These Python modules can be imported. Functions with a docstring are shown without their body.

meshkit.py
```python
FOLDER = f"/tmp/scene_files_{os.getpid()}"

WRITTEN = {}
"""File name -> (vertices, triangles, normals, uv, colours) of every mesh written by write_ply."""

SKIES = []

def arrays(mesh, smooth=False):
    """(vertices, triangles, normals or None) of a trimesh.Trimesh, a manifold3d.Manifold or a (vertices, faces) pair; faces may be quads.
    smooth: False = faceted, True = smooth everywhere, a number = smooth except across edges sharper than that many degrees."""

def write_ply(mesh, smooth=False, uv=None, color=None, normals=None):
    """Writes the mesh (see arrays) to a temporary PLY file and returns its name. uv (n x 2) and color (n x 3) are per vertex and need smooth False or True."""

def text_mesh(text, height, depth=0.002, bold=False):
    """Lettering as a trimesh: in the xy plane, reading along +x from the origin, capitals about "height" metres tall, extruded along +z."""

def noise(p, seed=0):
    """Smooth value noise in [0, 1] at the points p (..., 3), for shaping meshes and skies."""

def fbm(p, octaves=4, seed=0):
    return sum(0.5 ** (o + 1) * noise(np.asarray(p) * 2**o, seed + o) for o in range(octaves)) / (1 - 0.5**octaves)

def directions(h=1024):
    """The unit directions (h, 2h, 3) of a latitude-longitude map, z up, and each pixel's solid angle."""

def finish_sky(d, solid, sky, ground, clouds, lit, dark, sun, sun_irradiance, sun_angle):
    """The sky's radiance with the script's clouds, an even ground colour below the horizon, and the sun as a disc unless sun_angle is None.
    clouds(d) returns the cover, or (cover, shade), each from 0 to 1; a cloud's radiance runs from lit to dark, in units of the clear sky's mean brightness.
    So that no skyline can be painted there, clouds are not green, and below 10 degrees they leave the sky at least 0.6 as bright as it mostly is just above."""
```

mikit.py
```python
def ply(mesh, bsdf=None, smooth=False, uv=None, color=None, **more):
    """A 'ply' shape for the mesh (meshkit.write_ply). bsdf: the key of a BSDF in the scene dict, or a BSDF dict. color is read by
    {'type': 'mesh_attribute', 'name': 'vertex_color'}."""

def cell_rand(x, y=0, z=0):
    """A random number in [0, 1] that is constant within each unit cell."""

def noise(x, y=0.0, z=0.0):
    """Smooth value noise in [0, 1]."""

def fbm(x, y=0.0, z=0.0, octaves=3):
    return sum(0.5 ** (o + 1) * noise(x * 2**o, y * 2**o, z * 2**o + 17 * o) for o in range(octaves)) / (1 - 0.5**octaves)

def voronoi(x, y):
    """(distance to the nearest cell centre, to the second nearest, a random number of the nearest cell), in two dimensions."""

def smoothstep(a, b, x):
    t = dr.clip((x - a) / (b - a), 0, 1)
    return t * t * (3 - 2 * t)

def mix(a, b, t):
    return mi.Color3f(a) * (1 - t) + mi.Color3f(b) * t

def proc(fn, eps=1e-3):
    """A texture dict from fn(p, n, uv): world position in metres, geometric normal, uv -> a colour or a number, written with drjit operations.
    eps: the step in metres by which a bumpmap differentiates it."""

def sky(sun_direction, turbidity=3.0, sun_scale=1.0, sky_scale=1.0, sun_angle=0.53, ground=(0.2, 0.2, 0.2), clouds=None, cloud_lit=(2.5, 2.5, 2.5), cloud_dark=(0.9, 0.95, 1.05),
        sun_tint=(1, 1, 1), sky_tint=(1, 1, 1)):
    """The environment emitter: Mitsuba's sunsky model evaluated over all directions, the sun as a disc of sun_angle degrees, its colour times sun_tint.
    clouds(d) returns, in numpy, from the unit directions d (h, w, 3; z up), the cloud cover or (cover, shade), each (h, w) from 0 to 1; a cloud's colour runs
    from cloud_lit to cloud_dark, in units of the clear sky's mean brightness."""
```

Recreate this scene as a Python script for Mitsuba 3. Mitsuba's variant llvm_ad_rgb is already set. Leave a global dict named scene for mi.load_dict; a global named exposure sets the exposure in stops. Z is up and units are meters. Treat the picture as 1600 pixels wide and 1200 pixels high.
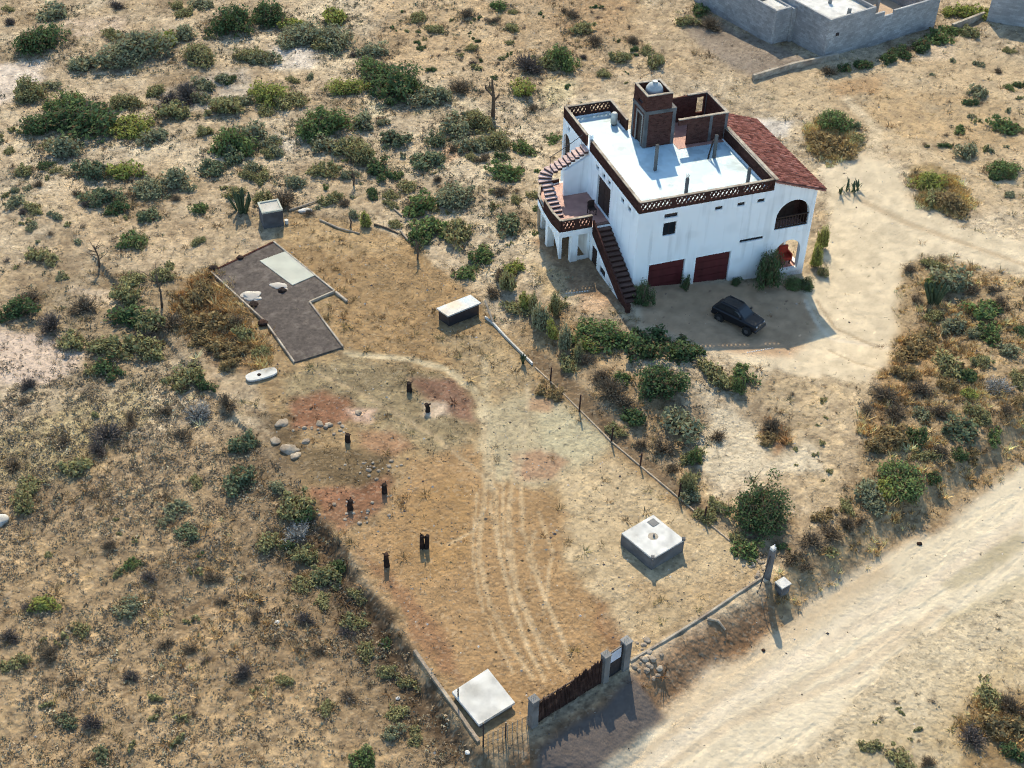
"""Hillside lot with a white two-storey house, seen from a drone.  Metres, z up, camera over the origin."""
import math, random
import numpy as np, trimesh, shapely
import mitsuba as mi, mikit, meshkit
from mikit import ply, proc, fbm, noise, mix, smoothstep, voronoi, cell_rand

T = mi.ScalarTransform4f
scene, labels = {}, {}
# ---------------------------------------------------------------- camera, sky, exposure
PITCH, ROLL = math.radians(39.7), math.radians(1.5)
FWD = np.array([0, math.cos(PITCH), -math.sin(PITCH)])
UP = -np.array([1, 0, 0]) * math.sin(ROLL) + np.array([0, math.sin(PITCH), math.cos(PITCH)]) * math.cos(ROLL)
EYE = np.array([0, 0, 52.0])
scene['camera'] = {'type': 'perspective', 'fov_axis': 'x', 'fov': 2 * math.degrees(math.atan(800 / 2080)), 'near_clip': 1.0, 'far_clip': 3000.0,
                   'to_world': T().look_at(origin=EYE.tolist(), target=(EYE + FWD).tolist(), up=UP.tolist())}
SUN_EL, SUN_AZ = math.radians(43), math.radians(5)          # behind the house, a little to the left
SUN = (-math.sin(SUN_AZ) * math.cos(SUN_EL), math.cos(SUN_AZ) * math.cos(SUN_EL), math.sin(SUN_EL))
scene['sky'] = mikit.sky(SUN, turbidity=3.0, sun_scale=0.98, sky_scale=2.0, ground=(0.3, 0.26, 0.2), sun_tint=(0.97, 1.0, 1.0), sky_tint=(1.03, 1.0, 0.92))
exposure = 2.12

# ---------------------------------------------------------------- terrain shape
def sstep(a, b, x):
    t = np.clip((x - a) / (b - a), 0, 1)
    return t * t * (3 - 2 * t)

HX, HY, HA = 7.75, 71.82, 0.354                                # house corner and turn
CU, SU = math.cos(HA), math.sin(HA)
def house_uv(x, y):
    return (x - HX) * CU + (y - HY) * SU, -(x - HX) * SU + (y - HY) * CU
def house_xy(u, v):
    return HX + CU * u - SU * v, HY + SU * u + CU * v

def line_dist(x, y, line):
    """signed distance (positive to the right of the line's direction) and the position along it, 0 to 1"""
    best = np.full(np.shape(x), 1e9); sd = np.zeros(np.shape(x)); at = np.zeros(np.shape(x))
    n = len(line) - 1
    for i in range(n):
        (ax, ay), (bx, by) = line[i], line[i + 1]
        dx, dy = bx - ax, by - ay
        t = np.clip(((x - ax) * dx + (y - ay) * dy) / (dx * dx + dy * dy), 0, 1)
        d = np.hypot(x - ax - t * dx, y - ay - t * dy)
        s = np.where((x - ax) * dy - (y - ay) * dx >= 0, 1.0, -1.0)
        near = d < best
        best = np.where(near, d, best); sd = np.where(near, s * d, sd); at = np.where(near, (i + t) / n, at)
    return sd, best, at

BANK = [(-5.08, 32.27), (-0.97, 36.27), (1.47, 37.54), (6.14, 41.34), (13.49, 47.35), (17.08, 49.86), (22.71, 55.29), (32.31, 63.34)]   # top of the road bank
CUT = [(-11.54, 52.72), (-9.04, 49.49), (-6.60, 45.51), (-4.38, 41.94), (-0.97, 36.27)]                                 # left edge of the raised yard
def hz(x, y):
    x, y = np.asarray(x, float), np.asarray(y, float)
    u, v = house_uv(x, y)
    w = sstep(-14, -8, v) * sstep(26, 15, v) * sstep(-10, -4, u) * sstep(26, 18, u)
    z = np.clip(-0.112 * (u - 6.5), -0.85, 0.75) * w
    sd, d, at = line_dist(x, y, BANK)
    gate = sstep(2.5, 0.5, np.hypot(x - 3.6, y - 38.6) - 1.8)
    z = z - 1.0 * sstep(0.1, 2.3 + 3.0 * gate, sd)
    sd2, d2, at2 = line_dist(x, y, CUT)
    z = z - 0.75 * sstep(0.0, 0.9, sd2) * np.exp(-np.maximum(sd2, 0) / 12) * sstep(0.02, 0.25, at2) * (sd < 1.5)
    far = sstep(6, 18, np.hypot(np.maximum(np.abs(u - 4) - 8, 0), np.maximum(np.abs(v - 4) - 10, 0)))
    yard = sstep(0, 8, line_dist(x, y, CUT)[0]) + sstep(3, 14, y - 80)
    z = z + far * np.clip(yard, 0, 1) * 0.9 * (meshkit.fbm(np.stack([x / 9, y / 9, 0 * x], -1), 3, 5) - 0.5)
    return z

# ---------------------------------------------------------------- helpers
rng = np.random.default_rng(11)
def lin(c):
    c = np.asarray(c, float) / 255
    return np.where(c < 0.04045, c / 12.92, ((c + 0.055) / 1.055) ** 2.4)
KS = 1.56                                                     # sunlit brightness of a white sheet lying flat
def alb(r, g, b):
    c = lin((r, g, b)) / KS; y = c @ (0.25, 0.65, 0.10)                # earth colours, slightly greyed
    return np.clip((y + 0.87 * (c - y)) * (1.0, 1.0, 0.985), 0.01, 0.85)

USED = {}
def numbered(name):
    n = USED.get(name, 0); USED[name] = n + 1
    return name if n == 0 else f'{name}_{n:03d}'
def put(name, mesh, bsdf, parent=None, smooth=False, label=None, cat=None, group=None, kind=None, **kw):
    key = numbered((parent + '__' if parent else '') + name)
    scene[key] = ply(mesh, bsdf, smooth, **kw)
    tag(key, label, cat, group, kind)
    return key
def tag(key, label=None, cat=None, group=None, kind=None):
    d = {k: v for k, v in (('label', label), ('category', cat), ('group', group), ('kind', kind)) if v}
    if d: labels[key] = d
    return key
def thing(name, label, cat, group=None):
    return tag(numbered(name), label, cat, group)

class MB:
    """collects boxes, bars and prisms in a local frame"""
    def __init__(s): s.v, s.f, s.n = [], [], 0
    def add(s, v, f):
        s.v.append(np.asarray(v, float)); s.f.append(np.asarray(f, int) + s.n); s.n += len(v); return s
    def mesh(s, m): return s.add(m.vertices, m.faces)
    def box(s, a, b):
        x0, y0, z0 = a; x1, y1, z1 = b
        v = [(x, y, z) for z in (z0, z1) for x, y in ((x0, y0), (x1, y0), (x1, y1), (x0, y1))]
        return s.add(v, [(0, 2, 1), (0, 3, 2), (4, 5, 6), (4, 6, 7), (0, 1, 5), (0, 5, 4), (1, 2, 6), (1, 6, 5), (2, 3, 7), (2, 7, 6), (3, 0, 4), (3, 4, 7)])
    def bar(s, p, q, w, h, up=(0, 0, 1)):
        p, q = np.asarray(p, float), np.asarray(q, float)
        d = (q - p) / np.linalg.norm(q - p); a = np.cross(d, up); a /= np.linalg.norm(a); b = np.cross(a, d)
        v = [e + sx * a * w / 2 + sy * b * h / 2 for e in (p, q) for sx, sy in ((-1, -1), (1, -1), (1, 1), (-1, 1))]
        return s.add(v, [(0, 2, 1), (0, 3, 2), (4, 5, 6), (4, 6, 7), (0, 1, 5), (0, 5, 4), (1, 2, 6), (1, 6, 5), (2, 3, 7), (2, 7, 6), (3, 0, 4), (3, 4, 7)])
    def tube(s, pts, rad, n=7, cap=True):
        pts = np.asarray(pts, float); rad = np.broadcast_to(rad, len(pts)); t = np.gradient(pts, axis=0)
        t /= np.linalg.norm(t, axis=1)[:, None] + 1e-9
        a = np.cross(t, np.where(np.abs(t[:, 2:]) < 0.9, [0, 0, 1.0], [1.0, 0, 0])); a /= np.linalg.norm(a, axis=1)[:, None]; b = np.cross(t, a)
        g = np.arange(n) * 2 * np.pi / n
        v = (pts[:, None] + rad[:, None, None] * (np.cos(g)[None, :, None] * a[:, None] + np.sin(g)[None, :, None] * b[:, None])).reshape(-1, 3)
        f = []
        for i in range(len(pts) - 1):
            for j in range(n):
                k = (j + 1) % n; f += [(i * n + j, i * n + k, i * n + n + k), (i * n + j, i * n + n + k, i * n + n + j)]
        if cap:
            f += [(0, j + 1, j) for j in range(1, n - 1)] + [((len(pts) - 1) * n, (len(pts) - 1) * n + j, (len(pts) - 1) * n + j + 1) for j in range(1, n - 1)]
        return s.add(v, f)
    def prism(s, poly, z0, z1):
        p = poly if hasattr(poly, 'exterior') else shapely.Polygon(poly)
        m = trimesh.creation.extrude_polygon(p, z1 - z0, engine='earcut'); m.apply_translation((0, 0, z0)); return s.mesh(m)
    def get(s, fn=None):
        v, f = np.vstack(s.v), np.vstack(s.f)
        if fn is not None: v = fn(v)
        return trimesh.Trimesh(v, f, process=False)
def frame(x, y, z, a):
    c, s_ = math.cos(a), math.sin(a)
    return lambda v: np.stack([x + c * v[:, 0] - s_ * v[:, 1], y + s_ * v[:, 0] + c * v[:, 1], z + v[:, 2]], 1)
def ground_at(p): return float(hz(p[0], p[1]))

# ---------------------------------------------------------------- materials
def rough(name, col, amp=0.25, sc=2.0, r=0.85, spec=0.3, stretch=(1, 1, 1), tint=None, bump=0.0):
    c = mi.Color3f(*[float(x) for x in col]); t = mi.Color3f(*[float(x) for x in (tint if tint is not None else col)])
    def fn(p, n, uv):
        f = fbm(p.x * sc * stretch[0], p.y * sc * stretch[1], p.z * sc * stretch[2], octaves=4)
        return mix(c, t, smoothstep(0.45, 0.75, fbm(p.x * sc * 0.3 + 7, p.y * sc * 0.3, p.z * sc * 0.3, octaves=2))) * (1 + amp * 2 * (f - 0.5) * 1.6)
    scene[name] = {'type': 'twosided', 'bsdf': {'type': 'principled', 'base_color': proc(fn), 'roughness': r, 'specular': spec}}
def brickmat(name, col, mortar):
    c, m = mi.Color3f(*map(float, col)), mi.Color3f(*map(float, mortar))
    def fn(p, n, uv):
        u = p.x * CU + p.y * SU; v = -p.x * SU + p.y * CU
        import drjit as dr
        across = dr.abs(n.x * CU + n.y * SU) > 0.7
        s = dr.select(across, v, u) / 0.25; z = p.z / 0.085
        row = dr.floor(z); s = s + 0.5 * (row - 2 * dr.floor(row / 2))
        fs, fz = s - dr.floor(s), z - row
        joint = dr.maximum(smoothstep(0.94, 0.98, fs), smoothstep(0.82, 0.92, fz))
        k = cell_rand(dr.floor(s), row, 3)
        return mix(c * (0.65 + 0.7 * k) * (0.8 + 0.4 * fbm(p.x * 3, p.y * 3, p.z * 3)), m, joint * 0.8)
    scene[name] = {'type': 'twosided', 'bsdf': {'type': 'diffuse', 'reflectance': proc(fn)}}
def blockmat(name, col, mortar, turn):
    c, m = mi.Color3f(*map(float, col)), mi.Color3f(*map(float, mortar)); cu, su = math.cos(turn), math.sin(turn)
    def fn(p, n, uv):
        import drjit as dr
        u = p.x * cu + p.y * su; v = -p.x * su + p.y * cu
        s = dr.select(dr.abs(n.x * cu + n.y * su) > 0.7, v, u) / 0.4; z = p.z / 0.2
        row = dr.floor(z); s = s + 0.5 * (row - 2 * dr.floor(row / 2))
        fs, fz = s - dr.floor(s), z - row
        joint = dr.maximum(smoothstep(0.93, 0.97, fs), smoothstep(0.88, 0.95, fz))
        stain = fbm(p.x * 0.8, p.y * 0.8, p.z * 0.5, octaves=4)
        return mix(c * (0.8 + 0.35 * cell_rand(dr.floor(s), row, 3)) * (0.65 + 0.7 * stain), m, joint * 0.55)
    scene[name] = {'type': 'twosided', 'bsdf': {'type': 'diffuse', 'reflectance': proc(fn)}}
scene['vertex_paint'] = {'type': 'twosided', 'bsdf': {'type': 'diffuse', 'reflectance': {'type': 'mesh_attribute', 'name': 'vertex_color'}}}
scene['leaf'] = {'type': 'principledthin', 'base_color': {'type': 'mesh_attribute', 'name': 'vertex_color'}, 'roughness': 0.55, 'diff_trans': 0.55, 'spec_trans': 0.0, 'eta': 1.3}
def soil(name, crumbs, bump):
    base = {'type': 'diffuse', 'reflectance': {'type': 'mesh_attribute', 'name': 'vertex_color'}}
    dark = {'type': 'diffuse', 'reflectance': {'type': 'rgb', 'value': [0.085, 0.068, 0.050]}}
    pale = {'type': 'diffuse', 'reflectance': {'type': 'rgb', 'value': [0.50, 0.44, 0.33]}}
    w1 = lambda p, n, uv: crumbs * (smoothstep(0.53, 0.72, fbm(p.x * 4.5, p.y * 4.5, octaves=2)) * 0.40 + smoothstep(0.60, 0.80, noise(p.x * 11 + 5, p.y * 11)) * 0.32)
    w2 = lambda p, n, uv: crumbs * smoothstep(0.60, 0.85, fbm(p.x * 6.5 + 31, p.y * 6.5, octaves=2)) * 0.28
    mixd = {'type': 'blendbsdf', 'weight': proc(w2), 'first': {'type': 'blendbsdf', 'weight': proc(w1), 'first': base, 'second': dark}, 'second': pale}
    scene[name] = {'type': 'bumpmap', 'height': proc(lambda p, n, uv: fbm(p.x * 6, p.y * 6, octaves=2), eps=0.02), 'scale': bump, 'bsdf': mixd}
soil('soil', 0.65, 0.07); soil('packed_soil', 0.13, 0.05); soil('yard_soil', 0.55, 0.07)
def walls():
    def fn(p, n, uv):
        streak = smoothstep(0.50, 0.78, fbm(p.x * 3.2, p.y * 3.2, p.z * 0.25, octaves=3)) * 0.16
        patch = smoothstep(0.5, 0.7, fbm(p.x * 0.7, p.y * 0.7, p.z * 0.7, octaves=3)) * 0.07
        splash = smoothstep(0.9, -0.2, p.z + 0.11 * ((p.x - HX) * CU + (p.y - HY) * SU - 6.5) - 0.5 * noise(p.x * 2, p.y * 2)) * 0.45
        return mix(mi.Color3f(0.85, 0.89, 0.89) * (1 - streak - patch), (0.42, 0.36, 0.29), splash)
    scene['stucco'] = {'type': 'twosided', 'bsdf': {'type': 'principled', 'base_color': proc(fn), 'roughness': 0.9, 'specular': 0.2}}
    def deck(p, n, uv):
        pond = smoothstep(0.50, 0.60, fbm(p.x * 0.55, p.y * 0.55, octaves=4)) * 0.16 + smoothstep(0.62, 0.66, fbm(p.x * 0.9 + 9, p.y * 0.9, octaves=4)) * 0.14
        return mi.Color3f(0.46, 0.60, 0.645) * (1 - pond) * (0.94 + 0.12 * fbm(p.x * 4, p.y * 4, octaves=3))
    scene['roof_coating'] = {'type': 'twosided', 'bsdf': {'type': 'principled', 'base_color': proc(deck), 'roughness': 0.55, 'specular': 0.35}}
walls()
rough('stair_brick', (0.11, 0.066, 0.052), 0.3, 4, 0.8, 0.2)
rough('lit_tread', (0.46, 0.34, 0.31), 0.2, 3, 0.8, 0.3)
rough('boulder_stone', (0.25, 0.205, 0.155), 0.4, 4, 0.9, 0.2, tint=(0.34, 0.29, 0.22))
rough('terracotta', (0.30, 0.13, 0.10), 0.25, 3, 0.8, 0.3, tint=(0.38, 0.19, 0.15))
rough('terrace_tile', (0.40, 0.22, 0.18), 0.15, 3, 0.6, 0.4, tint=(0.33, 0.17, 0.14))
rough('dark_red_wood', (0.075, 0.012, 0.014), 0.25, 4, 0.5, 0.4, stretch=(1, 1, 0.2))
rough('dark_wood', (0.035, 0.022, 0.018), 0.3, 5, 0.6, 0.3)
rough('picket_wood', (0.030, 0.016, 0.014), 0.5, 9, 0.8, 0.2, stretch=(1, 1, 0.15), tint=(0.055, 0.032, 0.025))
rough('hut_block', (0.085, 0.085, 0.088), 0.25, 3, 0.9, 0.2, tint=(0.065, 0.065, 0.068))
rough('post_concrete', (0.16, 0.16, 0.155), 0.25, 2, 0.9, 0.2, tint=(0.11, 0.11, 0.11))
rough('concrete', (0.22, 0.22, 0.21), 0.25, 1.5, 0.9, 0.2, tint=(0.16, 0.16, 0.155))
rough('dark_concrete', (0.12, 0.12, 0.12), 0.3, 2, 0.9, 0.2, tint=(0.09, 0.09, 0.09))
rough('pale_concrete', (0.38, 0.39, 0.33), 0.12, 1.3, 0.85, 0.25, tint=(0.44, 0.44, 0.38))
rough('white_concrete', (0.50, 0.50, 0.47), 0.22, 2.2, 0.8, 0.25, tint=(0.36, 0.35, 0.31))
rough('sack_cloth', (0.42, 0.39, 0.34), 0.15, 3, 0.9, 0.1)
rough('gravel', (0.082, 0.070, 0.062), 0.45, 6.0, 0.95, 0.1, tint=(0.115, 0.098, 0.085))
rough('limestone', (0.33, 0.29, 0.23), 0.35, 4, 0.9, 0.2, tint=(0.22, 0.18, 0.14))
rough('bark', (0.10, 0.075, 0.055), 0.35, 8, 0.9, 0.1)
rough('charred_wood', (0.022, 0.016, 0.014), 0.5, 8, 0.9, 0.1, tint=(0.05, 0.028, 0.02))
rough('driftwood', (0.33, 0.27, 0.20), 0.3, 5, 0.9, 0.1)
rough('dark_soil', (0.06, 0.04, 0.03), 0.4, 2, 0.95, 0.1)
rough('black_metal_and_shade', (0.02, 0.02, 0.024), 0.2, 3, 0.5, 0.5)
rough('pale_panel', (0.45, 0.50, 0.58), 0.1, 2, 0.6, 0.4)
rough('blue_white_lid', (0.33, 0.42, 0.47), 0.15, 2.5, 0.6, 0.4, tint=(0.46, 0.39, 0.30))
rough('tan_plaster', (0.40, 0.30, 0.21), 0.15, 1.5, 0.9, 0.2)
rough('orange_cloth', (0.48, 0.20, 0.08), 0.2, 3, 0.9, 0.1)
rough('red_cloth', (0.30, 0.05, 0.035), 0.2, 3, 0.9, 0.1)
rough('tyre', (0.02, 0.02, 0.02), 0.2, 6, 0.8, 0.2)
brickmat('brick', (0.082, 0.036, 0.029), (0.095, 0.075, 0.065))
brickmat('dark_brick', (0.062, 0.030, 0.025), (0.065, 0.048, 0.04))
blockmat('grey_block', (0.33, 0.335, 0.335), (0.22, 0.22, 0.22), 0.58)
blockmat('grey_block_shaded', (0.27, 0.275, 0.28), (0.18, 0.18, 0.18), 0.58)  # darker copy of grey_block, side-face shade put into its colour
scene['window_glass'] = {'type': 'principled', 'base_color': {'type': 'rgb', 'value': [0.012, 0.016, 0.02]}, 'roughness': 0.08, 'specular': 0.6}
scene['car_paint'] = {'type': 'principled', 'base_color': {'type': 'rgb', 'value': [0.007, 0.008, 0.011]}, 'roughness': 0.3, 'clearcoat': 0.15, 'specular': 0.3}
scene['chrome'] = {'type': 'principled', 'base_color': {'type': 'rgb', 'value': [0.6, 0.6, 0.62]}, 'roughness': 0.25, 'metallic': 1.0}
scene['wheel_metal'] = {'type': 'principled', 'base_color': {'type': 'rgb', 'value': [0.12, 0.12, 0.125]}, 'roughness': 0.4, 'metallic': 0.6}
scene['tank_plastic'] = {'type': 'principled', 'base_color': {'type': 'rgb', 'value': [0.34, 0.37, 0.37]}, 'roughness': 0.35, 'specular': 0.5}

# ---------------------------------------------------------------- ground sheet
NU, NV = 600, 590
ang = np.radians(np.linspace(62, 19.2, NV))
YY, UU = np.meshgrid(EYE[2] / np.tan(ang), np.linspace(-1, 1, NU), indexing='ij')
XX = UU * (0.36 * YY + 14)
X, Y = XX.ravel(), YY.ravel()
def nz(s, seed, o=3): return meshkit.fbm(np.stack([X / s, Y / s, 0 * X + seed * 7.3], -1), o, seed) - 0.5
n9, n3, n1, n05, n02 = nz(9, 1), nz(3, 2), nz(1.1, 3), nz(0.5, 4, 2), nz(0.22, 5, 2)
n4b = nz(4, 6)
COLOR = np.empty((len(X), 3)); DENS = np.zeros(len(X)); PIECE = np.zeros(len(X), int); ROUGHNESS = np.ones(len(X)); GOLD = np.zeros(len(X)); RUT = np.zeros(len(X))
def poly_mask(poly, soft, wob):
    p = np.asarray(poly); lo, hi = p.min(0) - 3 - 3 * wob, p.max(0) + 3 + 3 * wob
    i = np.nonzero((X > lo[0]) & (X < hi[0]) & (Y > lo[1]) & (Y < hi[1]))[0]
    x = X[i] + wob * (2.2 * n3[i] + 1.0 * n1[i] + 0.6 * n05[i]); y = Y[i] + wob * (2.2 * n4b[i] + 1.0 * n05[i] + 0.6 * n1[i])
    d = line_dist(x, y, list(poly) + [poly[0]])[1]
    inside = np.zeros(len(i), bool); q = list(poly)
    for k in range(len(q)):
        (ax, ay), (bx, by) = q[k], q[k - 1]
        if ay != by: inside ^= ((ay > y) != (by > y)) & (x < (bx - ax) * (y - ay) / (by - ay) + ax)
    return i, sstep(soft, -soft, np.where(inside, -d, d))
def zone(poly, col, soft=0.6, a=1.0, wob=1.0, dens=None, piece=None, rough=None, speck=0.0, gold=None):
    """a patch of ground with its own earth colour; speck > 0 breaks it up"""
    i, m = poly_mask(poly, soft, wob)
    if speck: m = m * sstep(-speck, speck * 0.6, n1[i] + 0.7 * n05[i] + 0.5 * n3[i] + 0.12)
    w = (m * a)[:, None]
    COLOR[i] = COLOR[i] * (1 - w) + alb(*col) * w
    if dens is not None: DENS[i] = DENS[i] * (1 - m) + dens * m
    if rough is not None: ROUGHNESS[i] = ROUGHNESS[i] * (1 - m) + rough * m
    if gold is not None: GOLD[i] = GOLD[i] * (1 - m) + gold * m
    if piece is not None: PIECE[i[m > 0.5]] = piece
def stripe(line, width, col, a=0.8):
    p = np.asarray(line); lo, hi = p.min(0) - 2, p.max(0) + 2
    i = np.nonzero((X > lo[0]) & (X < hi[0]) & (Y > lo[1]) & (Y < hi[1]))[0]
    d = line_dist(X[i] + 0.25 * n1[i], Y[i] + 0.2 * n05[i], line)[1]
    w = (sstep(width * 0.8, width * 0.25, d) * a * sstep(-0.75, 0.0, n05[i] + n1[i] * 0.5))[:, None]
    COLOR[i] = COLOR[i] * (1 - w) + alb(*col) * w
    DENS[i] *= 1 - w[:, 0]; RUT[i] = np.maximum(RUT[i], w[:, 0])

# open scrubland
t = sstep(-0.22, 0.22, n9 * 0.7 + n3 * 0.7)[:, None]
COLOR[:] = alb(188, 164, 129) * (1 - t) + alb(226, 207, 174) * t
k = sstep(0.02, 0.30, n4b + 0.5 * n1)[:, None] * 0.7
COLOR[:] = COLOR * (1 - k) + alb(148, 127, 98) * k
DENS[:] = 0.55
zone([(-37.42, 58.17), (-12.13, 56.92), (-9.03, 49.39), (-4.37, 41.79), (-0.72, 35.66), (-0.51, 29.11), (-25.91, 28.40)], (168, 142, 106), 3, 0.8, 2.0, dens=1.0)
zone([(-33.51, 48.05), (-15.50, 51.08), (-7.71, 46.70), (-1.31, 35.99), (-0.51, 29.11), (-25.91, 28.40)], (188, 160, 119), 2, 0.8, 2.0, speck=0.35)
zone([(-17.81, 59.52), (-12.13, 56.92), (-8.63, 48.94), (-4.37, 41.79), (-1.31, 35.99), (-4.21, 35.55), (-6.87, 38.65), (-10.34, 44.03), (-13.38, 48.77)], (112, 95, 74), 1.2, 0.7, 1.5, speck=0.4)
zone([(-30.96, 55.64), (-27.95, 59.12), (-21.86, 62.35), (-20.32, 58.85), (-24.96, 53.75), (-29.61, 51.54)], (196, 180, 132), 0.8, 0.85, 1.2, speck=0.5)
zone([(-32.12, 73.48), (-20.57, 74.01), (-19.42, 61.84), (-26.77, 60.34), (-31.69, 63.81)], (140, 118, 84), 1.5, 0.7, 1.5, speck=0.5)
zone([(-22.62, 72.42), (-20.07, 73.65), (-14.53, 64.22), (-15.66, 62.61), (-18.61, 63.73), (-20.84, 66.88)], (150, 118, 78), 0.6, 0.8, 0.8, dens=0.8, gold=1.0)
zone([(-34.82, 67.29), (-30.09, 66.48), (-27.05, 64.97), (-26.40, 63.28), (-28.30, 61.66), (-32.83, 61.29)], (230, 206, 184), 0.5, 0.95, 0.8, dens=0.05, rough=0.4)
zone([(-45.77, 101.95), (-40.56, 104.40), (-39.88, 100.54), (-41.23, 97.65), (-41.75, 95.99), (-43.78, 95.88)], (228, 212, 194), 0.6, 0.95, 1.0, dens=0.1)
zone([(-22.20, 108.45), (-18.07, 107.81), (-17.47, 104.05), (-20.71, 103.15)], (224, 212, 196), 0.6, 0.95, 0.8, dens=0.1)
zone([(-29.89, 99.40), (-26.07, 102.84), (-22.90, 103.26), (-21.84, 97.63), (-24.67, 95.53), (-28.61, 95.96)], (205, 196, 182), 0.8, 0.7, 1.2, speck=0.4)
zone([(-18.72, 92.12), (-16.87, 91.81), (-16.80, 89.84), (-18.19, 89.96)], (226, 214, 192), 0.4, 0.9, 0.6)
zone([(-40.53, 112.31), (-35.59, 113.29), (-35.05, 108.71), (-39.09, 109.11)], (218, 196, 172), 0.8, 0.8, 1.2, speck=0.4)
zone([(-29.17, 72.12), (-26.64, 72.24), (-25.74, 69.97), (-27.83, 69.45)], (220, 198, 168), 0.4, 0.8, 0.8)
zone([(-8.89, 97.25), (-3.77, 99.17), (-3.41, 96.47), (-7.75, 95.70)], (218, 200, 164), 0.5, 0.7, 1.0)
zone([(-5.89, 90.21), (-4.10, 92.28), (-3.88, 89.34), (-5.28, 88.13)], (212, 172, 138), 0.4, 0.8, 0.7)
zone([(-12.10, 98.16), (-10.75, 97.69), (-10.82, 95.54), (-11.84, 95.48)], (226, 214, 178), 0.4, 0.8, 0.6)
zone([(-23.03, 86.94), (-12.17, 88.92), (-7.92, 84.50), (-11.41, 81.70), (-15.78, 83.22), (-18.74, 81.34)], (200, 176, 140), 1.0, 0.7, 1.2, speck=0.5)
zone([(-33.58, 85.02), (-33.15, 88.80), (-29.21, 80.83), (-21.62, 79.52), (-20.57, 74.01), (-26.15, 73.75), (-31.70, 78.21)], (210, 184, 146), 1.0, 0.7, 1.2, speck=0.5)
zone([(-16.19, 127.05), (12.27, 128.94), (10.20, 103.96), (2.56, 101.21), (-3.79, 99.73), (-11.03, 103.94)], (200, 170, 128), 1.5, 0.7, 1.5, speck=0.6)
zone([(1.45, 122.03), (10.57, 121.12), (8.33, 111.30), (4.87, 109.80), (2.64, 114.95)], (176, 142, 102), 1.0, 0.6, 1.5, speck=0.5)
zone([(2.03, 103.50), (4.72, 102.49), (4.13, 99.06), (2.28, 98.40)], (222, 206, 160), 0.5, 0.8, 0.8)
zone([(11.18, 121.16), (17.49, 117.25), (25.51, 107.86), (19.95, 103.58), (13.67, 106.56), (10.63, 111.43)], (200, 176, 140), 1.5, 0.7, 1.5)
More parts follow.
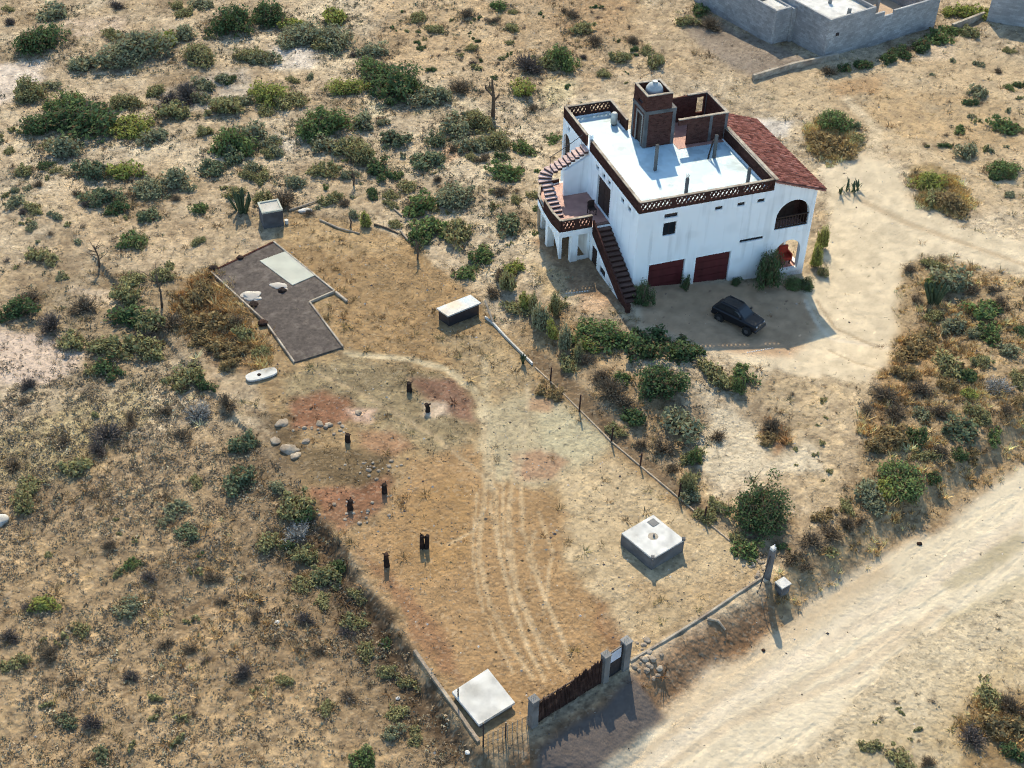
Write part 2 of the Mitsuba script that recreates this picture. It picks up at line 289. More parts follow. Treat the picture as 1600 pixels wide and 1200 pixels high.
zone([(14.52, 113.65), (17.42, 116.55), (21.58, 112.09), (25.77, 107.76), (21.86, 103.68), (18.00, 105.60)], (150, 138, 126), 0.8, 0.85, 0.8, dens=0.1, rough=0.8)
zone([(17.07, 102.02), (26.54, 107.31), (38.48, 113.09), (45.22, 108.39), (38.26, 84.11), (32.54, 83.83), (29.32, 91.05), (27.00, 91.91), (25.35, 96.95)], (214, 188, 146), 1.5, 0.9, 1.5, dens=0.2, speck=1.2, rough=0.6)
zone([(30.89, 103.96), (40.21, 102.17), (39.97, 93.58), (32.51, 94.21), (26.92, 97.04)], (196, 162, 112), 1.0, 0.5, 1.5, speck=0.4, dens=0.5)
stripe([(27.18, 101.45), (28.81, 96.08), (27.66, 91.45), (28.54, 87.22)], 1.0, (226, 206, 170), 0.8)
stripe([(40.02, 86.88), (34.87, 89.41), (31.26, 93.13), (28.11, 92.47)], 0.6, (222, 200, 162), 0.6)
zone([(25.94, 103.68), (31.80, 105.79), (30.65, 102.78), (26.10, 101.39)], (178, 136, 88), 0.6, 0.6, 1.0)
zone([(35.96, 112.16), (39.26, 111.58), (38.19, 109.47), (34.08, 108.73)], (226, 204, 172), 0.6, 0.7, 0.8)
zone([(19.25, 97.91), (22.31, 97.43), (21.59, 95.28), (19.47, 95.58)], (236, 226, 212), 0.4, 0.9, 0.6, dens=0)
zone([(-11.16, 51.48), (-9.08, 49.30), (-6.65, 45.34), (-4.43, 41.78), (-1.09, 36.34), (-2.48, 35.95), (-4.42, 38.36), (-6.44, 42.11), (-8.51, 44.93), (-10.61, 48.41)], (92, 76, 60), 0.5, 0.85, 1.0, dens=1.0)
# the yard
YARD = [(-20.50, 73.64), (-16.85, 77.46), (-16.23, 81.46), (-11.23, 80.01), (-7.41, 77.74), (-2.15, 70.59), (1.16, 64.68), (4.06, 60.40), (6.05, 57.63), (10.39, 52.03), (13.53, 47.67), (6.15, 41.46), (1.46, 37.83), (-0.97, 36.41), (-4.38, 42.02), (-6.61, 45.60), (-9.05, 49.58), (-11.13, 51.73), (-13.23, 56.88), (-15.56, 62.00)]
zone(YARD, (178, 150, 108), 0.3, 1.0, 0.25, dens=0.5, piece=3, rough=0.8)
zone([(-16.18, 76.53), (-11.23, 80.01), (-7.41, 77.74), (-2.47, 71.14), (-2.54, 67.67), (-4.01, 64.34), (-10.30, 65.49), (-12.06, 71.80)], (172, 140, 96), 0.7, 0.9, 0.8, dens=0.8, speck=0.9)
zone([(-17.37, 81.41), (-11.23, 80.01), (-7.38, 77.34), (-9.05, 76.08), (-13.54, 76.66), (-16.84, 77.94)], (198, 168, 122), 0.7, 0.8, 0.8)
zone([(-14.10, 62.67), (-10.24, 64.97), (-3.98, 63.83), (-1.79, 60.17), (-1.85, 54.37), (-5.85, 57.16), (-8.98, 58.72), (-12.90, 59.72)], (162, 146, 112), 0.8, 0.9, 1.0, dens=1.0)
zone([(-4.59, 67.58), (-0.50, 67.75), (1.96, 63.33), (3.86, 59.81), (-1.45, 59.02), (-2.35, 62.54)], (182, 160, 122), 0.7, 0.8, 1.0, dens=1.0)
zone([(-15.17, 59.63), (-12.52, 59.74), (-11.54, 55.32), (-10.36, 51.76), (-12.91, 54.73)], (120, 102, 76), 0.5, 0.8, 0.8, dens=0.8)
zone([(-13.24, 60.77), (-11.61, 61.55), (-9.77, 60.73), (-9.31, 59.00), (-11.18, 58.18), (-12.74, 58.12)], (158, 112, 84), 0.4, 0.95, 0.5, dens=0.1)
zone([(-6.22, 63.12), (-3.36, 63.24), (-2.20, 60.74), (-1.75, 59.01), (-3.75, 59.62), (-5.38, 61.20)], (148, 112, 92), 0.4, 0.95, 0.5, dens=0.2)
zone([(-5.54, 60.72), (-3.81, 60.67), (-3.56, 59.51), (-5.07, 59.45)], (214, 192, 166), 0.3, 0.9, 0.5, dens=0.1)
zone([(-9.86, 59.84), (-8.35, 59.90), (-8.42, 58.75), (-9.55, 58.70)], (226, 190, 166), 0.25, 0.8, 0.5)
zone([(-9.34, 57.86), (-6.97, 58.12), (-5.83, 56.89), (-7.18, 55.48), (-8.75, 56.50)], (178, 136, 102), 0.4, 0.85, 0.6)
zone([(-12.05, 56.37), (-8.75, 56.50), (-6.78, 55.93), (-7.03, 53.81), (-8.41, 53.24), (-10.92, 53.35)], (122, 104, 76), 0.4, 0.9, 0.6, dens=1.0)
zone([(-11.10, 53.14), (-8.42, 53.34), (-6.94, 54.43), (-6.51, 52.80), (-7.33, 51.38), (-9.09, 49.96), (-10.23, 50.79)], (158, 112, 84), 0.4, 0.95, 0.5, dens=0.3)
zone([(-8.53, 49.51), (-6.50, 51.90), (-5.73, 55.54), (-1.96, 57.32), (1.94, 54.51), (2.71, 51.75), (2.96, 49.36), (4.40, 46.02), (5.68, 42.92), (5.37, 41.51), (1.46, 38.19), (-0.19, 38.13), (-3.01, 40.08), (-5.48, 43.77), (-6.64, 45.86)], (182, 146, 100), 0.7, 0.95, 0.8, dens=0.15, rough=0.5)
zone([(-6.72, 50.43), (-3.48, 54.57), (-2.00, 53.58), (-1.77, 47.81), (-4.40, 46.82)], (176, 138, 84), 0.8, 0.6, 0.8, speck=0.5)
zone([(-7.90, 48.50), (-6.31, 45.87), (-4.05, 41.80), (-2.08, 39.92), (-2.84, 42.64), (-4.99, 45.92)], (160, 118, 84), 0.4, 0.8, 0.6)
zone([(4.24, 46.23), (5.66, 44.57), (6.38, 42.94), (5.38, 41.71), (4.50, 43.70)], (156, 114, 78), 0.4, 0.7, 0.6)
zone([(-1.49, 60.18), (0.79, 61.76), (3.87, 60.39), (5.86, 57.62), (5.26, 56.23), (3.75, 54.42), (1.58, 53.72), (-1.13, 54.39)], (196, 182, 146), 0.6, 0.9, 0.8, dens=0.1, rough=0.5)
zone([(1.65, 60.01), (3.87, 60.39), (5.68, 57.72), (3.96, 55.91), (1.95, 56.10)], (206, 196, 158), 0.5, 0.8, 0.6, dens=0.05)
zone([(0.10, 56.52), (1.95, 56.92), (3.49, 56.00), (2.66, 54.38), (0.68, 54.31)], (184, 144, 112), 0.4, 0.85, 0.5)
zone([(1.03, 61.34), (2.65, 61.41), (2.41, 60.04), (0.96, 59.98)], (196, 156, 120), 0.25, 0.8, 0.4)
zone([(3.03, 54.71), (5.99, 56.09), (10.37, 51.78), (13.42, 48.11), (8.67, 43.63), (6.68, 42.47), (5.61, 43.53), (4.42, 46.46), (2.97, 49.83)], (214, 190, 148), 0.6, 0.95, 0.8, dens=0.25, rough=0.6)
zone([(6.28, 47.19), (8.89, 46.40), (11.70, 47.83), (12.99, 47.42), (6.68, 42.55)], (190, 160, 116), 0.5, 0.7, 0.8, dens=0.7, speck=0.5)
for w, ln in ((0.34, [(-1.58, 59.59), (-1.35, 53.61), (-1.55, 48.27), (-0.84, 44.77), (1.30, 40.49)]), (0.3, [(-1.01, 56.80), (-0.94, 51.61), (-0.07, 46.97), (0.80, 43.16), (1.92, 40.36)]), (0.36, [(0.13, 54.70), (0.03, 50.68), (0.47, 46.10), (1.67, 42.79), (3.10, 40.86)]),
              (0.3, [(0.68, 54.46), (0.76, 50.22), (1.93, 45.72), (3.24, 41.64)]), (0.25, [(1.45, 50.25), (0.98, 48.36), (1.93, 45.72), (2.88, 42.83)]), (0.25, [(1.59, 51.71), (2.34, 48.87), (1.93, 44.44)]), (0.22, [(-0.74, 53.63), (-0.53, 49.23), (0.30, 44.81), (1.54, 41.19)]), (0.22, [(-0.37, 54.42), (-0.26, 49.71), (0.68, 45.25), (2.17, 41.02)]), (0.2, [(-1.80, 53.08), (-1.86, 48.26), (-1.26, 44.76), (0.37, 40.77)]), (0.25, [(-3.19, 49.14), (-1.86, 50.13), (-1.23, 52.10)])):
    stripe(ln, w * 0.8, (214, 186, 142), 0.7)
stripe([(-10.47, 65.22), (-6.43, 64.81), (-3.98, 63.90), (-2.24, 61.81), (-1.58, 59.59)], 0.5, (218, 200, 160), 0.9)
stripe([(-12.23, 63.37), (-9.28, 61.53), (-4.39, 57.66), (-1.30, 54.23)], 0.3, (196, 172, 134), 0.6)
stripe([(-1.76, 65.07), (-1.38, 56.79), (-1.10, 53.62)], 0.5, (204, 188, 152), 0.5)
stripe([(0.98, 62.67), (0.76, 56.87), (0.50, 54.45)], 0.3, (208, 190, 154), 0.5)
# road, bank and lower right verge
zone([(-4.73, 28.43), (-0.42, 35.67), (1.47, 37.11), (6.12, 40.88), (13.38, 46.55), (17.00, 49.39), (22.60, 54.77), (33.01, 63.06), (31.54, 58.06), (24.25, 52.54), (20.55, 49.99), (16.61, 47.02), (13.62, 44.59), (7.72, 39.41), (4.23, 35.14), (1.90, 28.61)], (158, 120, 84), 0.5, 0.9, 0.5, dens=0.5)
ROAD = [(1.90, 28.61), (4.23, 35.30), (7.73, 39.56), (10.42, 41.88), (13.64, 44.76), (16.64, 47.19), (20.41, 50.17), (23.99, 52.93), (27.09, 55.30), (32.99, 60.39), (29.53, 48.91), (27.15, 47.69), (23.43, 46.24), (19.44, 42.89), (16.64, 39.70), (14.50, 37.80), (10.06, 35.48), (4.82, 28.69)]
zone(ROAD, (232, 217, 186), 0.6, 1.0, 0.9, dens=0.02, piece=1, rough=0.28)
zone([(7.73, 39.49), (13.24, 44.20), (20.20, 49.97), (20.61, 48.59), (13.05, 42.76), (7.95, 38.39)], (216, 188, 148), 0.8, 0.6, 0.6, dens=0.08)
for ln in ([(23.58, 48.24), (25.16, 49.12), (26.88, 50.45)], [(23.06, 45.37), (25.22, 46.74), (27.68, 48.39)], [(26.47, 50.20), (28.20, 51.46)]): stripe(ln, 1.0, (192, 178, 142), 0.7)
for ln in ([(5.13, 35.84), (11.23, 40.74), (20.15, 46.35), (28.55, 52.70)], [(6.28, 35.54), (12.69, 40.02), (20.54, 45.07)], [(11.98, 39.25), (16.99, 41.70), (22.82, 46.44)]): stripe(ln, 0.5, (212, 190, 158), 0.6)
for ln in ([(6.93, 36.58), (13.52, 41.59), (22.12, 47.74), (28.69, 53.20)], [(4.20, 34.14), (10.49, 39.58), (20.42, 47.68)]): stripe(ln, 0.7, (236, 220, 192), 0.6)
zone([(8.88, 29.38), (10.06, 35.48), (14.65, 37.81), (16.80, 39.78), (19.60, 42.90), (23.60, 46.25), (30.22, 48.93), (24.31, 29.81)], (220, 202, 166), 1.2, 0.95, 1.6, dens=0.15, rough=0.45)
zone([(15.06, 35.80), (17.06, 38.68), (19.43, 39.86), (21.55, 38.46), (19.89, 33.96), (14.72, 33.81)], (194, 172, 130), 0.7, 0.7, 1.4, speck=0.4)
zone([(18.00, 35.89), (21.56, 41.07), (27.13, 45.30), (22.68, 29.76), (16.71, 29.60)], (198, 174, 130), 1.2, 0.8, 1.6, speck=0.5, dens=0.8)
zone([(21.64, 38.82), (23.34, 40.74), (25.96, 41.21), (23.92, 34.08), (20.62, 34.63)], (156, 124, 76), 0.5, 0.8, 0.8, gold=1.2)
zone([(-5.53, 52.94), (-9.31, 48.92), (-10.69, 46.60), (-7.23, 42.09), (-8.67, 38.60), (-15.06, 40.27), (-19.59, 46.29), (-13.77, 51.14)], (150, 124, 92), 1, 0.3, 1.0, gold=0.12)
# driveway and the strip of scrub right of it
DRIVE = [(19.53, 73.95), (21.63, 77.50), (23.07, 83.37), (23.56, 90.75), (26.57, 92.29), (28.59, 89.85), (29.22, 85.89), (31.01, 83.32), (33.73, 81.16), (38.39, 78.28), (37.21, 74.37), (33.42, 76.48), (28.61, 78.78), (27.13, 77.76), (26.06, 73.87), (25.62, 70.96), (23.60, 66.13), (21.52, 63.64), (18.27, 64.32), (16.55, 64.88), (12.05, 65.91), (8.54, 67.81), (7.60, 69.47), (7.96, 72.33), (12.82, 74.02)]
zone(DRIVE, (230, 212, 178), 0.5, 1.0, 0.9, dens=0.03, piece=2, rough=0.28)
zone([(7.99, 72.91), (19.48, 75.08), (20.40, 70.03), (17.75, 66.21), (12.06, 65.97), (8.14, 68.13)], (192, 156, 120), 0.5, 0.85, 0.4, rough=0.3, dens=0.02)  # browner soil follows the house shadow, shade tone painted into the colour
zone([(1.18, 77.50), (4.24, 78.69), (6.74, 73.75), (7.92, 70.04), (5.75, 70.44), (3.88, 71.42)], (168, 134, 100), 0.4, 0.9, 0.4, dens=0.1)  # shaded ground left of the house, the shade painted in as darker soil
stripe([(19.66, 72.85), (19.88, 70.71), (20.59, 68.66), (25.04, 68.18)], 0.35, (236, 220, 192), 0.8)
stripe([(20.47, 73.03), (21.03, 70.06), (23.79, 68.12)], 0.25, (176, 150, 114), 0.6)
stripe([(20.36, 67.31), (21.77, 66.06), (23.61, 65.17)], 0.25, (180, 156, 120), 0.5)
stripe([(25.45, 86.15), (28.47, 82.34), (32.33, 79.20), (36.11, 76.60)], 0.5, (192, 166, 130), 0.6)
zone([(15.91, 64.53), (22.10, 63.54), (20.94, 60.49), (18.72, 55.41), (17.59, 50.83), (16.00, 54.26), (15.27, 59.69), (15.15, 63.26)], (206, 182, 142), 0.7, 0.9, 0.8, dens=0.5, speck=0.8)
zone([(11.37, 60.69), (13.14, 61.06), (14.85, 59.38), (14.61, 56.05), (17.31, 58.07), (17.95, 55.11), (14.69, 55.25), (12.02, 54.11), (11.22, 55.12)], (226, 210, 178), 0.5, 0.95, 0.6, dens=0.15, rough=0.5)
zone([(15.16, 60.26), (16.38, 59.44), (16.33, 57.75), (15.09, 56.88), (14.56, 58.52)], (172, 124, 82), 0.4, 0.8, 0.5, gold=1.2)
zone([(27.13, 77.76), (28.77, 78.47), (33.31, 76.09), (37.10, 74.00), (32.64, 59.23), (28.01, 56.02), (24.19, 53.04), (20.42, 50.22), (16.66, 47.33), (13.48, 44.75), (13.67, 47.45), (17.07, 49.77), (18.82, 53.85), (20.70, 58.20), (21.98, 62.92), (24.01, 66.15)], (182, 156, 116), 0.5, 0.9, 0.6, dens=0.8, gold=0.4)
zone([(25.69, 70.26), (28.02, 70.36), (25.68, 63.69), (23.19, 61.17), (21.35, 57.67), (20.81, 58.76), (22.50, 63.56)], (184, 150, 104), 0.5, 0.8, 0.7, dens=0.8, gold=1.1)
zone([(-1.32, 67.72), (4.06, 60.40), (10.39, 52.03), (11.81, 52.08), (10.02, 60.64), (6.38, 65.41), (2.39, 70.64)], (168, 138, 94), 0.7, 0.8, 0.8, dens=0.9, speck=0.8)
zone([(4.09, 71.07), (6.20, 70.95), (5.93, 69.40), (4.27, 69.67)], (220, 184, 146), 0.4, 0.8, 0.5)
zone([(1.10, 75.00), (3.49, 73.60), (3.87, 71.07), (1.97, 71.34)], (202, 176, 130), 0.4, 0.8, 0.6)
zone([(10.39, 52.03), (13.53, 47.67), (15.01, 49.79), (16.06, 52.24), (12.63, 53.11)], (168, 136, 92), 0.6, 0.6, 0.8, dens=0.7)

zone([(22.96, 94.22), (24.31, 90.79), (26.84, 92.40), (27.41, 95.49), (25.01, 98.01), (23.28, 96.31)], (176, 148, 96), 0.4, 0.7, 0.6, gold=1.3)
zone([(29.87, 90.11), (29.89, 84.58), (32.37, 83.13), (33.96, 84.78), (33.38, 89.33), (31.73, 90.69)], (176, 148, 90), 0.4, 0.7, 0.6, gold=1.5)
zone([(1.62, 36.59), (4.81, 39.02), (6.12, 40.96), (7.76, 39.12), (4.09, 35.47), (1.90, 31.24), (-0.02, 31.19)], (114, 106, 102), 0.3, 0.97, 0.3, dens=0.0, rough=0.25, piece=4)
stripe([(1.48, 65.21), (2.82, 63.24), (4.19, 61.00), (6.00, 58.18), (7.57, 56.16), (9.08, 54.21), (10.61, 52.14)], 1.1, (112, 92, 70), 0.8)  # dark ditch litter along the kerb, with its shadow line painted in

# overall mottling of litter, pebbles and bare crumbs
road_line = [(3.30, 32.20), (10.33, 38.10), (16.25, 42.87), (23.35, 48.69), (29.70, 54.26)]
sd_r, _, at_r = line_dist(X, Y, road_line); al = at_r * 45
grain = meshkit.fbm(np.stack([sd_r * 2.6, al * 0.22, 0 * X], -1), 3, 31) - 0.5; grain2 = meshkit.fbm(np.stack([sd_r * 0.9, al * 0.10, 0 * X + 4], -1), 3, 32) - 0.5
on = (PIECE == 1)[:, None]
COLOR = np.where(on, COLOR * (1 + 0.20 * grain[:, None] + 0.22 * grain2[:, None]), COLOR); RUT = np.where(PIECE == 1, np.maximum(RUT, sstep(0.05, 0.2, grain)), RUT)
on = (PIECE == 2)[:, None]; COLOR = np.where(on, COLOR * (1 + 0.2 * n1[:, None] + 0.3 * n05[:, None]), COLOR)
q1, q05, q07 = nz(0.9, 21), nz(0.45, 22, 3), nz(2.0, 23, 4)
litter = sstep(0.0, 0.22, q05 + 0.6 * q1 + 0.7 * q07) * np.clip(ROUGHNESS * (0.35 + 0.65 * np.minimum(DENS * 1.4, 1)), 0, 1) * 0.45
COLOR = COLOR * (1 - litter[:, None]) + COLOR * np.array((0.52, 0.48, 0.46)) * litter[:, None]
straw = sstep(0.03, 0.22, -q05 + 0.6 * n05 - 0.5 * q07) * ROUGHNESS * np.clip(DENS * 1.3, 0, 1) * 0.5
COLOR = COLOR * (1 - straw[:, None]) + (COLOR * np.array((1.18, 1.12, 0.95)) + 0.02) * straw[:, None]
shade = 1 + ROUGHNESS * (0.5 * n1 + 0.7 * n05 + 1.0 * n02)
COLOR = np.clip(COLOR * shade[:, None], 0.008, 0.8)
specks = (rng.random(len(X)) < 0.010 * ROUGHNESS)[:, None]
COLOR = np.where(specks, COLOR * rng.uniform(0.35, 1.6, (len(X), 1)), COLOR).clip(0.01, 0.8)
ZZ = hz(X, Y) + ROUGHNESS * (0.10 * n1 + 0.07 * n05 + 0.045 * n02) - 0.035 * RUT
idx = np.arange(NV * NU).reshape(NV, NU)
quads = np.stack([idx[:-1, :-1], idx[:-1, 1:], idx[1:, 1:], idx[1:, :-1]], -1).reshape(-1, 4)
qp = PIECE[quads[:, 0]]
PTS = np.stack([X, Y, ZZ], 1)
gm = trimesh.Trimesh(PTS, np.vstack([quads[:, [0, 1, 2]], quads[:, [0, 2, 3]]]), process=False)
_, _, GN = meshkit.arrays(gm, True)
def sheet(name, sel, label, extra=None, mat='soil'):
    q = quads[sel]; used, inv = np.unique(q, return_inverse=True); q = inv.reshape(-1, 4)
    f = np.vstack([q[:, [0, 1, 2]], q[:, [0, 2, 3]]]); v, c, n = PTS[used], COLOR[used], GN[used]
    if extra is not None:
        ev, ef, ec = extra
        f = np.vstack([f, ef + len(v)]); v, c = np.vstack([v, ev]), np.vstack([c, ec]); n = np.vstack([n, np.tile([0, 0, 1.0], (len(ev), 1))])
    path = meshkit.write_ply((v, f), False, None, c, normals=n)
    scene[name] = {'type': 'ply', 'filename': path, 'face_normals': False, 'bsdf': {'type': 'ref', 'id': mat}}
    tag(name, label, kind='structure')
# the land beyond the detailed sheet, out to the horizon
rim = np.concatenate([idx[0, ::16], idx[::16, -1], idx[-1, ::-16], idx[::-16, 0]])
ctr = np.array([0, 75.0]); rp = PTS[rim]; far_v = np.column_stack([ctr + (rp[:, :2] - ctr) * 12, np.full(len(rim), -1.0)])
nr = len(rim); j = np.arange(nr); jn = (j + 1) % nr
ring_f = np.vstack([np.stack([j, j + nr, jn + nr], 1), np.stack([j, jn + nr, jn], 1)])
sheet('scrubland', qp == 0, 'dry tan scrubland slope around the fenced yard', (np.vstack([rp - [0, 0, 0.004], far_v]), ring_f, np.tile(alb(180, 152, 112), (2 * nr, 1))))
sheet('dirt_road', qp == 1, 'wide pale sandy road crossing the lower right corner', mat='packed_soil')
sheet('driveway', qp == 2, 'pale sand driveway curving round the white house', mat='packed_soil')
sheet('gate_apron', qp == 4, 'grey gravel apron between the picket gate and the road', mat='packed_soil')
sheet('yard_ground', qp == 3, 'brown bare earth of the fenced yard with wheel tracks', mat='yard_soil')

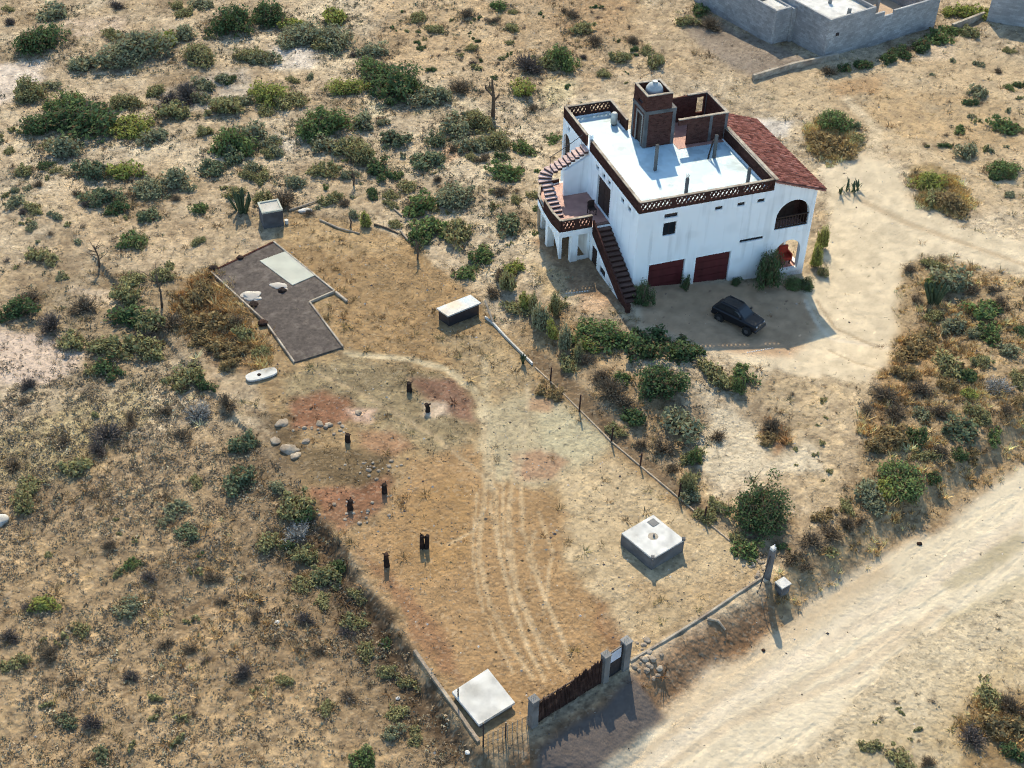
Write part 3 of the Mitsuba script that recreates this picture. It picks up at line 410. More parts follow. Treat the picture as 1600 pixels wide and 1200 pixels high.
PLANTS = """
d -41.07 106.16 2.24 large dark green leafy bush, nearest to the top left photo corner
s -41.89 113.45 1.29 large grey green leafy bush, nearest to the top left photo corner
s -32.84 106.11 2.47 large grey green leafy bush, fourth nearest to the top left photo corner
y -31.29 107.41 1.24 large yellow green leafy bush, close to the top left photo corner
s -29.90 108.74 1.25 large grey green leafy bush, sixth nearest to the top left photo corner
s -33.89 103.29 1.53 large grey green leafy bush, third nearest to the top left photo corner
s -36.29 103.08 1.31 large grey green leafy bush, second nearest to the top left photo corner
o -28.03 105.08 1.66 large olive green leafy bush above the grey block hut, fifth nearest of its kind
d -26.09 111.16 2.09 large dark green leafy bush above the grey block hut, second nearest of its kind
d -22.98 112.85 1.87 large dark green leafy bush above the grey block hut, nearest of its kind
s -18.82 109.70 2.07 large grey green leafy bush, third nearest to the top photo edge middle
y -20.43 112.00 1.04 yellow green leafy bush, close to the top photo edge middle
o -23.31 105.51 1.39 large olive green leafy bush above the grey block hut, fourth nearest of its kind
s -21.72 104.70 0.99 grey green leafy bush above the grey block hut, fourth nearest of its kind
o -40.10 97.83 1.58 large olive green leafy bush, nearest to the top left photo corner
d -36.21 92.63 2.04 large dark green leafy bush, second nearest to the top left photo corner
d -33.99 92.95 2.88 large dark green leafy bush, third nearest to the top left photo corner
g -35.81 95.27 1.87 large green leafy bush, close to the top left photo corner
y -30.48 92.54 1.83 large yellow green leafy bush left of the grey block hut
o -32.13 96.39 1.36 large olive green leafy bush, second nearest to the top left photo corner
o -27.37 95.41 1.29 large olive green leafy bush above the grey block hut, third nearest of its kind
p -26.98 97.79 1.37 large purple grey bare twiggy brush above the grey block hut
p -28.47 97.30 0.94 purple grey bare twiggy brush above the grey block hut
s -26.18 100.16 0.85 grey green leafy bush above the grey block hut, third nearest of its kind
d -24.09 101.04 0.54 small dark green leafy bush above the grey block hut
o -23.53 96.19 1.30 large olive green leafy bush above the grey block hut, nearest of its kind
y -20.23 98.25 1.59 large yellow green leafy bush above the grey block hut
o -19.22 97.30 1.15 large olive green leafy bush above the grey block hut, second nearest of its kind
g -16.25 93.30 1.53 large green leafy bush above the grey block hut, second nearest of its kind
s -35.18 88.67 1.28 large grey green leafy bush, fifth nearest to the top left photo corner
d -35.55 86.64 0.58 small dark green leafy bush, close to the top left photo corner
s -28.44 90.99 1.00 grey green leafy bush left of the grey block hut
g -21.76 89.87 1.79 large green leafy bush above the grey block hut, nearest of its kind
b -22.59 86.73 1.06 blue green leafy bush above the grey block hut, second nearest of its kind
b -21.70 88.44 0.98 blue green leafy bush above the grey block hut, nearest of its kind
s -20.42 91.87 1.11 grey green leafy bush above the grey block hut, second nearest of its kind
b -31.76 85.71 1.15 large blue green leafy bush left of the grey block hut
y -29.40 85.74 1.06 yellow green leafy bush left of the grey block hut
b -29.76 82.50 1.12 blue green leafy bush left of the grey block hut, second nearest of its kind
s -27.25 83.81 1.52 large grey green leafy bush left of the grey block hut, second nearest of its kind
s -25.71 84.57 1.24 large grey green leafy bush left of the grey block hut, nearest of its kind
b -26.13 80.08 0.82 blue green leafy bush left of the grey block hut, nearest of its kind
d -28.56 80.89 0.83 dark green leafy bush left of the grey block hut
w -32.01 82.88 0.51 small brown bare twiggy brush left of the grey block hut
g -22.65 81.07 0.65 green leafy bush left of the grey block hut, nearest of its kind
o -18.97 85.85 0.72 olive green leafy bush above the grey block hut, second nearest of its kind
s -16.81 85.13 0.86 grey green leafy bush above the grey block hut, nearest of its kind
g -26.85 76.49 0.98 green leafy bush left of the grey block hut, second nearest of its kind
o -25.90 77.04 0.62 olive green leafy bush left of the grey block hut, second nearest of its kind
o -36.62 85.45 0.72 olive green leafy bush, close to the top left photo corner
o -34.55 80.56 0.69 olive green leafy bush, eighth nearest to the left photo edge middle
s -36.10 81.14 0.65 grey green leafy bush, close to the left photo edge middle
w -16.78 82.45 1.22 large brown bare twiggy brush above the grey block hut
o -18.27 82.93 0.75 olive green leafy bush above the grey block hut, nearest of its kind
o -32.22 75.04 0.88 olive green leafy bush, seventh nearest to the left photo edge middle
c -19.72 81.18 0.83 dark clump of upright cactus stems left of the grey block hut
y -16.64 113.43 1.29 large yellow green leafy bush, close to the top photo edge middle
s -19.73 110.73 1.38 large grey green leafy bush, fourth nearest to the top photo edge middle
s -16.41 108.37 1.94 large grey green leafy bush, second nearest to the top photo edge middle
o -17.60 108.71 1.13 olive green leafy bush, fourth nearest to the top photo edge middle
s -12.49 106.44 1.23 large grey green leafy bush, nearest to the top photo edge middle
d -11.12 99.55 2.57 large dark green leafy bush left of the tall dead trunk
g -11.97 101.75 1.84 large green leafy bush left of the tall dead trunk, second nearest of its kind
g -9.88 100.17 1.39 large green leafy bush left of the tall dead trunk, nearest of its kind
y -14.10 99.22 1.38 large yellow green leafy bush above the bright yellow bush
o -17.69 97.47 0.94 olive green leafy bush above the grey block hut, third nearest of its kind
g -15.38 92.93 1.93 large green leafy bush above the bright yellow bush
s -7.88 97.96 1.26 large grey green leafy bush left of the tall dead trunk, second nearest of its kind
s -5.98 98.25 1.05 grey green leafy bush left of the tall dead trunk
s -12.20 94.42 1.13 grey green leafy bush above the bright yellow bush
w -4.87 100.13 1.07 brown bare twiggy brush left of the tall dead trunk
s -4.99 93.99 1.33 large grey green leafy bush left of the tall dead trunk, nearest of its kind
o -3.59 94.50 1.44 large olive green leafy bush left of the tall dead trunk
s -3.69 90.68 1.10 grey green leafy bush below the tall dead trunk
o -1.64 91.41 1.41 large olive green leafy bush below the tall dead trunk
b -9.59 91.57 1.00 blue green leafy bush above the bright yellow bush
o -11.83 89.40 1.68 large olive green leafy bush above the bright yellow bush
o -13.02 90.32 1.09 olive green leafy bush above the bright yellow bush, second nearest of its kind
d -10.36 87.03 1.16 large dark green leafy bush above the bright yellow bush
b -6.48 91.90 0.90 blue green leafy bush left of the tall dead trunk
b -6.85 88.58 1.28 large blue green leafy bush left of the tall dead trunk
s -14.60 90.39 1.19 large grey green leafy bush above the bright yellow bush
o -14.21 87.05 0.87 olive green leafy bush above the bright yellow bush, nearest of its kind
g 0.60 90.18 0.84 green leafy bush below the tall dead trunk, nearest of its kind
d -1.33 88.85 0.59 small dark green leafy bush below the tall dead trunk
g -0.89 86.14 1.06 green leafy bush below the tall dead trunk, second nearest of its kind
g 2.74 92.48 0.60 small green leafy bush right of the tall dead trunk
s -4.18 83.44 1.70 large grey green leafy bush below the tall dead trunk
g -6.83 82.49 1.12 green leafy bush right of the bright yellow bush
o -7.97 85.26 0.72 olive green leafy bush right of the bright yellow bush
d -10.68 83.86 0.61 small dark green leafy bush above the bright yellow bush
o -9.28 83.97 0.57 small olive green leafy bush right of the bright yellow bush
o -4.46 78.74 1.23 large olive green leafy bush above the blue lidded shed
g -6.37 79.09 1.28 large green leafy bush right of the bright yellow bush
d -6.96 77.79 0.81 dark green leafy bush right of the bright yellow bush
b -0.44 79.21 1.09 blue green leafy bush above the blue lidded shed
g -2.13 76.04 0.88 green leafy bush above the blue lidded shed, second nearest of its kind
g -3.31 74.00 0.78 green leafy bush above the blue lidded shed, nearest of its kind
g 3.48 105.62 1.67 large green leafy bush right of the tall dead trunk
o 2.01 105.18 1.11 olive green leafy bush right of the tall dead trunk, nearest of its kind
p 0.54 104.69 1.32 large purple grey bare twiggy brush above the tall dead trunk
y 0.57 100.28 1.18 large yellow green leafy bush right of the tall dead trunk
o -4.50 107.87 0.50 small olive green leafy bush, close to the top photo edge middle
o -7.51 111.64 0.75 olive green leafy bush, second nearest to the top photo edge middle
w 1.12 97.42 0.52 small brown bare twiggy brush right of the tall dead trunk
g -1.92 116.88 0.83 green leafy bush, close to the top photo edge middle
w -1.16 83.35 0.65 brown bare twiggy brush below the tall dead trunk
o -0.12 82.41 0.46 small olive green leafy bush below the tall dead trunk, nearest of its kind
o -1.71 81.68 0.41 small olive green leafy bush below the tall dead trunk, second nearest of its kind
d -32.29 68.64 1.17 large dark green leafy bush, close to the left photo edge middle
w -31.78 70.02 0.93 brown bare twiggy brush, second nearest to the left photo edge middle
w -27.94 69.32 1.09 brown bare twiggy brush, third nearest to the left photo edge middle
p -29.44 67.26 0.99 purple grey bare twiggy brush, second nearest to the left photo edge middle
o -27.76 66.03 0.98 olive green leafy bush, nearest to the left photo edge middle
o -25.22 70.80 1.10 olive green leafy bush left of the dark gravel pad
d -24.33 68.16 1.25 large dark green leafy bush left of the white oval slab
o -22.92 67.43 1.07 olive green leafy bush left of the white oval slab, third nearest of its kind
w -21.93 67.53 0.99 brown bare twiggy brush left of the white oval slab, third nearest of its kind
o -25.48 72.48 0.77 olive green leafy bush left of the grey block hut, third nearest of its kind
o -23.80 72.64 0.86 olive green leafy bush left of the grey block hut, nearest of its kind
p -23.43 66.22 0.73 purple grey bare twiggy brush left of the white oval slab
k -20.94 69.69 0.92 golden dry leafy brush left of the dark gravel pad, third nearest of its kind
k -19.32 67.78 0.99 golden dry leafy brush left of the dark gravel pad, nearest of its kind
k -18.22 65.10 0.89 golden dry leafy brush left of the white oval slab, second nearest of its kind
k -19.71 65.92 0.73 golden dry leafy brush left of the white oval slab, third nearest of its kind
o -16.88 66.57 0.73 olive green leafy bush above the white oval slab
o -15.84 65.09 0.56 small olive green leafy bush above the white oval slab
k -17.49 63.88 0.64 golden dry leafy brush left of the white oval slab, nearest of its kind
k -20.33 71.25 0.77 golden dry leafy brush left of the dark gravel pad, second nearest of its kind
k -21.03 68.07 0.74 golden dry leafy brush left of the white oval slab, fourth nearest of its kind
w -17.81 67.93 0.66 brown bare twiggy brush left of the dark gravel pad
k -17.04 65.09 0.48 small golden dry leafy brush above the white oval slab
o -24.35 65.28 1.01 olive green leafy bush, sixth nearest to the left photo edge middle
o -26.05 65.10 0.81 olive green leafy bush, third nearest to the left photo edge middle
d -24.86 63.08 0.95 dark green leafy bush, close to the left photo edge middle
o -25.90 62.88 0.55 small olive green leafy bush, close to the left photo edge middle
o -22.83 65.09 1.05 olive green leafy bush left of the white oval slab, second nearest of its kind
p -19.68 63.34 0.55 small purple grey bare twiggy brush left of the white oval slab
o -19.87 61.85 1.02 olive green leafy bush left of the white oval slab, nearest of its kind
d -18.59 61.68 0.62 dark green leafy bush left of the white oval slab
p -29.23 61.33 0.62 purple grey bare twiggy brush, nearest to the left photo edge middle
w -29.00 59.76 0.54 small brown bare twiggy brush, nearest to the left photo edge middle
p -23.36 56.98 1.12 purple grey bare twiggy brush, third nearest to the left photo edge middle
p -23.64 55.73 0.66 purple grey bare twiggy brush, fourth nearest to the left photo edge middle
w -25.79 56.44 0.59 small brown bare twiggy brush, second nearest to the left photo edge middle
w -22.30 58.30 0.60 small brown bare twiggy brush, third nearest to the left photo edge middle
w -19.10 57.23 0.67 brown bare twiggy brush left of the white oval slab, second nearest of its kind
w -16.95 59.87 0.77 brown bare twiggy brush left of the white oval slab, nearest of its kind
x -18.62 59.31 0.84 pale grey bare twiggy brush left of the white oval slab
w -20.47 59.28 0.53 small brown bare twiggy brush left of the white oval slab
b -15.34 56.38 0.82 blue green leafy bush below the white oval slab, nearest of its kind
b -14.90 53.32 0.93 blue green leafy bush below the white oval slab, second nearest of its kind
o -24.69 54.32 0.87 olive green leafy bush, fourth nearest to the left photo edge middle
w -28.00 54.40 0.73 brown bare twiggy brush, nearest to the left photo edge middle
o -26.46 52.88 0.71 olive green leafy bush, second nearest to the left photo edge middle
o -26.68 51.62 0.78 olive green leafy bush, fifth nearest to the left photo edge middle
w -18.91 52.38 0.35 small brown bare twiggy brush below the white oval slab
s -18.39 51.22 0.63 grey green leafy bush below the white oval slab
o -11.97 51.74 0.92 olive green leafy bush left of the charred stumps, second nearest of its kind
s -12.75 52.64 0.57 small grey green leafy bush left of the charred stumps
d -10.95 51.04 0.70 dark green leafy bush left of the charred stumps
b -17.11 49.44 0.69 blue green leafy bush below the white oval slab, third nearest of its kind
s -18.54 50.24 0.45 small grey green leafy bush below the white oval slab
g -19.51 47.12 0.44 small green leafy bush, close to the left photo edge middle
p -18.58 46.27 0.46 small purple grey bare twiggy brush below the white oval slab
s -18.91 44.39 0.65 grey green leafy bush, close to the bottom left photo corner
y -23.35 44.35 0.65 yellow green leafy bush, close to the bottom left photo corner
p -24.07 43.97 0.42 small purple grey bare twiggy brush, fourth nearest to the bottom left photo corner
d -16.12 48.05 0.24 small dark green leafy bush below the white oval slab
o -15.84 43.88 0.29 small olive green leafy bush left of the charred stumps, second nearest of its kind
p -12.65 40.52 0.62 purple grey bare twiggy brush below the charred stumps
p -18.08 40.14 0.47 small purple grey bare twiggy brush, third nearest to the bottom left photo corner
o -16.40 38.77 0.40 small olive green leafy bush, fifth nearest to the bottom left photo corner
o -15.00 37.90 0.39 small olive green leafy bush, seventh nearest to the bottom left photo corner
o -16.96 36.35 0.33 small olive green leafy bush, third nearest to the bottom left photo corner
o -15.21 36.47 0.39 small olive green leafy bush, sixth nearest to the bottom left photo corner
w -21.10 39.64 0.37 small brown bare twiggy brush, nearest to the bottom left photo corner
o -21.40 38.32 0.36 small olive green leafy bush, nearest to the bottom left photo corner
b -20.38 37.56 0.48 small blue green leafy bush, nearest to the bottom left photo corner
p -19.25 37.32 0.60 small purple grey bare twiggy brush, nearest to the bottom left photo corner
b -18.35 35.54 0.44 small blue green leafy bush, second nearest to the bottom left photo corner
p -24.41 42.01 0.57 small purple grey bare twiggy brush, second nearest to the bottom left photo corner
w -22.19 41.19 0.56 small brown bare twiggy brush, second nearest to the bottom left photo corner
o -23.73 40.44 0.53 small olive green leafy bush, second nearest to the bottom left photo corner
o -12.74 49.09 0.69 olive green leafy bush left of the charred stumps, third nearest of its kind
x -11.29 49.67 0.90 pale grey bare twiggy brush left of the charred stumps
p -10.04 44.04 0.55 small purple grey bare twiggy brush below the charred stumps, second nearest of its kind
o -10.65 40.18 0.43 small olive green leafy bush left of the square white slab, seventh nearest of its kind
w -15.45 42.01 0.44 small brown bare twiggy brush, fourth nearest to the bottom left photo corner
w -16.78 42.36 0.51 small brown bare twiggy brush, third nearest to the bottom left photo corner
w -15.35 46.54 0.53 small brown bare twiggy brush left of the charred stumps, third nearest of its kind
w -14.46 45.21 0.46 small brown bare twiggy brush left of the charred stumps, second nearest of its kind
o -10.66 48.64 0.75 olive green leafy bush left of the charred stumps, nearest of its kind
o -9.25 46.90 0.74 olive green leafy bush below the charred stumps
o -7.86 44.20 0.59 small olive green leafy bush below the charred stumps, third nearest of its kind
p -8.02 43.36 0.52 small purple grey bare twiggy brush below the charred stumps, nearest of its kind
o -6.81 42.41 0.51 small olive green leafy bush left of the square white slab, fifth nearest of its kind
o -5.87 40.87 0.50 small olive green leafy bush left of the square white slab, fourth nearest of its kind
w -9.16 42.26 0.51 small brown bare twiggy brush below the charred stumps, nearest of its kind
o -5.05 38.57 0.55 small olive green leafy bush left of the square white slab, third nearest of its kind
g -6.12 35.66 0.65 green leafy bush left of the square white slab
o -8.39 38.59 0.43 small olive green leafy bush left of the square white slab, sixth nearest of its kind
w -7.42 39.38 0.49 small brown bare twiggy brush left of the square white slab
o -4.05 37.22 0.42 small olive green leafy bush left of the square white slab, second nearest of its kind
w -2.79 36.06 0.41 small brown bare twiggy brush below the square white slab
s -5.02 37.48 0.48 small grey green leafy bush left of the square white slab
p -14.68 41.28 0.35 small purple grey bare twiggy brush, fifth nearest to the bottom left photo corner
w -21.07 48.36 0.48 small brown bare twiggy brush, fourth nearest to the left photo edge middle
o -21.11 42.65 0.48 small olive green leafy bush, fourth nearest to the bottom left photo corner
w -12.65 44.18 0.46 small brown bare twiggy brush left of the charred stumps, nearest of its kind
w -11.42 42.53 0.41 small brown bare twiggy brush below the charred stumps, second nearest of its kind
d -11.74 49.05 0.45 small dark green leafy bush left of the charred stumps
o -9.41 45.42 0.50 small olive green leafy bush below the charred stumps, second nearest of its kind
d -8.87 47.87 0.54 small dark green leafy bush below the charred stumps
o -7.64 45.75 0.50 small olive green leafy bush below the charred stumps, nearest of its kind
d -6.06 42.93 0.42 small dark green leafy bush left of the square white slab
o -4.59 40.40 0.44 small olive green leafy bush left of the square white slab, nearest of its kind
o -10.72 46.62 0.60 small olive green leafy bush left of the charred stumps, nearest of its kind
g 5.71 66.46 1.71 large green leafy bush left of the white house
y 4.91 65.37 0.80 yellow green leafy bush right of the blue lidded shed, second nearest of its kind
d 6.42 66.22 0.81 dark green leafy bush below the white house
d 8.93 61.75 1.71 large dark green leafy bush left of the parked black car, third nearest of its kind
s 10.07 58.32 1.21 large grey green leafy bush left of the big roadside tree
d 7.60 65.36 1.21 large dark green leafy bush left of the parked black car, fourth nearest of its kind
d 8.72 66.05 1.21 large dark green leafy bush left of the parked black car, second nearest of its kind
d 10.25 65.19 1.21 large dark green leafy bush left of the parked black car, nearest of its kind
d 11.48 65.20 0.72 dark green leafy bush left of the parked black car
y -0.42 74.17 0.78 yellow green leafy bush right of the blue lidded shed, nearest of its kind
o 0.37 69.70 0.75 olive green leafy bush right of the blue lidded shed, nearest of its kind
w -1.64 71.69 0.68 brown bare twiggy brush right of the blue lidded shed
o 2.77 70.07 0.59 small olive green leafy bush right of the blue lidded shed
g 13.96 63.26 0.87 green leafy bush below the parked black car
o 12.21 63.37 0.95 olive green leafy bush below the parked black car, nearest of its kind
o 13.06 62.92 0.71 olive green leafy bush below the parked black car, second nearest of its kind
w 5.94 61.28 1.00 brown bare twiggy brush left of the parked black car, second nearest of its kind
w 6.68 60.40 0.77 brown bare twiggy brush left of the parked black car, nearest of its kind
d 7.32 59.34 0.84 dark green leafy bush above the cistern block
g 6.85 62.49 0.55 small green leafy bush left of the parked black car
w 8.83 56.90 0.82 brown bare twiggy brush above the cistern block
o 10.49 56.34 0.66 olive green leafy bush left of the big roadside tree, second nearest of its kind
o 10.09 54.22 0.65 olive green leafy bush above the cistern block
w 5.42 62.61 0.62 brown bare twiggy brush left of the parked black car, third nearest of its kind
k 2.21 61.60 0.70 golden dry leafy brush right of the blue lidded shed
w 12.14 58.09 0.60 small brown bare twiggy brush above the big roadside tree
o 3.32 64.31 0.72 olive green leafy bush right of the blue lidded shed, second nearest of its kind
w 4.49 64.23 0.56 small brown bare twiggy brush right of the blue lidded shed
s 9.92 53.01 0.50 small grey green leafy bush above the cistern block
o 6.06 58.56 0.53 small olive green leafy bush above the cistern block
w 7.69 57.39 0.52 small brown bare twiggy brush above the cistern block, second nearest of its kind
w 9.21 55.30 0.51 small brown bare twiggy brush above the cistern block, nearest of its kind
o 10.86 51.77 0.56 small olive green leafy bush left of the big roadside tree
p 8.67 58.04 0.37 small purple grey bare twiggy brush above the cistern block
w 27.11 73.39 0.61 small brown bare twiggy brush, fourth nearest to the right photo edge
c 28.44 73.23 0.78 dark clump of upright cactus stems, close to the right photo edge
g 28.53 74.69 0.62 small green leafy bush, close to the right photo edge
s 30.29 74.73 1.23 large grey green leafy bush, close to the right photo edge
g 31.40 71.79 1.20 large green leafy bush, close to the right photo edge
s 29.30 70.24 0.93 grey green leafy bush, third nearest to the right photo edge
k 26.44 68.77 1.18 large golden dry leafy brush, close to the right photo edge
k 25.39 66.90 0.91 golden dry leafy brush, second nearest to the right photo edge
k 24.33 64.51 0.80 golden dry leafy brush, third nearest to the right photo edge
o 27.26 65.27 1.05 olive green leafy bush, second nearest to the right photo edge
d 28.28 64.48 0.72 dark green leafy bush, nearest to the right photo edge
x 29.95 63.34 0.87 pale grey bare twiggy brush, close to the right photo edge
g 31.16 69.17 0.92 green leafy bush, second nearest to the right photo edge
s 31.43 66.93 0.74 grey green leafy bush, nearest to the right photo edge
w 22.77 62.12 1.10 brown bare twiggy brush, sixth nearest to the right photo edge
w 23.00 60.67 0.85 brown bare twiggy brush, fifth nearest to the right photo edge
w 21.49 60.70 0.69 brown bare twiggy brush right of the big roadside tree, third nearest of its kind
w 25.03 62.88 0.79 brown bare twiggy brush, third nearest to the right photo edge
w 25.72 60.82 0.77 brown bare twiggy brush, second nearest to the right photo edge
b 26.22 59.34 1.07 blue green leafy bush, close to the right photo edge
k 22.04 58.43 0.98 golden dry leafy brush right of the big roadside tree, second nearest of its kind
k 21.32 57.85 0.68 golden dry leafy brush right of the big roadside tree, nearest of its kind
d 23.79 58.46 0.76 dark green leafy bush, second nearest to the right photo edge
g 28.72 59.20 0.65 green leafy bush, nearest to the right photo edge
y 27.95 62.41 0.55 small yellow green leafy bush, close to the right photo edge
d 26.08 57.31 0.56 small dark green leafy bush, second nearest to the right photo edge
w 24.92 57.27 0.67 brown bare twiggy brush, fourth nearest to the right photo edge
g 21.94 54.98 1.54 large green leafy bush right of the big roadside tree
y 21.16 54.30 0.80 yellow green leafy bush right of the big roadside tree
s 19.67 53.72 1.01 grey green leafy bush right of the big roadside tree, nearest of its kind
s 20.52 52.81 0.71 grey green leafy bush right of the big roadside tree, second nearest of its kind
o 18.73 52.59 0.50 small olive green leafy bush right of the big roadside tree, nearest of its kind
o 11.47 52.60 0.64 olive green leafy bush left of the big roadside tree, nearest of its kind
w 15.40 59.09 0.76 brown bare twiggy brush above the big roadside tree
k 15.02 57.99 0.49 small golden dry leafy brush above the big roadside tree
d 32.99 69.34 0.59 small dark green leafy bush, nearest to the right photo edge
o 23.91 56.90 0.59 small olive green leafy bush, fourth nearest to the right photo edge
o 29.36 66.01 0.73 olive green leafy bush, nearest to the right photo edge
o 28.01 71.70 0.69 olive green leafy bush, third nearest to the right photo edge
w 31.06 74.12 0.61 small brown bare twiggy brush, third nearest to the right photo edge
w 32.74 72.47 0.69 brown bare twiggy brush, nearest to the right photo edge
o 28.09 61.01 0.62 small olive green leafy bush, second nearest to the right photo edge
w 29.86 61.12 0.54 small brown bare twiggy brush, nearest to the right photo edge
d 23.99 55.32 0.51 small dark green leafy bush, third nearest to the right photo edge
o 22.42 53.95 0.50 small olive green leafy bush right of the big roadside tree, second nearest of its kind
o 28.28 60.18 0.54 small olive green leafy bush, third nearest to the right photo edge
k 26.72 63.35 0.63 golden dry leafy brush, nearest to the right photo edge
s 30.59 69.61 0.67 grey green leafy bush, second nearest to the right photo edge
w 27.57 76.74 0.63 brown bare twiggy brush, seventh nearest to the right photo edge
o 29.19 77.23 0.63 olive green leafy bush, fourth nearest to the right photo edge
w 32.51 73.99 0.52 small brown bare twiggy brush, second nearest to the right photo edge
o 31.28 64.18 0.60 small olive green leafy bush, nearest to the right photo edge
s 24.62 60.91 0.54 small grey green leafy bush, nearest to the right photo edge
g 12.88 49.12 0.75 green leafy bush above the concrete meter box
o 12.26 50.13 0.55 small olive green leafy bush below the big roadside tree
w 15.15 48.77 0.68 brown bare twiggy brush above the concrete meter box
w 16.33 49.91 0.83 brown bare twiggy brush right of the big roadside tree, nearest of its kind
w 17.46 50.46 0.76 brown bare twiggy brush right of the big roadside tree, second nearest of its kind
k 17.39 52.01 0.56 small golden dry leafy brush right of the big roadside tree
w 18.49 51.32 0.56 small brown bare twiggy brush right of the big roadside tree, nearest of its kind
d 14.77 49.58 0.41 small dark green leafy bush above the concrete meter box
w 15.77 48.13 0.47 small brown bare twiggy brush right of the concrete meter box
o 17.32 49.32 0.41 small olive green leafy bush right of the concrete meter box
w 19.27 51.66 0.42 small brown bare twiggy brush right of the big roadside tree, second nearest of its kind
g 25.65 96.08 1.56 large green leafy bush below the grey block building
b 26.66 95.92 0.72 blue green leafy bush below the grey block building
k 24.06 93.22 1.22 large golden dry leafy brush below the grey block building, nearest of its kind
k 25.44 92.52 1.11 golden dry leafy brush below the grey block building
o 26.81 93.93 0.71 olive green leafy bush below the grey block building, nearest of its kind
s 38.63 102.85 0.81 grey green leafy bush, nearest to the top right photo corner
d 37.64 100.89 0.59 small dark green leafy bush, second nearest to the top right photo corner
g 41.45 103.56 0.44 small green leafy bush, nearest to the top right photo corner
d 42.61 104.05 0.49 small dark green leafy bush, nearest to the top right photo corner
g 35.45 96.22 0.57 small green leafy bush, second nearest to the top right photo corner
g 39.15 96.60 0.94 green leafy bush, second nearest to the top right photo corner
o 40.25 96.29 0.52 small olive green leafy bush, second nearest to the top right photo corner
d 33.62 93.45 0.46 small dark green leafy bush right of the grey block building
s 34.75 92.06 0.86 grey green leafy bush, second nearest to the top right photo corner
g 37.26 89.11 1.38 large green leafy bush, second nearest to the top right photo corner
d 36.58 88.81 0.79 dark green leafy bush, close to the top right photo corner
y 30.69 87.60 1.37 large yellow green leafy bush below the grey block building
k 31.87 84.87 1.43 large golden dry leafy brush below the grey block building, second nearest of its kind
k 32.45 83.85 0.85 golden dry leafy brush, fourth nearest to the right photo edge
o 30.87 85.20 0.96 olive green leafy bush below the grey block building, second nearest of its kind
g 37.72 113.06 1.17 large green leafy bush, nearest to the top right photo corner
d 35.64 111.15 1.04 dark green leafy bush right of the grey block building, fifth nearest of its kind
d 33.71 109.55 0.91 dark green leafy bush right of the grey block building, fourth nearest of its kind
d 31.87 108.03 0.90 dark green leafy bush right of the grey block building, third nearest of its kind
d 29.69 106.77 0.89 dark green leafy bush right of the grey block building, second nearest of its kind
g 39.32 114.50 0.82 green leafy bush, nearest to the top right photo corner
d 27.95 106.20 0.67 dark green leafy bush right of the grey block building, nearest of its kind
w 26.46 105.58 0.77 brown bare twiggy brush below the grey block building
o 11.49 106.35 1.00 olive green leafy bush left of the grey block building, second nearest of its kind
o 10.96 108.31 0.67 olive green leafy bush right of the tall dead trunk, fourth nearest of its kind
w 17.14 114.19 1.18 large brown bare twiggy brush left of the grey block building
o 15.18 114.94 0.82 olive green leafy bush left of the grey block building, nearest of its kind
d 16.56 117.21 0.96 dark green leafy bush left of the grey block building
w 34.37 110.35 0.57 small brown bare twiggy brush right of the grey block building
o 40.85 113.72 0.94 olive green leafy bush, close to the top right photo corner
y 43.39 117.94 0.84 yellow green leafy bush, nearest to the top right photo corner
y 41.42 118.43 1.09 yellow green leafy bush, second nearest to the top right photo corner
y 39.71 118.65 0.84 yellow green leafy bush, third nearest to the top right photo corner
o 43.31 110.90 0.51 small olive green leafy bush, nearest to the top right photo corner
w 41.43 106.82 0.45 small brown bare twiggy brush, close to the top right photo corner
k 23.82 39.10 0.93 golden dry leafy brush, close to the bottom right photo corner
w 24.66 40.10 0.81 brown bare twiggy brush, close to the bottom right photo corner
o 23.70 40.54 0.75 olive green leafy bush, close to the bottom right photo corner
p 22.31 38.17 0.85 purple grey bare twiggy brush, close to the bottom right photo corner
d 24.18 37.45 0.54 small dark green leafy bush, close to the bottom right photo corner
p 20.88 40.38 0.25 small purple grey bare twiggy brush, close to the bottom right photo corner
o 18.39 37.07 0.60 small olive green leafy bush, nearest to the bottom right photo corner
o 17.31 37.63 0.42 small olive green leafy bush, second nearest to the bottom right photo corner
w 19.85 36.83 0.42 small brown bare twiggy brush, close to the bottom right photo corner
s 36.67 86.31 0.48 small grey green leafy bush, second nearest to the right photo edge
o 36.78 93.14 0.40 small olive green leafy bush, third nearest to the top right photo corner
o 5.18 112.51 1.16 large olive green leafy bush, close to the top photo edge middle
w 6.53 109.72 1.03 brown bare twiggy brush, third nearest to the top photo edge middle
o 8.36 106.67 0.89 olive green leafy bush right of the tall dead trunk, third nearest of its kind
w 4.38 115.57 0.83 brown bare twiggy brush, second nearest to the top photo edge middle
o 7.19 104.21 0.66 olive green leafy bush right of the tall dead trunk, second nearest of its kind
w 9.92 109.99 0.80 brown bare twiggy brush, fourth nearest to the top photo edge middle
o -0.84 112.84 0.70 olive green leafy bush, nearest to the top photo edge middle
w -2.60 113.90 0.58 small brown bare twiggy brush, close to the top photo edge middle
o -9.55 113.72 0.82 olive green leafy bush, third nearest to the top photo edge middle
w -4.96 114.68 0.70 brown bare twiggy brush, nearest to the top photo edge middle
o 8.04 71.32 0.55 small olive green leafy bush left of the white house
d 8.19 70.28 0.46 small dark green leafy bush left of the white house
"""
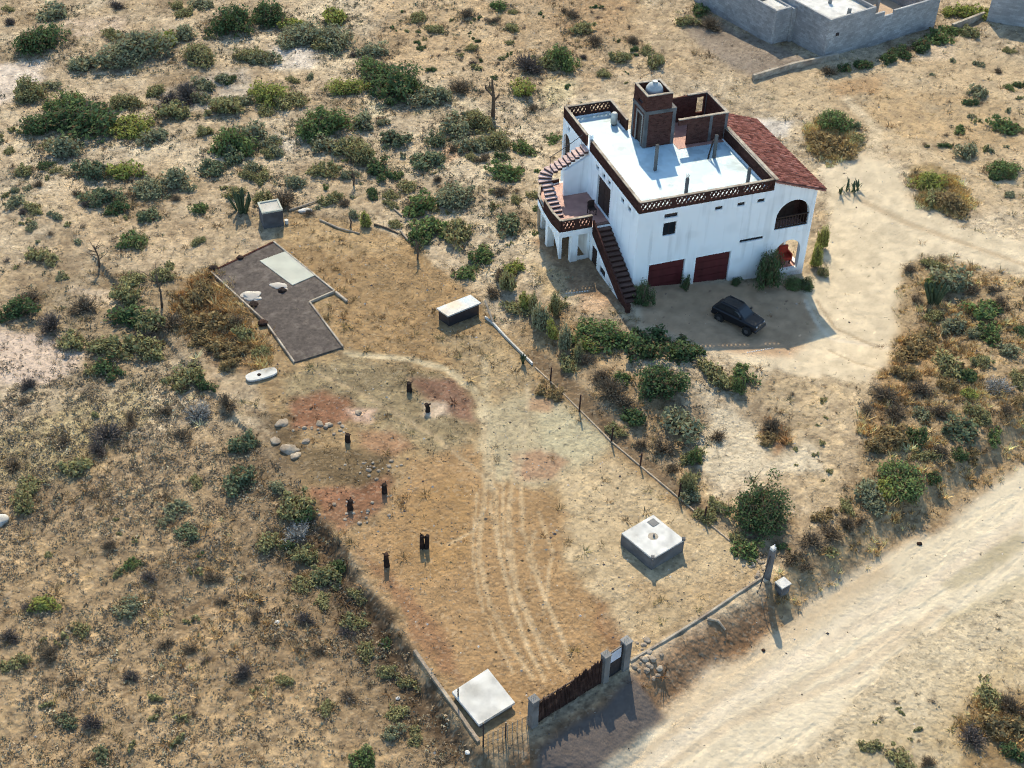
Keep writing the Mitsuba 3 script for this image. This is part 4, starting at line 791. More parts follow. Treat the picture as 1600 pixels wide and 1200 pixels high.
SMALL_PLANTS = """
d 8.96 104.45 0.22 dark green scrub tuft right of the tall dead trunk, second nearest of its kind
p -1.36 100.35 0.22 purple grey scrub tuft above the tall dead trunk, nearest of its kind
o -8.57 110.02 0.28 olive green scrub tuft, sixth nearest to the top photo edge middle
o -7.31 111.64 0.32 olive green scrub tuft, fifth nearest to the top photo edge middle
w -2.16 114.77 0.28 brown scrub tuft, nearest to the top photo edge middle
w 7.73 112.26 0.35 brown scrub tuft, eleventh nearest to the top photo edge middle
p 3.28 113.91 0.28 purple grey scrub tuft, third nearest to the top photo edge middle
o -2.44 100.46 0.23 olive green scrub tuft above the tall dead trunk, nearest of its kind
w -5.10 105.70 0.35 brown scrub tuft above the tall dead trunk, sixth nearest of its kind
w -4.91 103.96 0.32 brown scrub tuft above the tall dead trunk, fourth nearest of its kind
w 3.94 116.83 0.46 brown scrub tuft, sixth nearest to the top photo edge middle
d -4.00 109.45 0.40 dark green scrub tuft, fourth nearest to the top photo edge middle
w -3.69 106.33 0.32 brown scrub tuft above the tall dead trunk, fifth nearest of its kind
w 3.86 106.18 0.39 brown scrub tuft right of the tall dead trunk, fourth nearest of its kind
d -4.34 110.41 0.28 dark green scrub tuft, third nearest to the top photo edge middle
o -1.56 106.55 0.40 olive green scrub tuft above the tall dead trunk, fourth nearest of its kind
w 7.63 117.33 0.29 brown scrub tuft, tenth nearest to the top photo edge middle
w -0.51 110.91 0.31 brown scrub tuft, third nearest to the top photo edge middle
w -5.10 113.57 0.38 brown scrub tuft, second nearest to the top photo edge middle
p 9.16 117.57 0.38 purple grey scrub tuft, fifth nearest to the top photo edge middle
p 7.07 115.55 0.37 purple grey scrub tuft, fourth nearest to the top photo edge middle
w -10.71 108.94 0.33 brown scrub tuft, eighth nearest to the top photo edge middle
o -10.23 111.65 0.35 olive green scrub tuft, seventh nearest to the top photo edge middle
o -0.83 116.07 0.42 olive green scrub tuft, second nearest to the top photo edge middle
o -3.67 103.98 0.40 olive green scrub tuft above the tall dead trunk, second nearest of its kind
o -4.56 113.59 0.23 olive green scrub tuft, nearest to the top photo edge middle
p 0.25 113.03 0.29 purple grey scrub tuft, nearest to the top photo edge middle
p -5.46 107.52 0.40 purple grey scrub tuft, second nearest to the top photo edge middle
p -4.05 105.08 0.42 purple grey scrub tuft above the tall dead trunk, second nearest of its kind
w -2.59 100.66 0.40 brown scrub tuft above the tall dead trunk, second nearest of its kind
p 5.48 106.85 0.43 purple grey scrub tuft right of the tall dead trunk
o -5.11 106.58 0.36 olive green scrub tuft above the tall dead trunk, fifth nearest of its kind
w -2.01 105.40 0.39 brown scrub tuft above the tall dead trunk, third nearest of its kind
d -7.61 103.49 0.43 dark green scrub tuft left of the tall dead trunk
d -1.13 107.35 0.33 dark green scrub tuft above the tall dead trunk, third nearest of its kind
d -3.36 105.81 0.27 dark green scrub tuft above the tall dead trunk, second nearest of its kind
o 9.09 102.73 0.24 olive green scrub tuft right of the tall dead trunk
d 1.78 115.81 0.36 dark green scrub tuft, fifth nearest to the top photo edge middle
d -9.15 109.27 0.37 dark green scrub tuft, seventh nearest to the top photo edge middle
d -3.91 114.27 0.32 dark green scrub tuft, nearest to the top photo edge middle
d 9.90 108.37 0.44 dark green scrub tuft right of the tall dead trunk, fourth nearest of its kind
w -3.17 100.01 0.34 brown scrub tuft above the tall dead trunk, nearest of its kind
o -0.87 109.85 0.44 olive green scrub tuft, fourth nearest to the top photo edge middle
w 9.81 113.24 0.41 brown scrub tuft, twelfth nearest to the top photo edge middle
d 6.86 117.76 0.37 dark green scrub tuft, eleventh nearest to the top photo edge middle
w -6.50 108.10 0.28 brown scrub tuft, fourth nearest to the top photo edge middle
o -6.26 113.93 0.30 olive green scrub tuft, third nearest to the top photo edge middle
d -4.57 111.49 0.23 dark green scrub tuft, second nearest to the top photo edge middle
o -3.98 104.35 0.35 olive green scrub tuft above the tall dead trunk, third nearest of its kind
d -11.47 112.01 0.39 dark green scrub tuft, tenth nearest to the top photo edge middle
d -2.19 102.53 0.34 dark green scrub tuft above the tall dead trunk, nearest of its kind
d 8.54 110.27 0.38 dark green scrub tuft, twelfth nearest to the top photo edge middle
d 4.06 101.81 0.39 dark green scrub tuft right of the tall dead trunk, nearest of its kind
d -8.75 107.96 0.42 dark green scrub tuft, eighth nearest to the top photo edge middle
d 9.78 107.59 0.35 dark green scrub tuft right of the tall dead trunk, third nearest of its kind
w 6.47 116.66 0.30 brown scrub tuft, ninth nearest to the top photo edge middle
w -10.61 115.38 0.31 brown scrub tuft, seventh nearest to the top photo edge middle
w 1.80 102.74 0.37 brown scrub tuft right of the tall dead trunk, nearest of its kind
d -9.17 111.35 0.26 dark green scrub tuft, sixth nearest to the top photo edge middle
w 1.72 109.88 0.24 brown scrub tuft, fifth nearest to the top photo edge middle
p -7.08 106.48 0.31 purple grey scrub tuft left of the tall dead trunk
d -10.93 115.49 0.26 dark green scrub tuft, ninth nearest to the top photo edge middle
w -30.39 78.61 0.34 brown scrub tuft, sixth nearest to the left photo edge middle
o -31.75 79.03 0.32 olive green scrub tuft, fifth nearest to the left photo edge middle
p -27.94 86.02 0.42 purple grey scrub tuft left of the grey block hut, second nearest of its kind
s -32.74 79.87 0.45 grey green scrub tuft, fifth nearest to the left photo edge middle
o -23.36 74.20 0.41 olive green scrub tuft left of the grey block hut, fourth nearest of its kind
s -33.13 76.77 0.24 grey green scrub tuft, second nearest to the left photo edge middle
o -34.55 78.94 0.33 olive green scrub tuft, fourth nearest to the left photo edge middle
p -35.18 80.20 0.43 purple grey scrub tuft, second nearest to the left photo edge middle
o -38.62 88.73 0.44 olive green scrub tuft, sixth nearest to the top left photo corner
o -36.12 89.60 0.49 olive green scrub tuft, seventh nearest to the top left photo corner
s -34.16 78.35 0.45 grey green scrub tuft, third nearest to the left photo edge middle
s -30.47 72.91 0.42 grey green scrub tuft, nearest to the left photo edge middle
s -30.24 76.82 0.39 grey green scrub tuft, fourth nearest to the left photo edge middle
s -25.27 82.90 0.38 grey green scrub tuft left of the grey block hut, second nearest of its kind
o -27.79 79.78 0.34 olive green scrub tuft left of the grey block hut, fifth nearest of its kind
o -38.79 91.62 0.31 olive green scrub tuft, fourth nearest to the top left photo corner
o -30.30 72.84 0.30 olive green scrub tuft, third nearest to the left photo edge middle
o -33.80 73.75 0.26 olive green scrub tuft, second nearest to the left photo edge middle
o -34.61 85.96 0.45 olive green scrub tuft, ninth nearest to the top left photo corner
o -39.50 91.88 0.39 olive green scrub tuft, third nearest to the top left photo corner
s -36.48 83.00 0.42 grey green scrub tuft, sixth nearest to the left photo edge middle
w -35.14 84.00 0.44 brown scrub tuft, second nearest to the top left photo corner
w -32.49 77.66 0.40 brown scrub tuft, fifth nearest to the left photo edge middle
o -40.06 90.89 0.30 olive green scrub tuft, fifth nearest to the top left photo corner
p -34.52 74.32 0.36 purple grey scrub tuft, nearest to the left photo edge middle
o -22.05 77.12 0.46 olive green scrub tuft left of the grey block hut, third nearest of its kind
w -37.92 86.50 0.38 brown scrub tuft, nearest to the top left photo corner
w -24.78 82.65 0.48 brown scrub tuft left of the grey block hut
o -19.12 90.69 0.59 olive green scrub tuft above the grey block hut, fourth nearest of its kind
s -20.00 87.24 0.72 grey green scrub tuft above the grey block hut, nearest of its kind
o -46.88 114.23 0.55 olive green scrub tuft, nearest to the top left photo corner
o -19.08 101.27 0.53 olive green scrub tuft above the grey block hut, eighth nearest of its kind
p -37.19 115.29 0.81 purple grey scrub tuft, second nearest to the top left photo corner
s -29.65 116.02 0.93 grey green scrub tuft, fifth nearest to the top left photo corner
p -14.55 106.43 0.47 purple grey scrub tuft, sixth nearest to the top photo edge middle
o -21.78 98.94 0.42 olive green scrub tuft above the grey block hut, seventh nearest of its kind
o -29.86 98.81 0.81 olive green scrub tuft above the grey block hut, ninth nearest of its kind
p -23.56 81.97 0.32 purple grey scrub tuft left of the grey block hut, nearest of its kind
o -34.92 84.89 0.35 olive green scrub tuft, tenth nearest to the top left photo corner
s -12.37 86.31 0.60 grey green scrub tuft above the bright yellow bush, third nearest of its kind
o -31.64 115.08 0.62 olive green scrub tuft, eighth nearest to the top left photo corner
s -21.52 105.51 0.62 grey green scrub tuft above the grey block hut, eighth nearest of its kind
s -34.34 89.87 0.57 grey green scrub tuft, third nearest to the top left photo corner
o -27.22 108.62 0.40 olive green scrub tuft above the grey block hut, tenth nearest of its kind
s -38.58 99.58 0.69 grey green scrub tuft, nearest to the top left photo corner
s -18.89 89.87 0.77 grey green scrub tuft above the grey block hut, second nearest of its kind
o -37.12 82.41 0.36 olive green scrub tuft, eighth nearest to the left photo edge middle
s -19.28 91.28 0.75 grey green scrub tuft above the grey block hut, third nearest of its kind
o -20.21 85.96 0.59 olive green scrub tuft above the grey block hut, nearest of its kind
s -25.78 97.27 0.78 grey green scrub tuft above the grey block hut, fifth nearest of its kind
p -31.03 81.46 0.50 purple grey scrub tuft left of the grey block hut, third nearest of its kind
o -20.08 95.91 0.78 olive green scrub tuft above the grey block hut, sixth nearest of its kind
s -25.00 101.05 0.78 grey green scrub tuft above the grey block hut, sixth nearest of its kind
o -15.43 90.78 0.74 olive green scrub tuft above the bright yellow bush, second nearest of its kind
o -21.64 84.16 0.36 olive green scrub tuft left of the grey block hut, second nearest of its kind
o -24.62 92.43 0.75 olive green scrub tuft above the grey block hut, fifth nearest of its kind
s -24.03 83.82 0.51 grey green scrub tuft left of the grey block hut, nearest of its kind
s -35.67 83.65 0.41 grey green scrub tuft, fourth nearest to the top left photo corner
p -45.37 110.74 0.68 purple grey scrub tuft, nearest to the top left photo corner
o -30.39 113.63 0.85 olive green scrub tuft, eleventh nearest to the top left photo corner
o -20.88 83.34 0.70 olive green scrub tuft left of the grey block hut, nearest of its kind
s -39.91 90.24 0.39 grey green scrub tuft, second nearest to the top left photo corner
o -18.83 89.19 0.66 olive green scrub tuft above the grey block hut, second nearest of its kind
o -13.51 82.83 0.69 olive green scrub tuft left of the bright yellow bush
s -17.47 102.19 0.47 grey green scrub tuft above the grey block hut, seventh nearest of its kind
o -35.56 108.90 0.78 olive green scrub tuft, second nearest to the top left photo corner
o -31.11 82.41 0.48 olive green scrub tuft left of the grey block hut, sixth nearest of its kind
s -22.22 97.09 0.80 grey green scrub tuft above the grey block hut, fourth nearest of its kind
w -2.72 88.31 0.52 brown scrub tuft below the tall dead trunk, second nearest of its kind
o -13.38 87.61 0.34 olive green scrub tuft above the bright yellow bush, nearest of its kind
w -0.08 83.75 0.31 brown scrub tuft below the tall dead trunk, fifth nearest of its kind
w 2.68 89.15 0.29 brown scrub tuft right of the tall dead trunk, third nearest of its kind
o 2.26 83.23 0.55 olive green scrub tuft below the tall dead trunk, fourth nearest of its kind
o -6.31 86.98 0.27 olive green scrub tuft right of the bright yellow bush, fifth nearest of its kind
s -10.59 94.12 0.45 grey green scrub tuft above the bright yellow bush, fifth nearest of its kind
w 2.04 77.67 0.24 brown scrub tuft right of the blue lidded shed
o -8.71 79.85 0.50 olive green scrub tuft right of the bright yellow bush, second nearest of its kind
g 1.72 81.25 0.43 green scrub tuft below the tall dead trunk, second nearest of its kind
o -0.39 77.02 0.23 olive green scrub tuft above the blue lidded shed
o -15.71 86.99 0.38 olive green scrub tuft above the grey block hut, third nearest of its kind
s -11.61 85.32 0.24 grey green scrub tuft above the bright yellow bush, second nearest of its kind
w -14.93 81.15 0.52 brown scrub tuft right of the grey block hut
o -5.42 92.17 0.28 olive green scrub tuft left of the tall dead trunk
w -9.50 82.66 0.29 brown scrub tuft right of the bright yellow bush, nearest of its kind
s -8.78 89.39 0.36 grey green scrub tuft above the bright yellow bush, fourth nearest of its kind
g -13.09 88.55 0.27 green scrub tuft above the bright yellow bush, second nearest of its kind
s -14.37 81.97 0.33 grey green scrub tuft left of the bright yellow bush, second nearest of its kind
o 1.07 83.28 0.55 olive green scrub tuft below the tall dead trunk, third nearest of its kind
s -12.01 83.46 0.24 grey green scrub tuft above the bright yellow bush, nearest of its kind
s -11.81 81.22 0.48 grey green scrub tuft left of the bright yellow bush, nearest of its kind
w -5.92 85.92 0.46 brown scrub tuft right of the bright yellow bush, third nearest of its kind
g 1.42 86.69 0.33 green scrub tuft below the tall dead trunk, nearest of its kind
o -5.02 81.56 0.25 olive green scrub tuft right of the bright yellow bush, sixth nearest of its kind
w -12.47 82.50 0.53 brown scrub tuft left of the bright yellow bush
w -2.34 89.11 0.46 brown scrub tuft below the tall dead trunk, nearest of its kind
o -9.02 82.50 0.46 olive green scrub tuft right of the bright yellow bush, nearest of its kind
g 1.26 78.17 0.27 green scrub tuft above the blue lidded shed
w -0.56 84.19 0.24 brown scrub tuft below the tall dead trunk, fourth nearest of its kind
g -8.91 86.56 0.45 green scrub tuft above the bright yellow bush, nearest of its kind
w -5.05 90.23 0.49 brown scrub tuft below the tall dead trunk, third nearest of its kind
w -2.57 82.59 0.25 brown scrub tuft below the tall dead trunk, sixth nearest of its kind
w -7.60 82.20 0.54 brown scrub tuft right of the bright yellow bush, second nearest of its kind
o -3.59 88.89 0.50 olive green scrub tuft below the tall dead trunk, nearest of its kind
o -1.84 83.79 0.39 olive green scrub tuft below the tall dead trunk, second nearest of its kind
w 1.88 90.63 0.30 brown scrub tuft right of the tall dead trunk, second nearest of its kind
o -8.22 84.59 0.29 olive green scrub tuft right of the bright yellow bush, third nearest of its kind
g -14.18 84.79 0.38 green scrub tuft left of the bright yellow bush
o -5.73 81.98 0.41 olive green scrub tuft right of the bright yellow bush, fourth nearest of its kind
o -21.22 50.33 0.20 olive green scrub tuft, sixth nearest to the left photo edge middle
o -20.74 49.18 0.23 olive green scrub tuft, ninth nearest to the left photo edge middle
w -10.78 43.06 0.31 brown scrub tuft below the charred stumps, nearest of its kind
w -26.50 56.45 0.40 brown scrub tuft, nearest to the left photo edge middle
w -10.36 41.24 0.18 brown scrub tuft below the charred stumps, third nearest of its kind
w -5.10 38.20 0.17 brown scrub tuft left of the square white slab, nearest of its kind
w -9.47 48.78 0.19 brown scrub tuft left of the charred stumps, nearest of its kind
w -20.87 54.13 0.38 brown scrub tuft left of the white oval slab
o -24.11 47.59 0.27 olive green scrub tuft, seventh nearest to the left photo edge middle
w -10.15 42.19 0.37 brown scrub tuft below the charred stumps, second nearest of its kind
w -21.95 39.76 0.29 brown scrub tuft, second nearest to the bottom left photo corner
o -22.75 42.06 0.24 olive green scrub tuft, nearest to the bottom left photo corner
w -24.69 50.49 0.41 brown scrub tuft, second nearest to the left photo edge middle
o -17.44 53.41 0.42 olive green scrub tuft below the white oval slab
o -21.90 42.11 0.36 olive green scrub tuft, second nearest to the bottom left photo corner
o -16.92 39.21 0.17 olive green scrub tuft, fourth nearest to the bottom left photo corner
w -17.12 38.25 0.22 brown scrub tuft, fourth nearest to the bottom left photo corner
o -11.95 39.54 0.21 olive green scrub tuft below the charred stumps, second nearest of its kind
w -15.64 41.38 0.19 brown scrub tuft, eighth nearest to the bottom left photo corner
w -20.22 41.53 0.26 brown scrub tuft, third nearest to the bottom left photo corner
w -22.11 52.10 0.35 brown scrub tuft, fourth nearest to the left photo edge middle
o -20.20 46.64 0.35 olive green scrub tuft, eleventh nearest to the left photo edge middle
w -15.60 50.98 0.33 brown scrub tuft below the white oval slab
o -24.47 58.61 0.34 olive green scrub tuft, nearest to the left photo edge middle
o -11.08 46.71 0.23 olive green scrub tuft left of the charred stumps, nearest of its kind
o -16.41 37.82 0.26 olive green scrub tuft, third nearest to the bottom left photo corner
o -19.81 48.89 0.24 olive green scrub tuft, tenth nearest to the left photo edge middle
w -19.01 36.26 0.15 brown scrub tuft, nearest to the bottom left photo corner
w -14.70 38.66 0.22 brown scrub tuft, seventh nearest to the bottom left photo corner
o -8.83 46.46 0.35 olive green scrub tuft below the charred stumps, nearest of its kind
w -25.06 43.66 0.28 brown scrub tuft, fifth nearest to the bottom left photo corner
w -14.87 46.95 0.18 brown scrub tuft left of the charred stumps, fourth nearest of its kind
w -13.59 46.80 0.34 brown scrub tuft left of the charred stumps, second nearest of its kind
w -14.66 38.14 0.35 brown scrub tuft, sixth nearest to the bottom left photo corner
w -22.94 52.46 0.36 brown scrub tuft, third nearest to the left photo edge middle
w -14.48 47.68 0.22 brown scrub tuft left of the charred stumps, third nearest of its kind
w -6.45 40.18 0.35 brown scrub tuft left of the square white slab, second nearest of its kind
o -16.21 46.86 0.35 olive green scrub tuft left of the charred stumps, second nearest of its kind
o 16.47 56.04 0.18 olive green scrub tuft above the big roadside tree, nearest of its kind
o 18.21 57.87 0.24 olive green scrub tuft above the big roadside tree, third nearest of its kind
o 17.57 56.88 0.17 olive green scrub tuft right of the big roadside tree, second nearest of its kind
o 18.20 59.49 0.17 olive green scrub tuft above the big roadside tree, fourth nearest of its kind
w 17.09 62.19 0.26 brown scrub tuft below the parked black car
o 18.79 61.77 0.26 olive green scrub tuft above the big roadside tree, sixth nearest of its kind
w 15.93 58.62 0.23 brown scrub tuft above the big roadside tree, nearest of its kind
o 18.17 55.49 0.23 olive green scrub tuft right of the big roadside tree, fourth nearest of its kind
o 16.55 57.36 0.21 olive green scrub tuft above the big roadside tree, second nearest of its kind
o 19.07 61.93 0.18 olive green scrub tuft above the big roadside tree, seventh nearest of its kind
w 17.87 56.40 0.24 brown scrub tuft right of the big roadside tree
o 17.69 56.95 0.19 olive green scrub tuft right of the big roadside tree, third nearest of its kind
w 15.49 60.89 0.22 brown scrub tuft above the big roadside tree, second nearest of its kind
o 17.74 54.78 0.15 olive green scrub tuft right of the big roadside tree, nearest of its kind
w 19.45 60.70 0.21 brown scrub tuft above the big roadside tree, third nearest of its kind
o 18.73 60.24 0.18 olive green scrub tuft above the big roadside tree, fifth nearest of its kind
o 41.84 101.65 0.31 olive green scrub tuft, nearest to the top right photo corner
w 32.12 93.58 0.36 brown scrub tuft right of the grey block building, nearest of its kind
s 37.85 108.77 0.36 grey green scrub tuft, second nearest to the top right photo corner
w 35.66 103.46 0.28 brown scrub tuft, second nearest to the top right photo corner
s 40.14 108.26 0.42 grey green scrub tuft, nearest to the top right photo corner
s 37.16 92.82 0.33 grey green scrub tuft, sixth nearest to the top right photo corner
w 35.81 100.93 0.30 brown scrub tuft, third nearest to the top right photo corner
s 36.96 98.57 0.32 grey green scrub tuft, fourth nearest to the top right photo corner
s 38.65 93.59 0.26 grey green scrub tuft, fifth nearest to the top right photo corner
s 35.40 105.74 0.24 grey green scrub tuft right of the grey block building
o 32.41 93.35 0.27 olive green scrub tuft right of the grey block building
w 38.38 100.99 0.34 brown scrub tuft, nearest to the top right photo corner
s 40.38 99.58 0.32 grey green scrub tuft, third nearest to the top right photo corner
o 37.21 97.72 0.40 olive green scrub tuft, second nearest to the top right photo corner
w 32.99 91.31 0.23 brown scrub tuft right of the grey block building, third nearest of its kind
w 34.20 95.23 0.32 brown scrub tuft right of the grey block building, second nearest of its kind
o 21.73 39.62 0.13 olive green scrub tuft, nearest to the bottom right photo corner
o 19.25 39.95 0.18 olive green scrub tuft, sixth nearest to the bottom right photo corner
o 19.28 39.59 0.21 olive green scrub tuft, fifth nearest to the bottom right photo corner
w 20.73 38.15 0.20 brown scrub tuft, nearest to the bottom right photo corner
w 25.31 45.01 0.26 brown scrub tuft, sixth nearest to the bottom right photo corner
w 25.58 45.99 0.25 brown scrub tuft, ninth nearest to the bottom right photo corner
o 19.71 38.76 0.24 olive green scrub tuft, third nearest to the bottom right photo corner
w 19.73 38.09 0.14 brown scrub tuft, second nearest to the bottom right photo corner
w 19.08 40.30 0.24 brown scrub tuft, seventh nearest to the bottom right photo corner
o 19.40 38.17 0.13 olive green scrub tuft, fourth nearest to the bottom right photo corner
w 24.65 44.52 0.13 brown scrub tuft, fifth nearest to the bottom right photo corner
w 20.06 38.84 0.13 brown scrub tuft, third nearest to the bottom right photo corner
w 18.21 39.32 0.23 brown scrub tuft, eighth nearest to the bottom right photo corner
o 23.80 41.93 0.24 olive green scrub tuft, second nearest to the bottom right photo corner
w 20.26 40.79 0.19 brown scrub tuft, fourth nearest to the bottom right photo corner
o 17.94 39.10 0.16 olive green scrub tuft, seventh nearest to the bottom right photo corner
w 29.77 60.44 0.28 brown scrub tuft, nearest to the right photo edge
k 21.57 57.37 0.29 golden scrub tuft right of the big roadside tree, nearest of its kind
k 30.72 71.51 0.29 golden scrub tuft, fourth nearest to the right photo edge
k 25.48 56.70 0.27 golden scrub tuft, eighth nearest to the right photo edge
w 32.94 71.99 0.31 brown scrub tuft, third nearest to the right photo edge
w 29.98 69.22 0.27 brown scrub tuft, second nearest to the right photo edge
k 21.44 52.37 0.39 golden scrub tuft right of the big roadside tree, second nearest of its kind
k 31.68 64.76 0.46 golden scrub tuft, nearest to the right photo edge
k 18.82 50.08 0.33 golden scrub tuft right of the concrete meter box
k 28.81 67.24 0.34 golden scrub tuft, third nearest to the right photo edge
k 26.90 57.16 0.35 golden scrub tuft, sixth nearest to the right photo edge
w 27.94 58.21 0.40 brown scrub tuft, fourth nearest to the right photo edge
k 24.64 60.02 0.30 golden scrub tuft, seventh nearest to the right photo edge
k 24.67 55.09 0.22 golden scrub tuft, ninth nearest to the right photo edge
k 26.82 57.53 0.44 golden scrub tuft, fifth nearest to the right photo edge
k 30.89 62.25 0.43 golden scrub tuft, second nearest to the right photo edge
"""
NEAR_BUSH = np.zeros(len(X))
for row in PLANTS.strip().splitlines():
    _, px, py, pr, _ = row.split(' ', 4); px, py, pr = float(px), float(py), float(pr)
    ii = np.nonzero((np.abs(X - px) < pr * 2.2) & (np.abs(Y - py) < pr * 2.2))[0]
    NEAR_BUSH[ii] = np.maximum(NEAR_BUSH[ii], sstep(pr * 2.1, pr * 0.9, np.hypot(X[ii] - px, Y[ii] - py)))
# ---------------------------------------------------------------- dry grass: tufts nobody could count
def tufts(n, weight, size, name, label, hue, dark=(0.5, 1.15), seed=1, B=7, wid=0.10, lean_=(0.3, 1.1)):
    r = np.random.default_rng(seed); area = (0.36 * Y + 14) * Y * Y
    w = np.maximum(weight, 0) * area; i = r.choice(len(X), n, p=w / w.sum())
    base = PTS[i] + np.column_stack([r.uniform(-0.08, 0.08, (n, 2)), np.full(n, -0.02)])
    s = r.uniform(*size, n) * r.choice([0.7, 1, 1.6], n, p=[0.5, 0.38, 0.12]); az = r.uniform(0, 2 * np.pi, (n, B)); lean = r.uniform(*lean_, (n, B)); ln = s[:, None] * r.uniform(0.5, 1.2, (n, B))
    tip = base[:, None] + np.stack([np.cos(az) * lean * ln, np.sin(az) * lean * ln, ln * 0.7], -1)
    sd = np.stack([-np.sin(az), np.cos(az), 0 * az], -1) * (s[:, None, None] * wid)
    off = np.stack([np.cos(az), np.sin(az), 0 * az], -1) * (s[:, None, None] * r.uniform(0, 0.5, (n, B, 1)))
    v = np.stack([base[:, None] + off - sd, base[:, None] + off + sd, tip], 2).reshape(-1, 3)
    c = COLOR[i] * r.uniform(*dark, (n, 1)) * hue[r.integers(0, len(hue), n)]
    c = (np.repeat(c, B, 0) * r.uniform(0.8, 1.25, (n * B, 1))).repeat(3, 0).clip(0.01, 0.7)
    put(name, (v, np.arange(len(v)).reshape(-1, 3)), 'vertex_paint', color=c, label=label, kind='stuff')
H1 = np.array([(1, 1, 1), (1.05, 0.97, 0.85), (0.85, 0.88, 0.8), (0.75, 0.68, 0.62), (1.1, 1.08, 1.0)])
tufts(90000, DENS, (0.07, 0.17), 'dry_grass', 'short dry grass tufts scattered over the tan scrubland and yard', H1, (0.65, 1.35), seed=3, B=6)
tufts(13000, DENS * (0.12 + sstep(0.0, 0.25, n3 + n4b) + 1.3 * NEAR_BUSH), (0.14, 0.30), 'dry_weeds', 'low brown and olive weeds in patches on the slopes', np.array([(0.72, 0.78, 0.62), (0.78, 0.66, 0.56), (0.66, 0.6, 0.54), (0.95, 0.92, 0.78), (1.1, 1.05, 0.9)]), (0.65, 1.15), seed=4, B=18, wid=0.075, lean_=(0.5, 1.8))

tufts(10000, GOLD * sstep(-0.12, 0.18, n1 + n3), (0.18, 0.42), 'golden_grass', 'tall golden brown dry grass in thick patches', np.array([(1.95, 1.85, 1.45), (1.7, 1.6, 1.3), (1.35, 1.3, 1.1), (2.3, 2.2, 1.8)]), (0.7, 1.3), seed=6, B=16, wid=0.075, lean_=(0.25, 1.0))
def scrub_mass(n, weight, name, label, cols, seed):
    r = np.random.default_rng(seed); area = (0.36 * Y + 14) * Y * Y; w = weight * area; i = r.choice(len(X), n, p=w / w.sum()); B = 15
    s = r.uniform(0.10, 0.30, n) * r.choice([0.8, 1.3], n, p=[0.75, 0.25]); d = r.normal(size=(n, B, 3)); d /= np.linalg.norm(d, axis=2)[..., None]; d[..., 2] = np.abs(d[..., 2]) * 0.8
    c = PTS[i][:, None] + d * (s[:, None, None] * r.uniform(0.3, 1, (n, B, 1))); u = r.normal(size=(n, B, 3, 3)); u /= np.linalg.norm(u, axis=3)[..., None]
    v = (c[:, :, None] + u * (s[:, None, None, None] * 0.3)).reshape(-1, 3); col = cols[r.integers(0, len(cols), n)] * r.uniform(0.7, 1.35, (n, 1))
    col = (np.repeat(col, B, 0) * r.uniform(0.8, 1.25, (n * B, 1))).repeat(3, 0)
    put(name, (v, np.arange(len(v)).reshape(-1, 3)), 'vertex_paint', color=col.clip(0.01, 0.5), label=label, kind='stuff')
upper = sstep(52, 66, Y + 0.25 * X) * sstep(6, -2, X - 0.10 * (Y - 66) + 3 * n9) + 0.5 * sstep(0.3, 0.6, NEAR_BUSH)
scrub_mass(17000, np.clip(upper * DENS * (0.06 + 1.2 * NEAR_BUSH + 0.9 * sstep(0.02, 0.22, n3 + n9)), 0, None) * (PIECE == 0), 'low_scrub', 'low grey green scrub filling the ground between the bushes', np.array([(0.17, 0.17, 0.115), (0.14, 0.15, 0.09), (0.21, 0.185, 0.13), (0.16, 0.13, 0.10), (0.13, 0.14, 0.105)]), 8)
hill = sstep(-2, 2, line_dist(X, Y, CUT)[0]) * sstep(74, 62, Y - 0.15 * X) * (PIECE == 0) * (X < 8)
scrub_mass(10500, hill * (0.25 + sstep(-0.1, 0.2, n3 + n1 + n9)) + 1e-9, 'dry_mat', 'matted dry brown grass and twigs on the slope left of the yard', np.array([(0.30, 0.235, 0.155), (0.22, 0.175, 0.12), (0.38, 0.31, 0.21), (0.18, 0.15, 0.11), (0.25, 0.22, 0.14)]), 12)
def pebbles(n, weight, name, label, seed, earth=False):
    r = np.random.default_rng(seed); area = (0.36 * Y + 14) * Y * Y; w = weight * area; i = r.choice(len(X), n, p=w / w.sum())
    o = np.array([(1, 0, 0), (0, 1, 0), (-1, 0, 0), (0, -1, 0), (0, 0, 0.8)], float); s = r.uniform(0.025, 0.06, n) * r.choice([1, 1.8], n, p=[0.85, 0.15])
    v = (PTS[i][:, None] + o * s[:, None, None] * r.uniform(0.6, 1.3, (n, 5, 1))).reshape(-1, 3); f = (np.arange(n)[:, None, None] * 5 + np.array([(0, 1, 4), (1, 2, 4), (2, 3, 4), (3, 0, 4)])).reshape(-1, 3)
    c = np.array([(0.35, 0.31, 0.25), (0.18, 0.14, 0.10), (0.5, 0.46, 0.40), (0.12, 0.10, 0.09)])[r.integers(0, 4, n)] * r.uniform(0.7, 1.2, (n, 1))
    if earth: c = (COLOR[i] * r.uniform(0.6, 1.25, (n, 1))).clip(0.01, 0.7)
    put(name, (v, f), 'vertex_paint', color=np.repeat(c, 5, 0), label=label, kind='stuff')
pebbles(14000, (PIECE == 3) * (0.5 + sstep(0.05, 0.3, n3 + n1)) + (PIECE == 0) * 0.15, 'soil_clods', 'crumbly clods of earth lying over the yard', 10, True)
pebbles(9000, 0.25 + (PIECE == 3) * 0.8 + sstep(0.0, 0.3, n3) * 0.5, 'pebbles', 'small loose stones strewn over yard, road and slopes', 9)

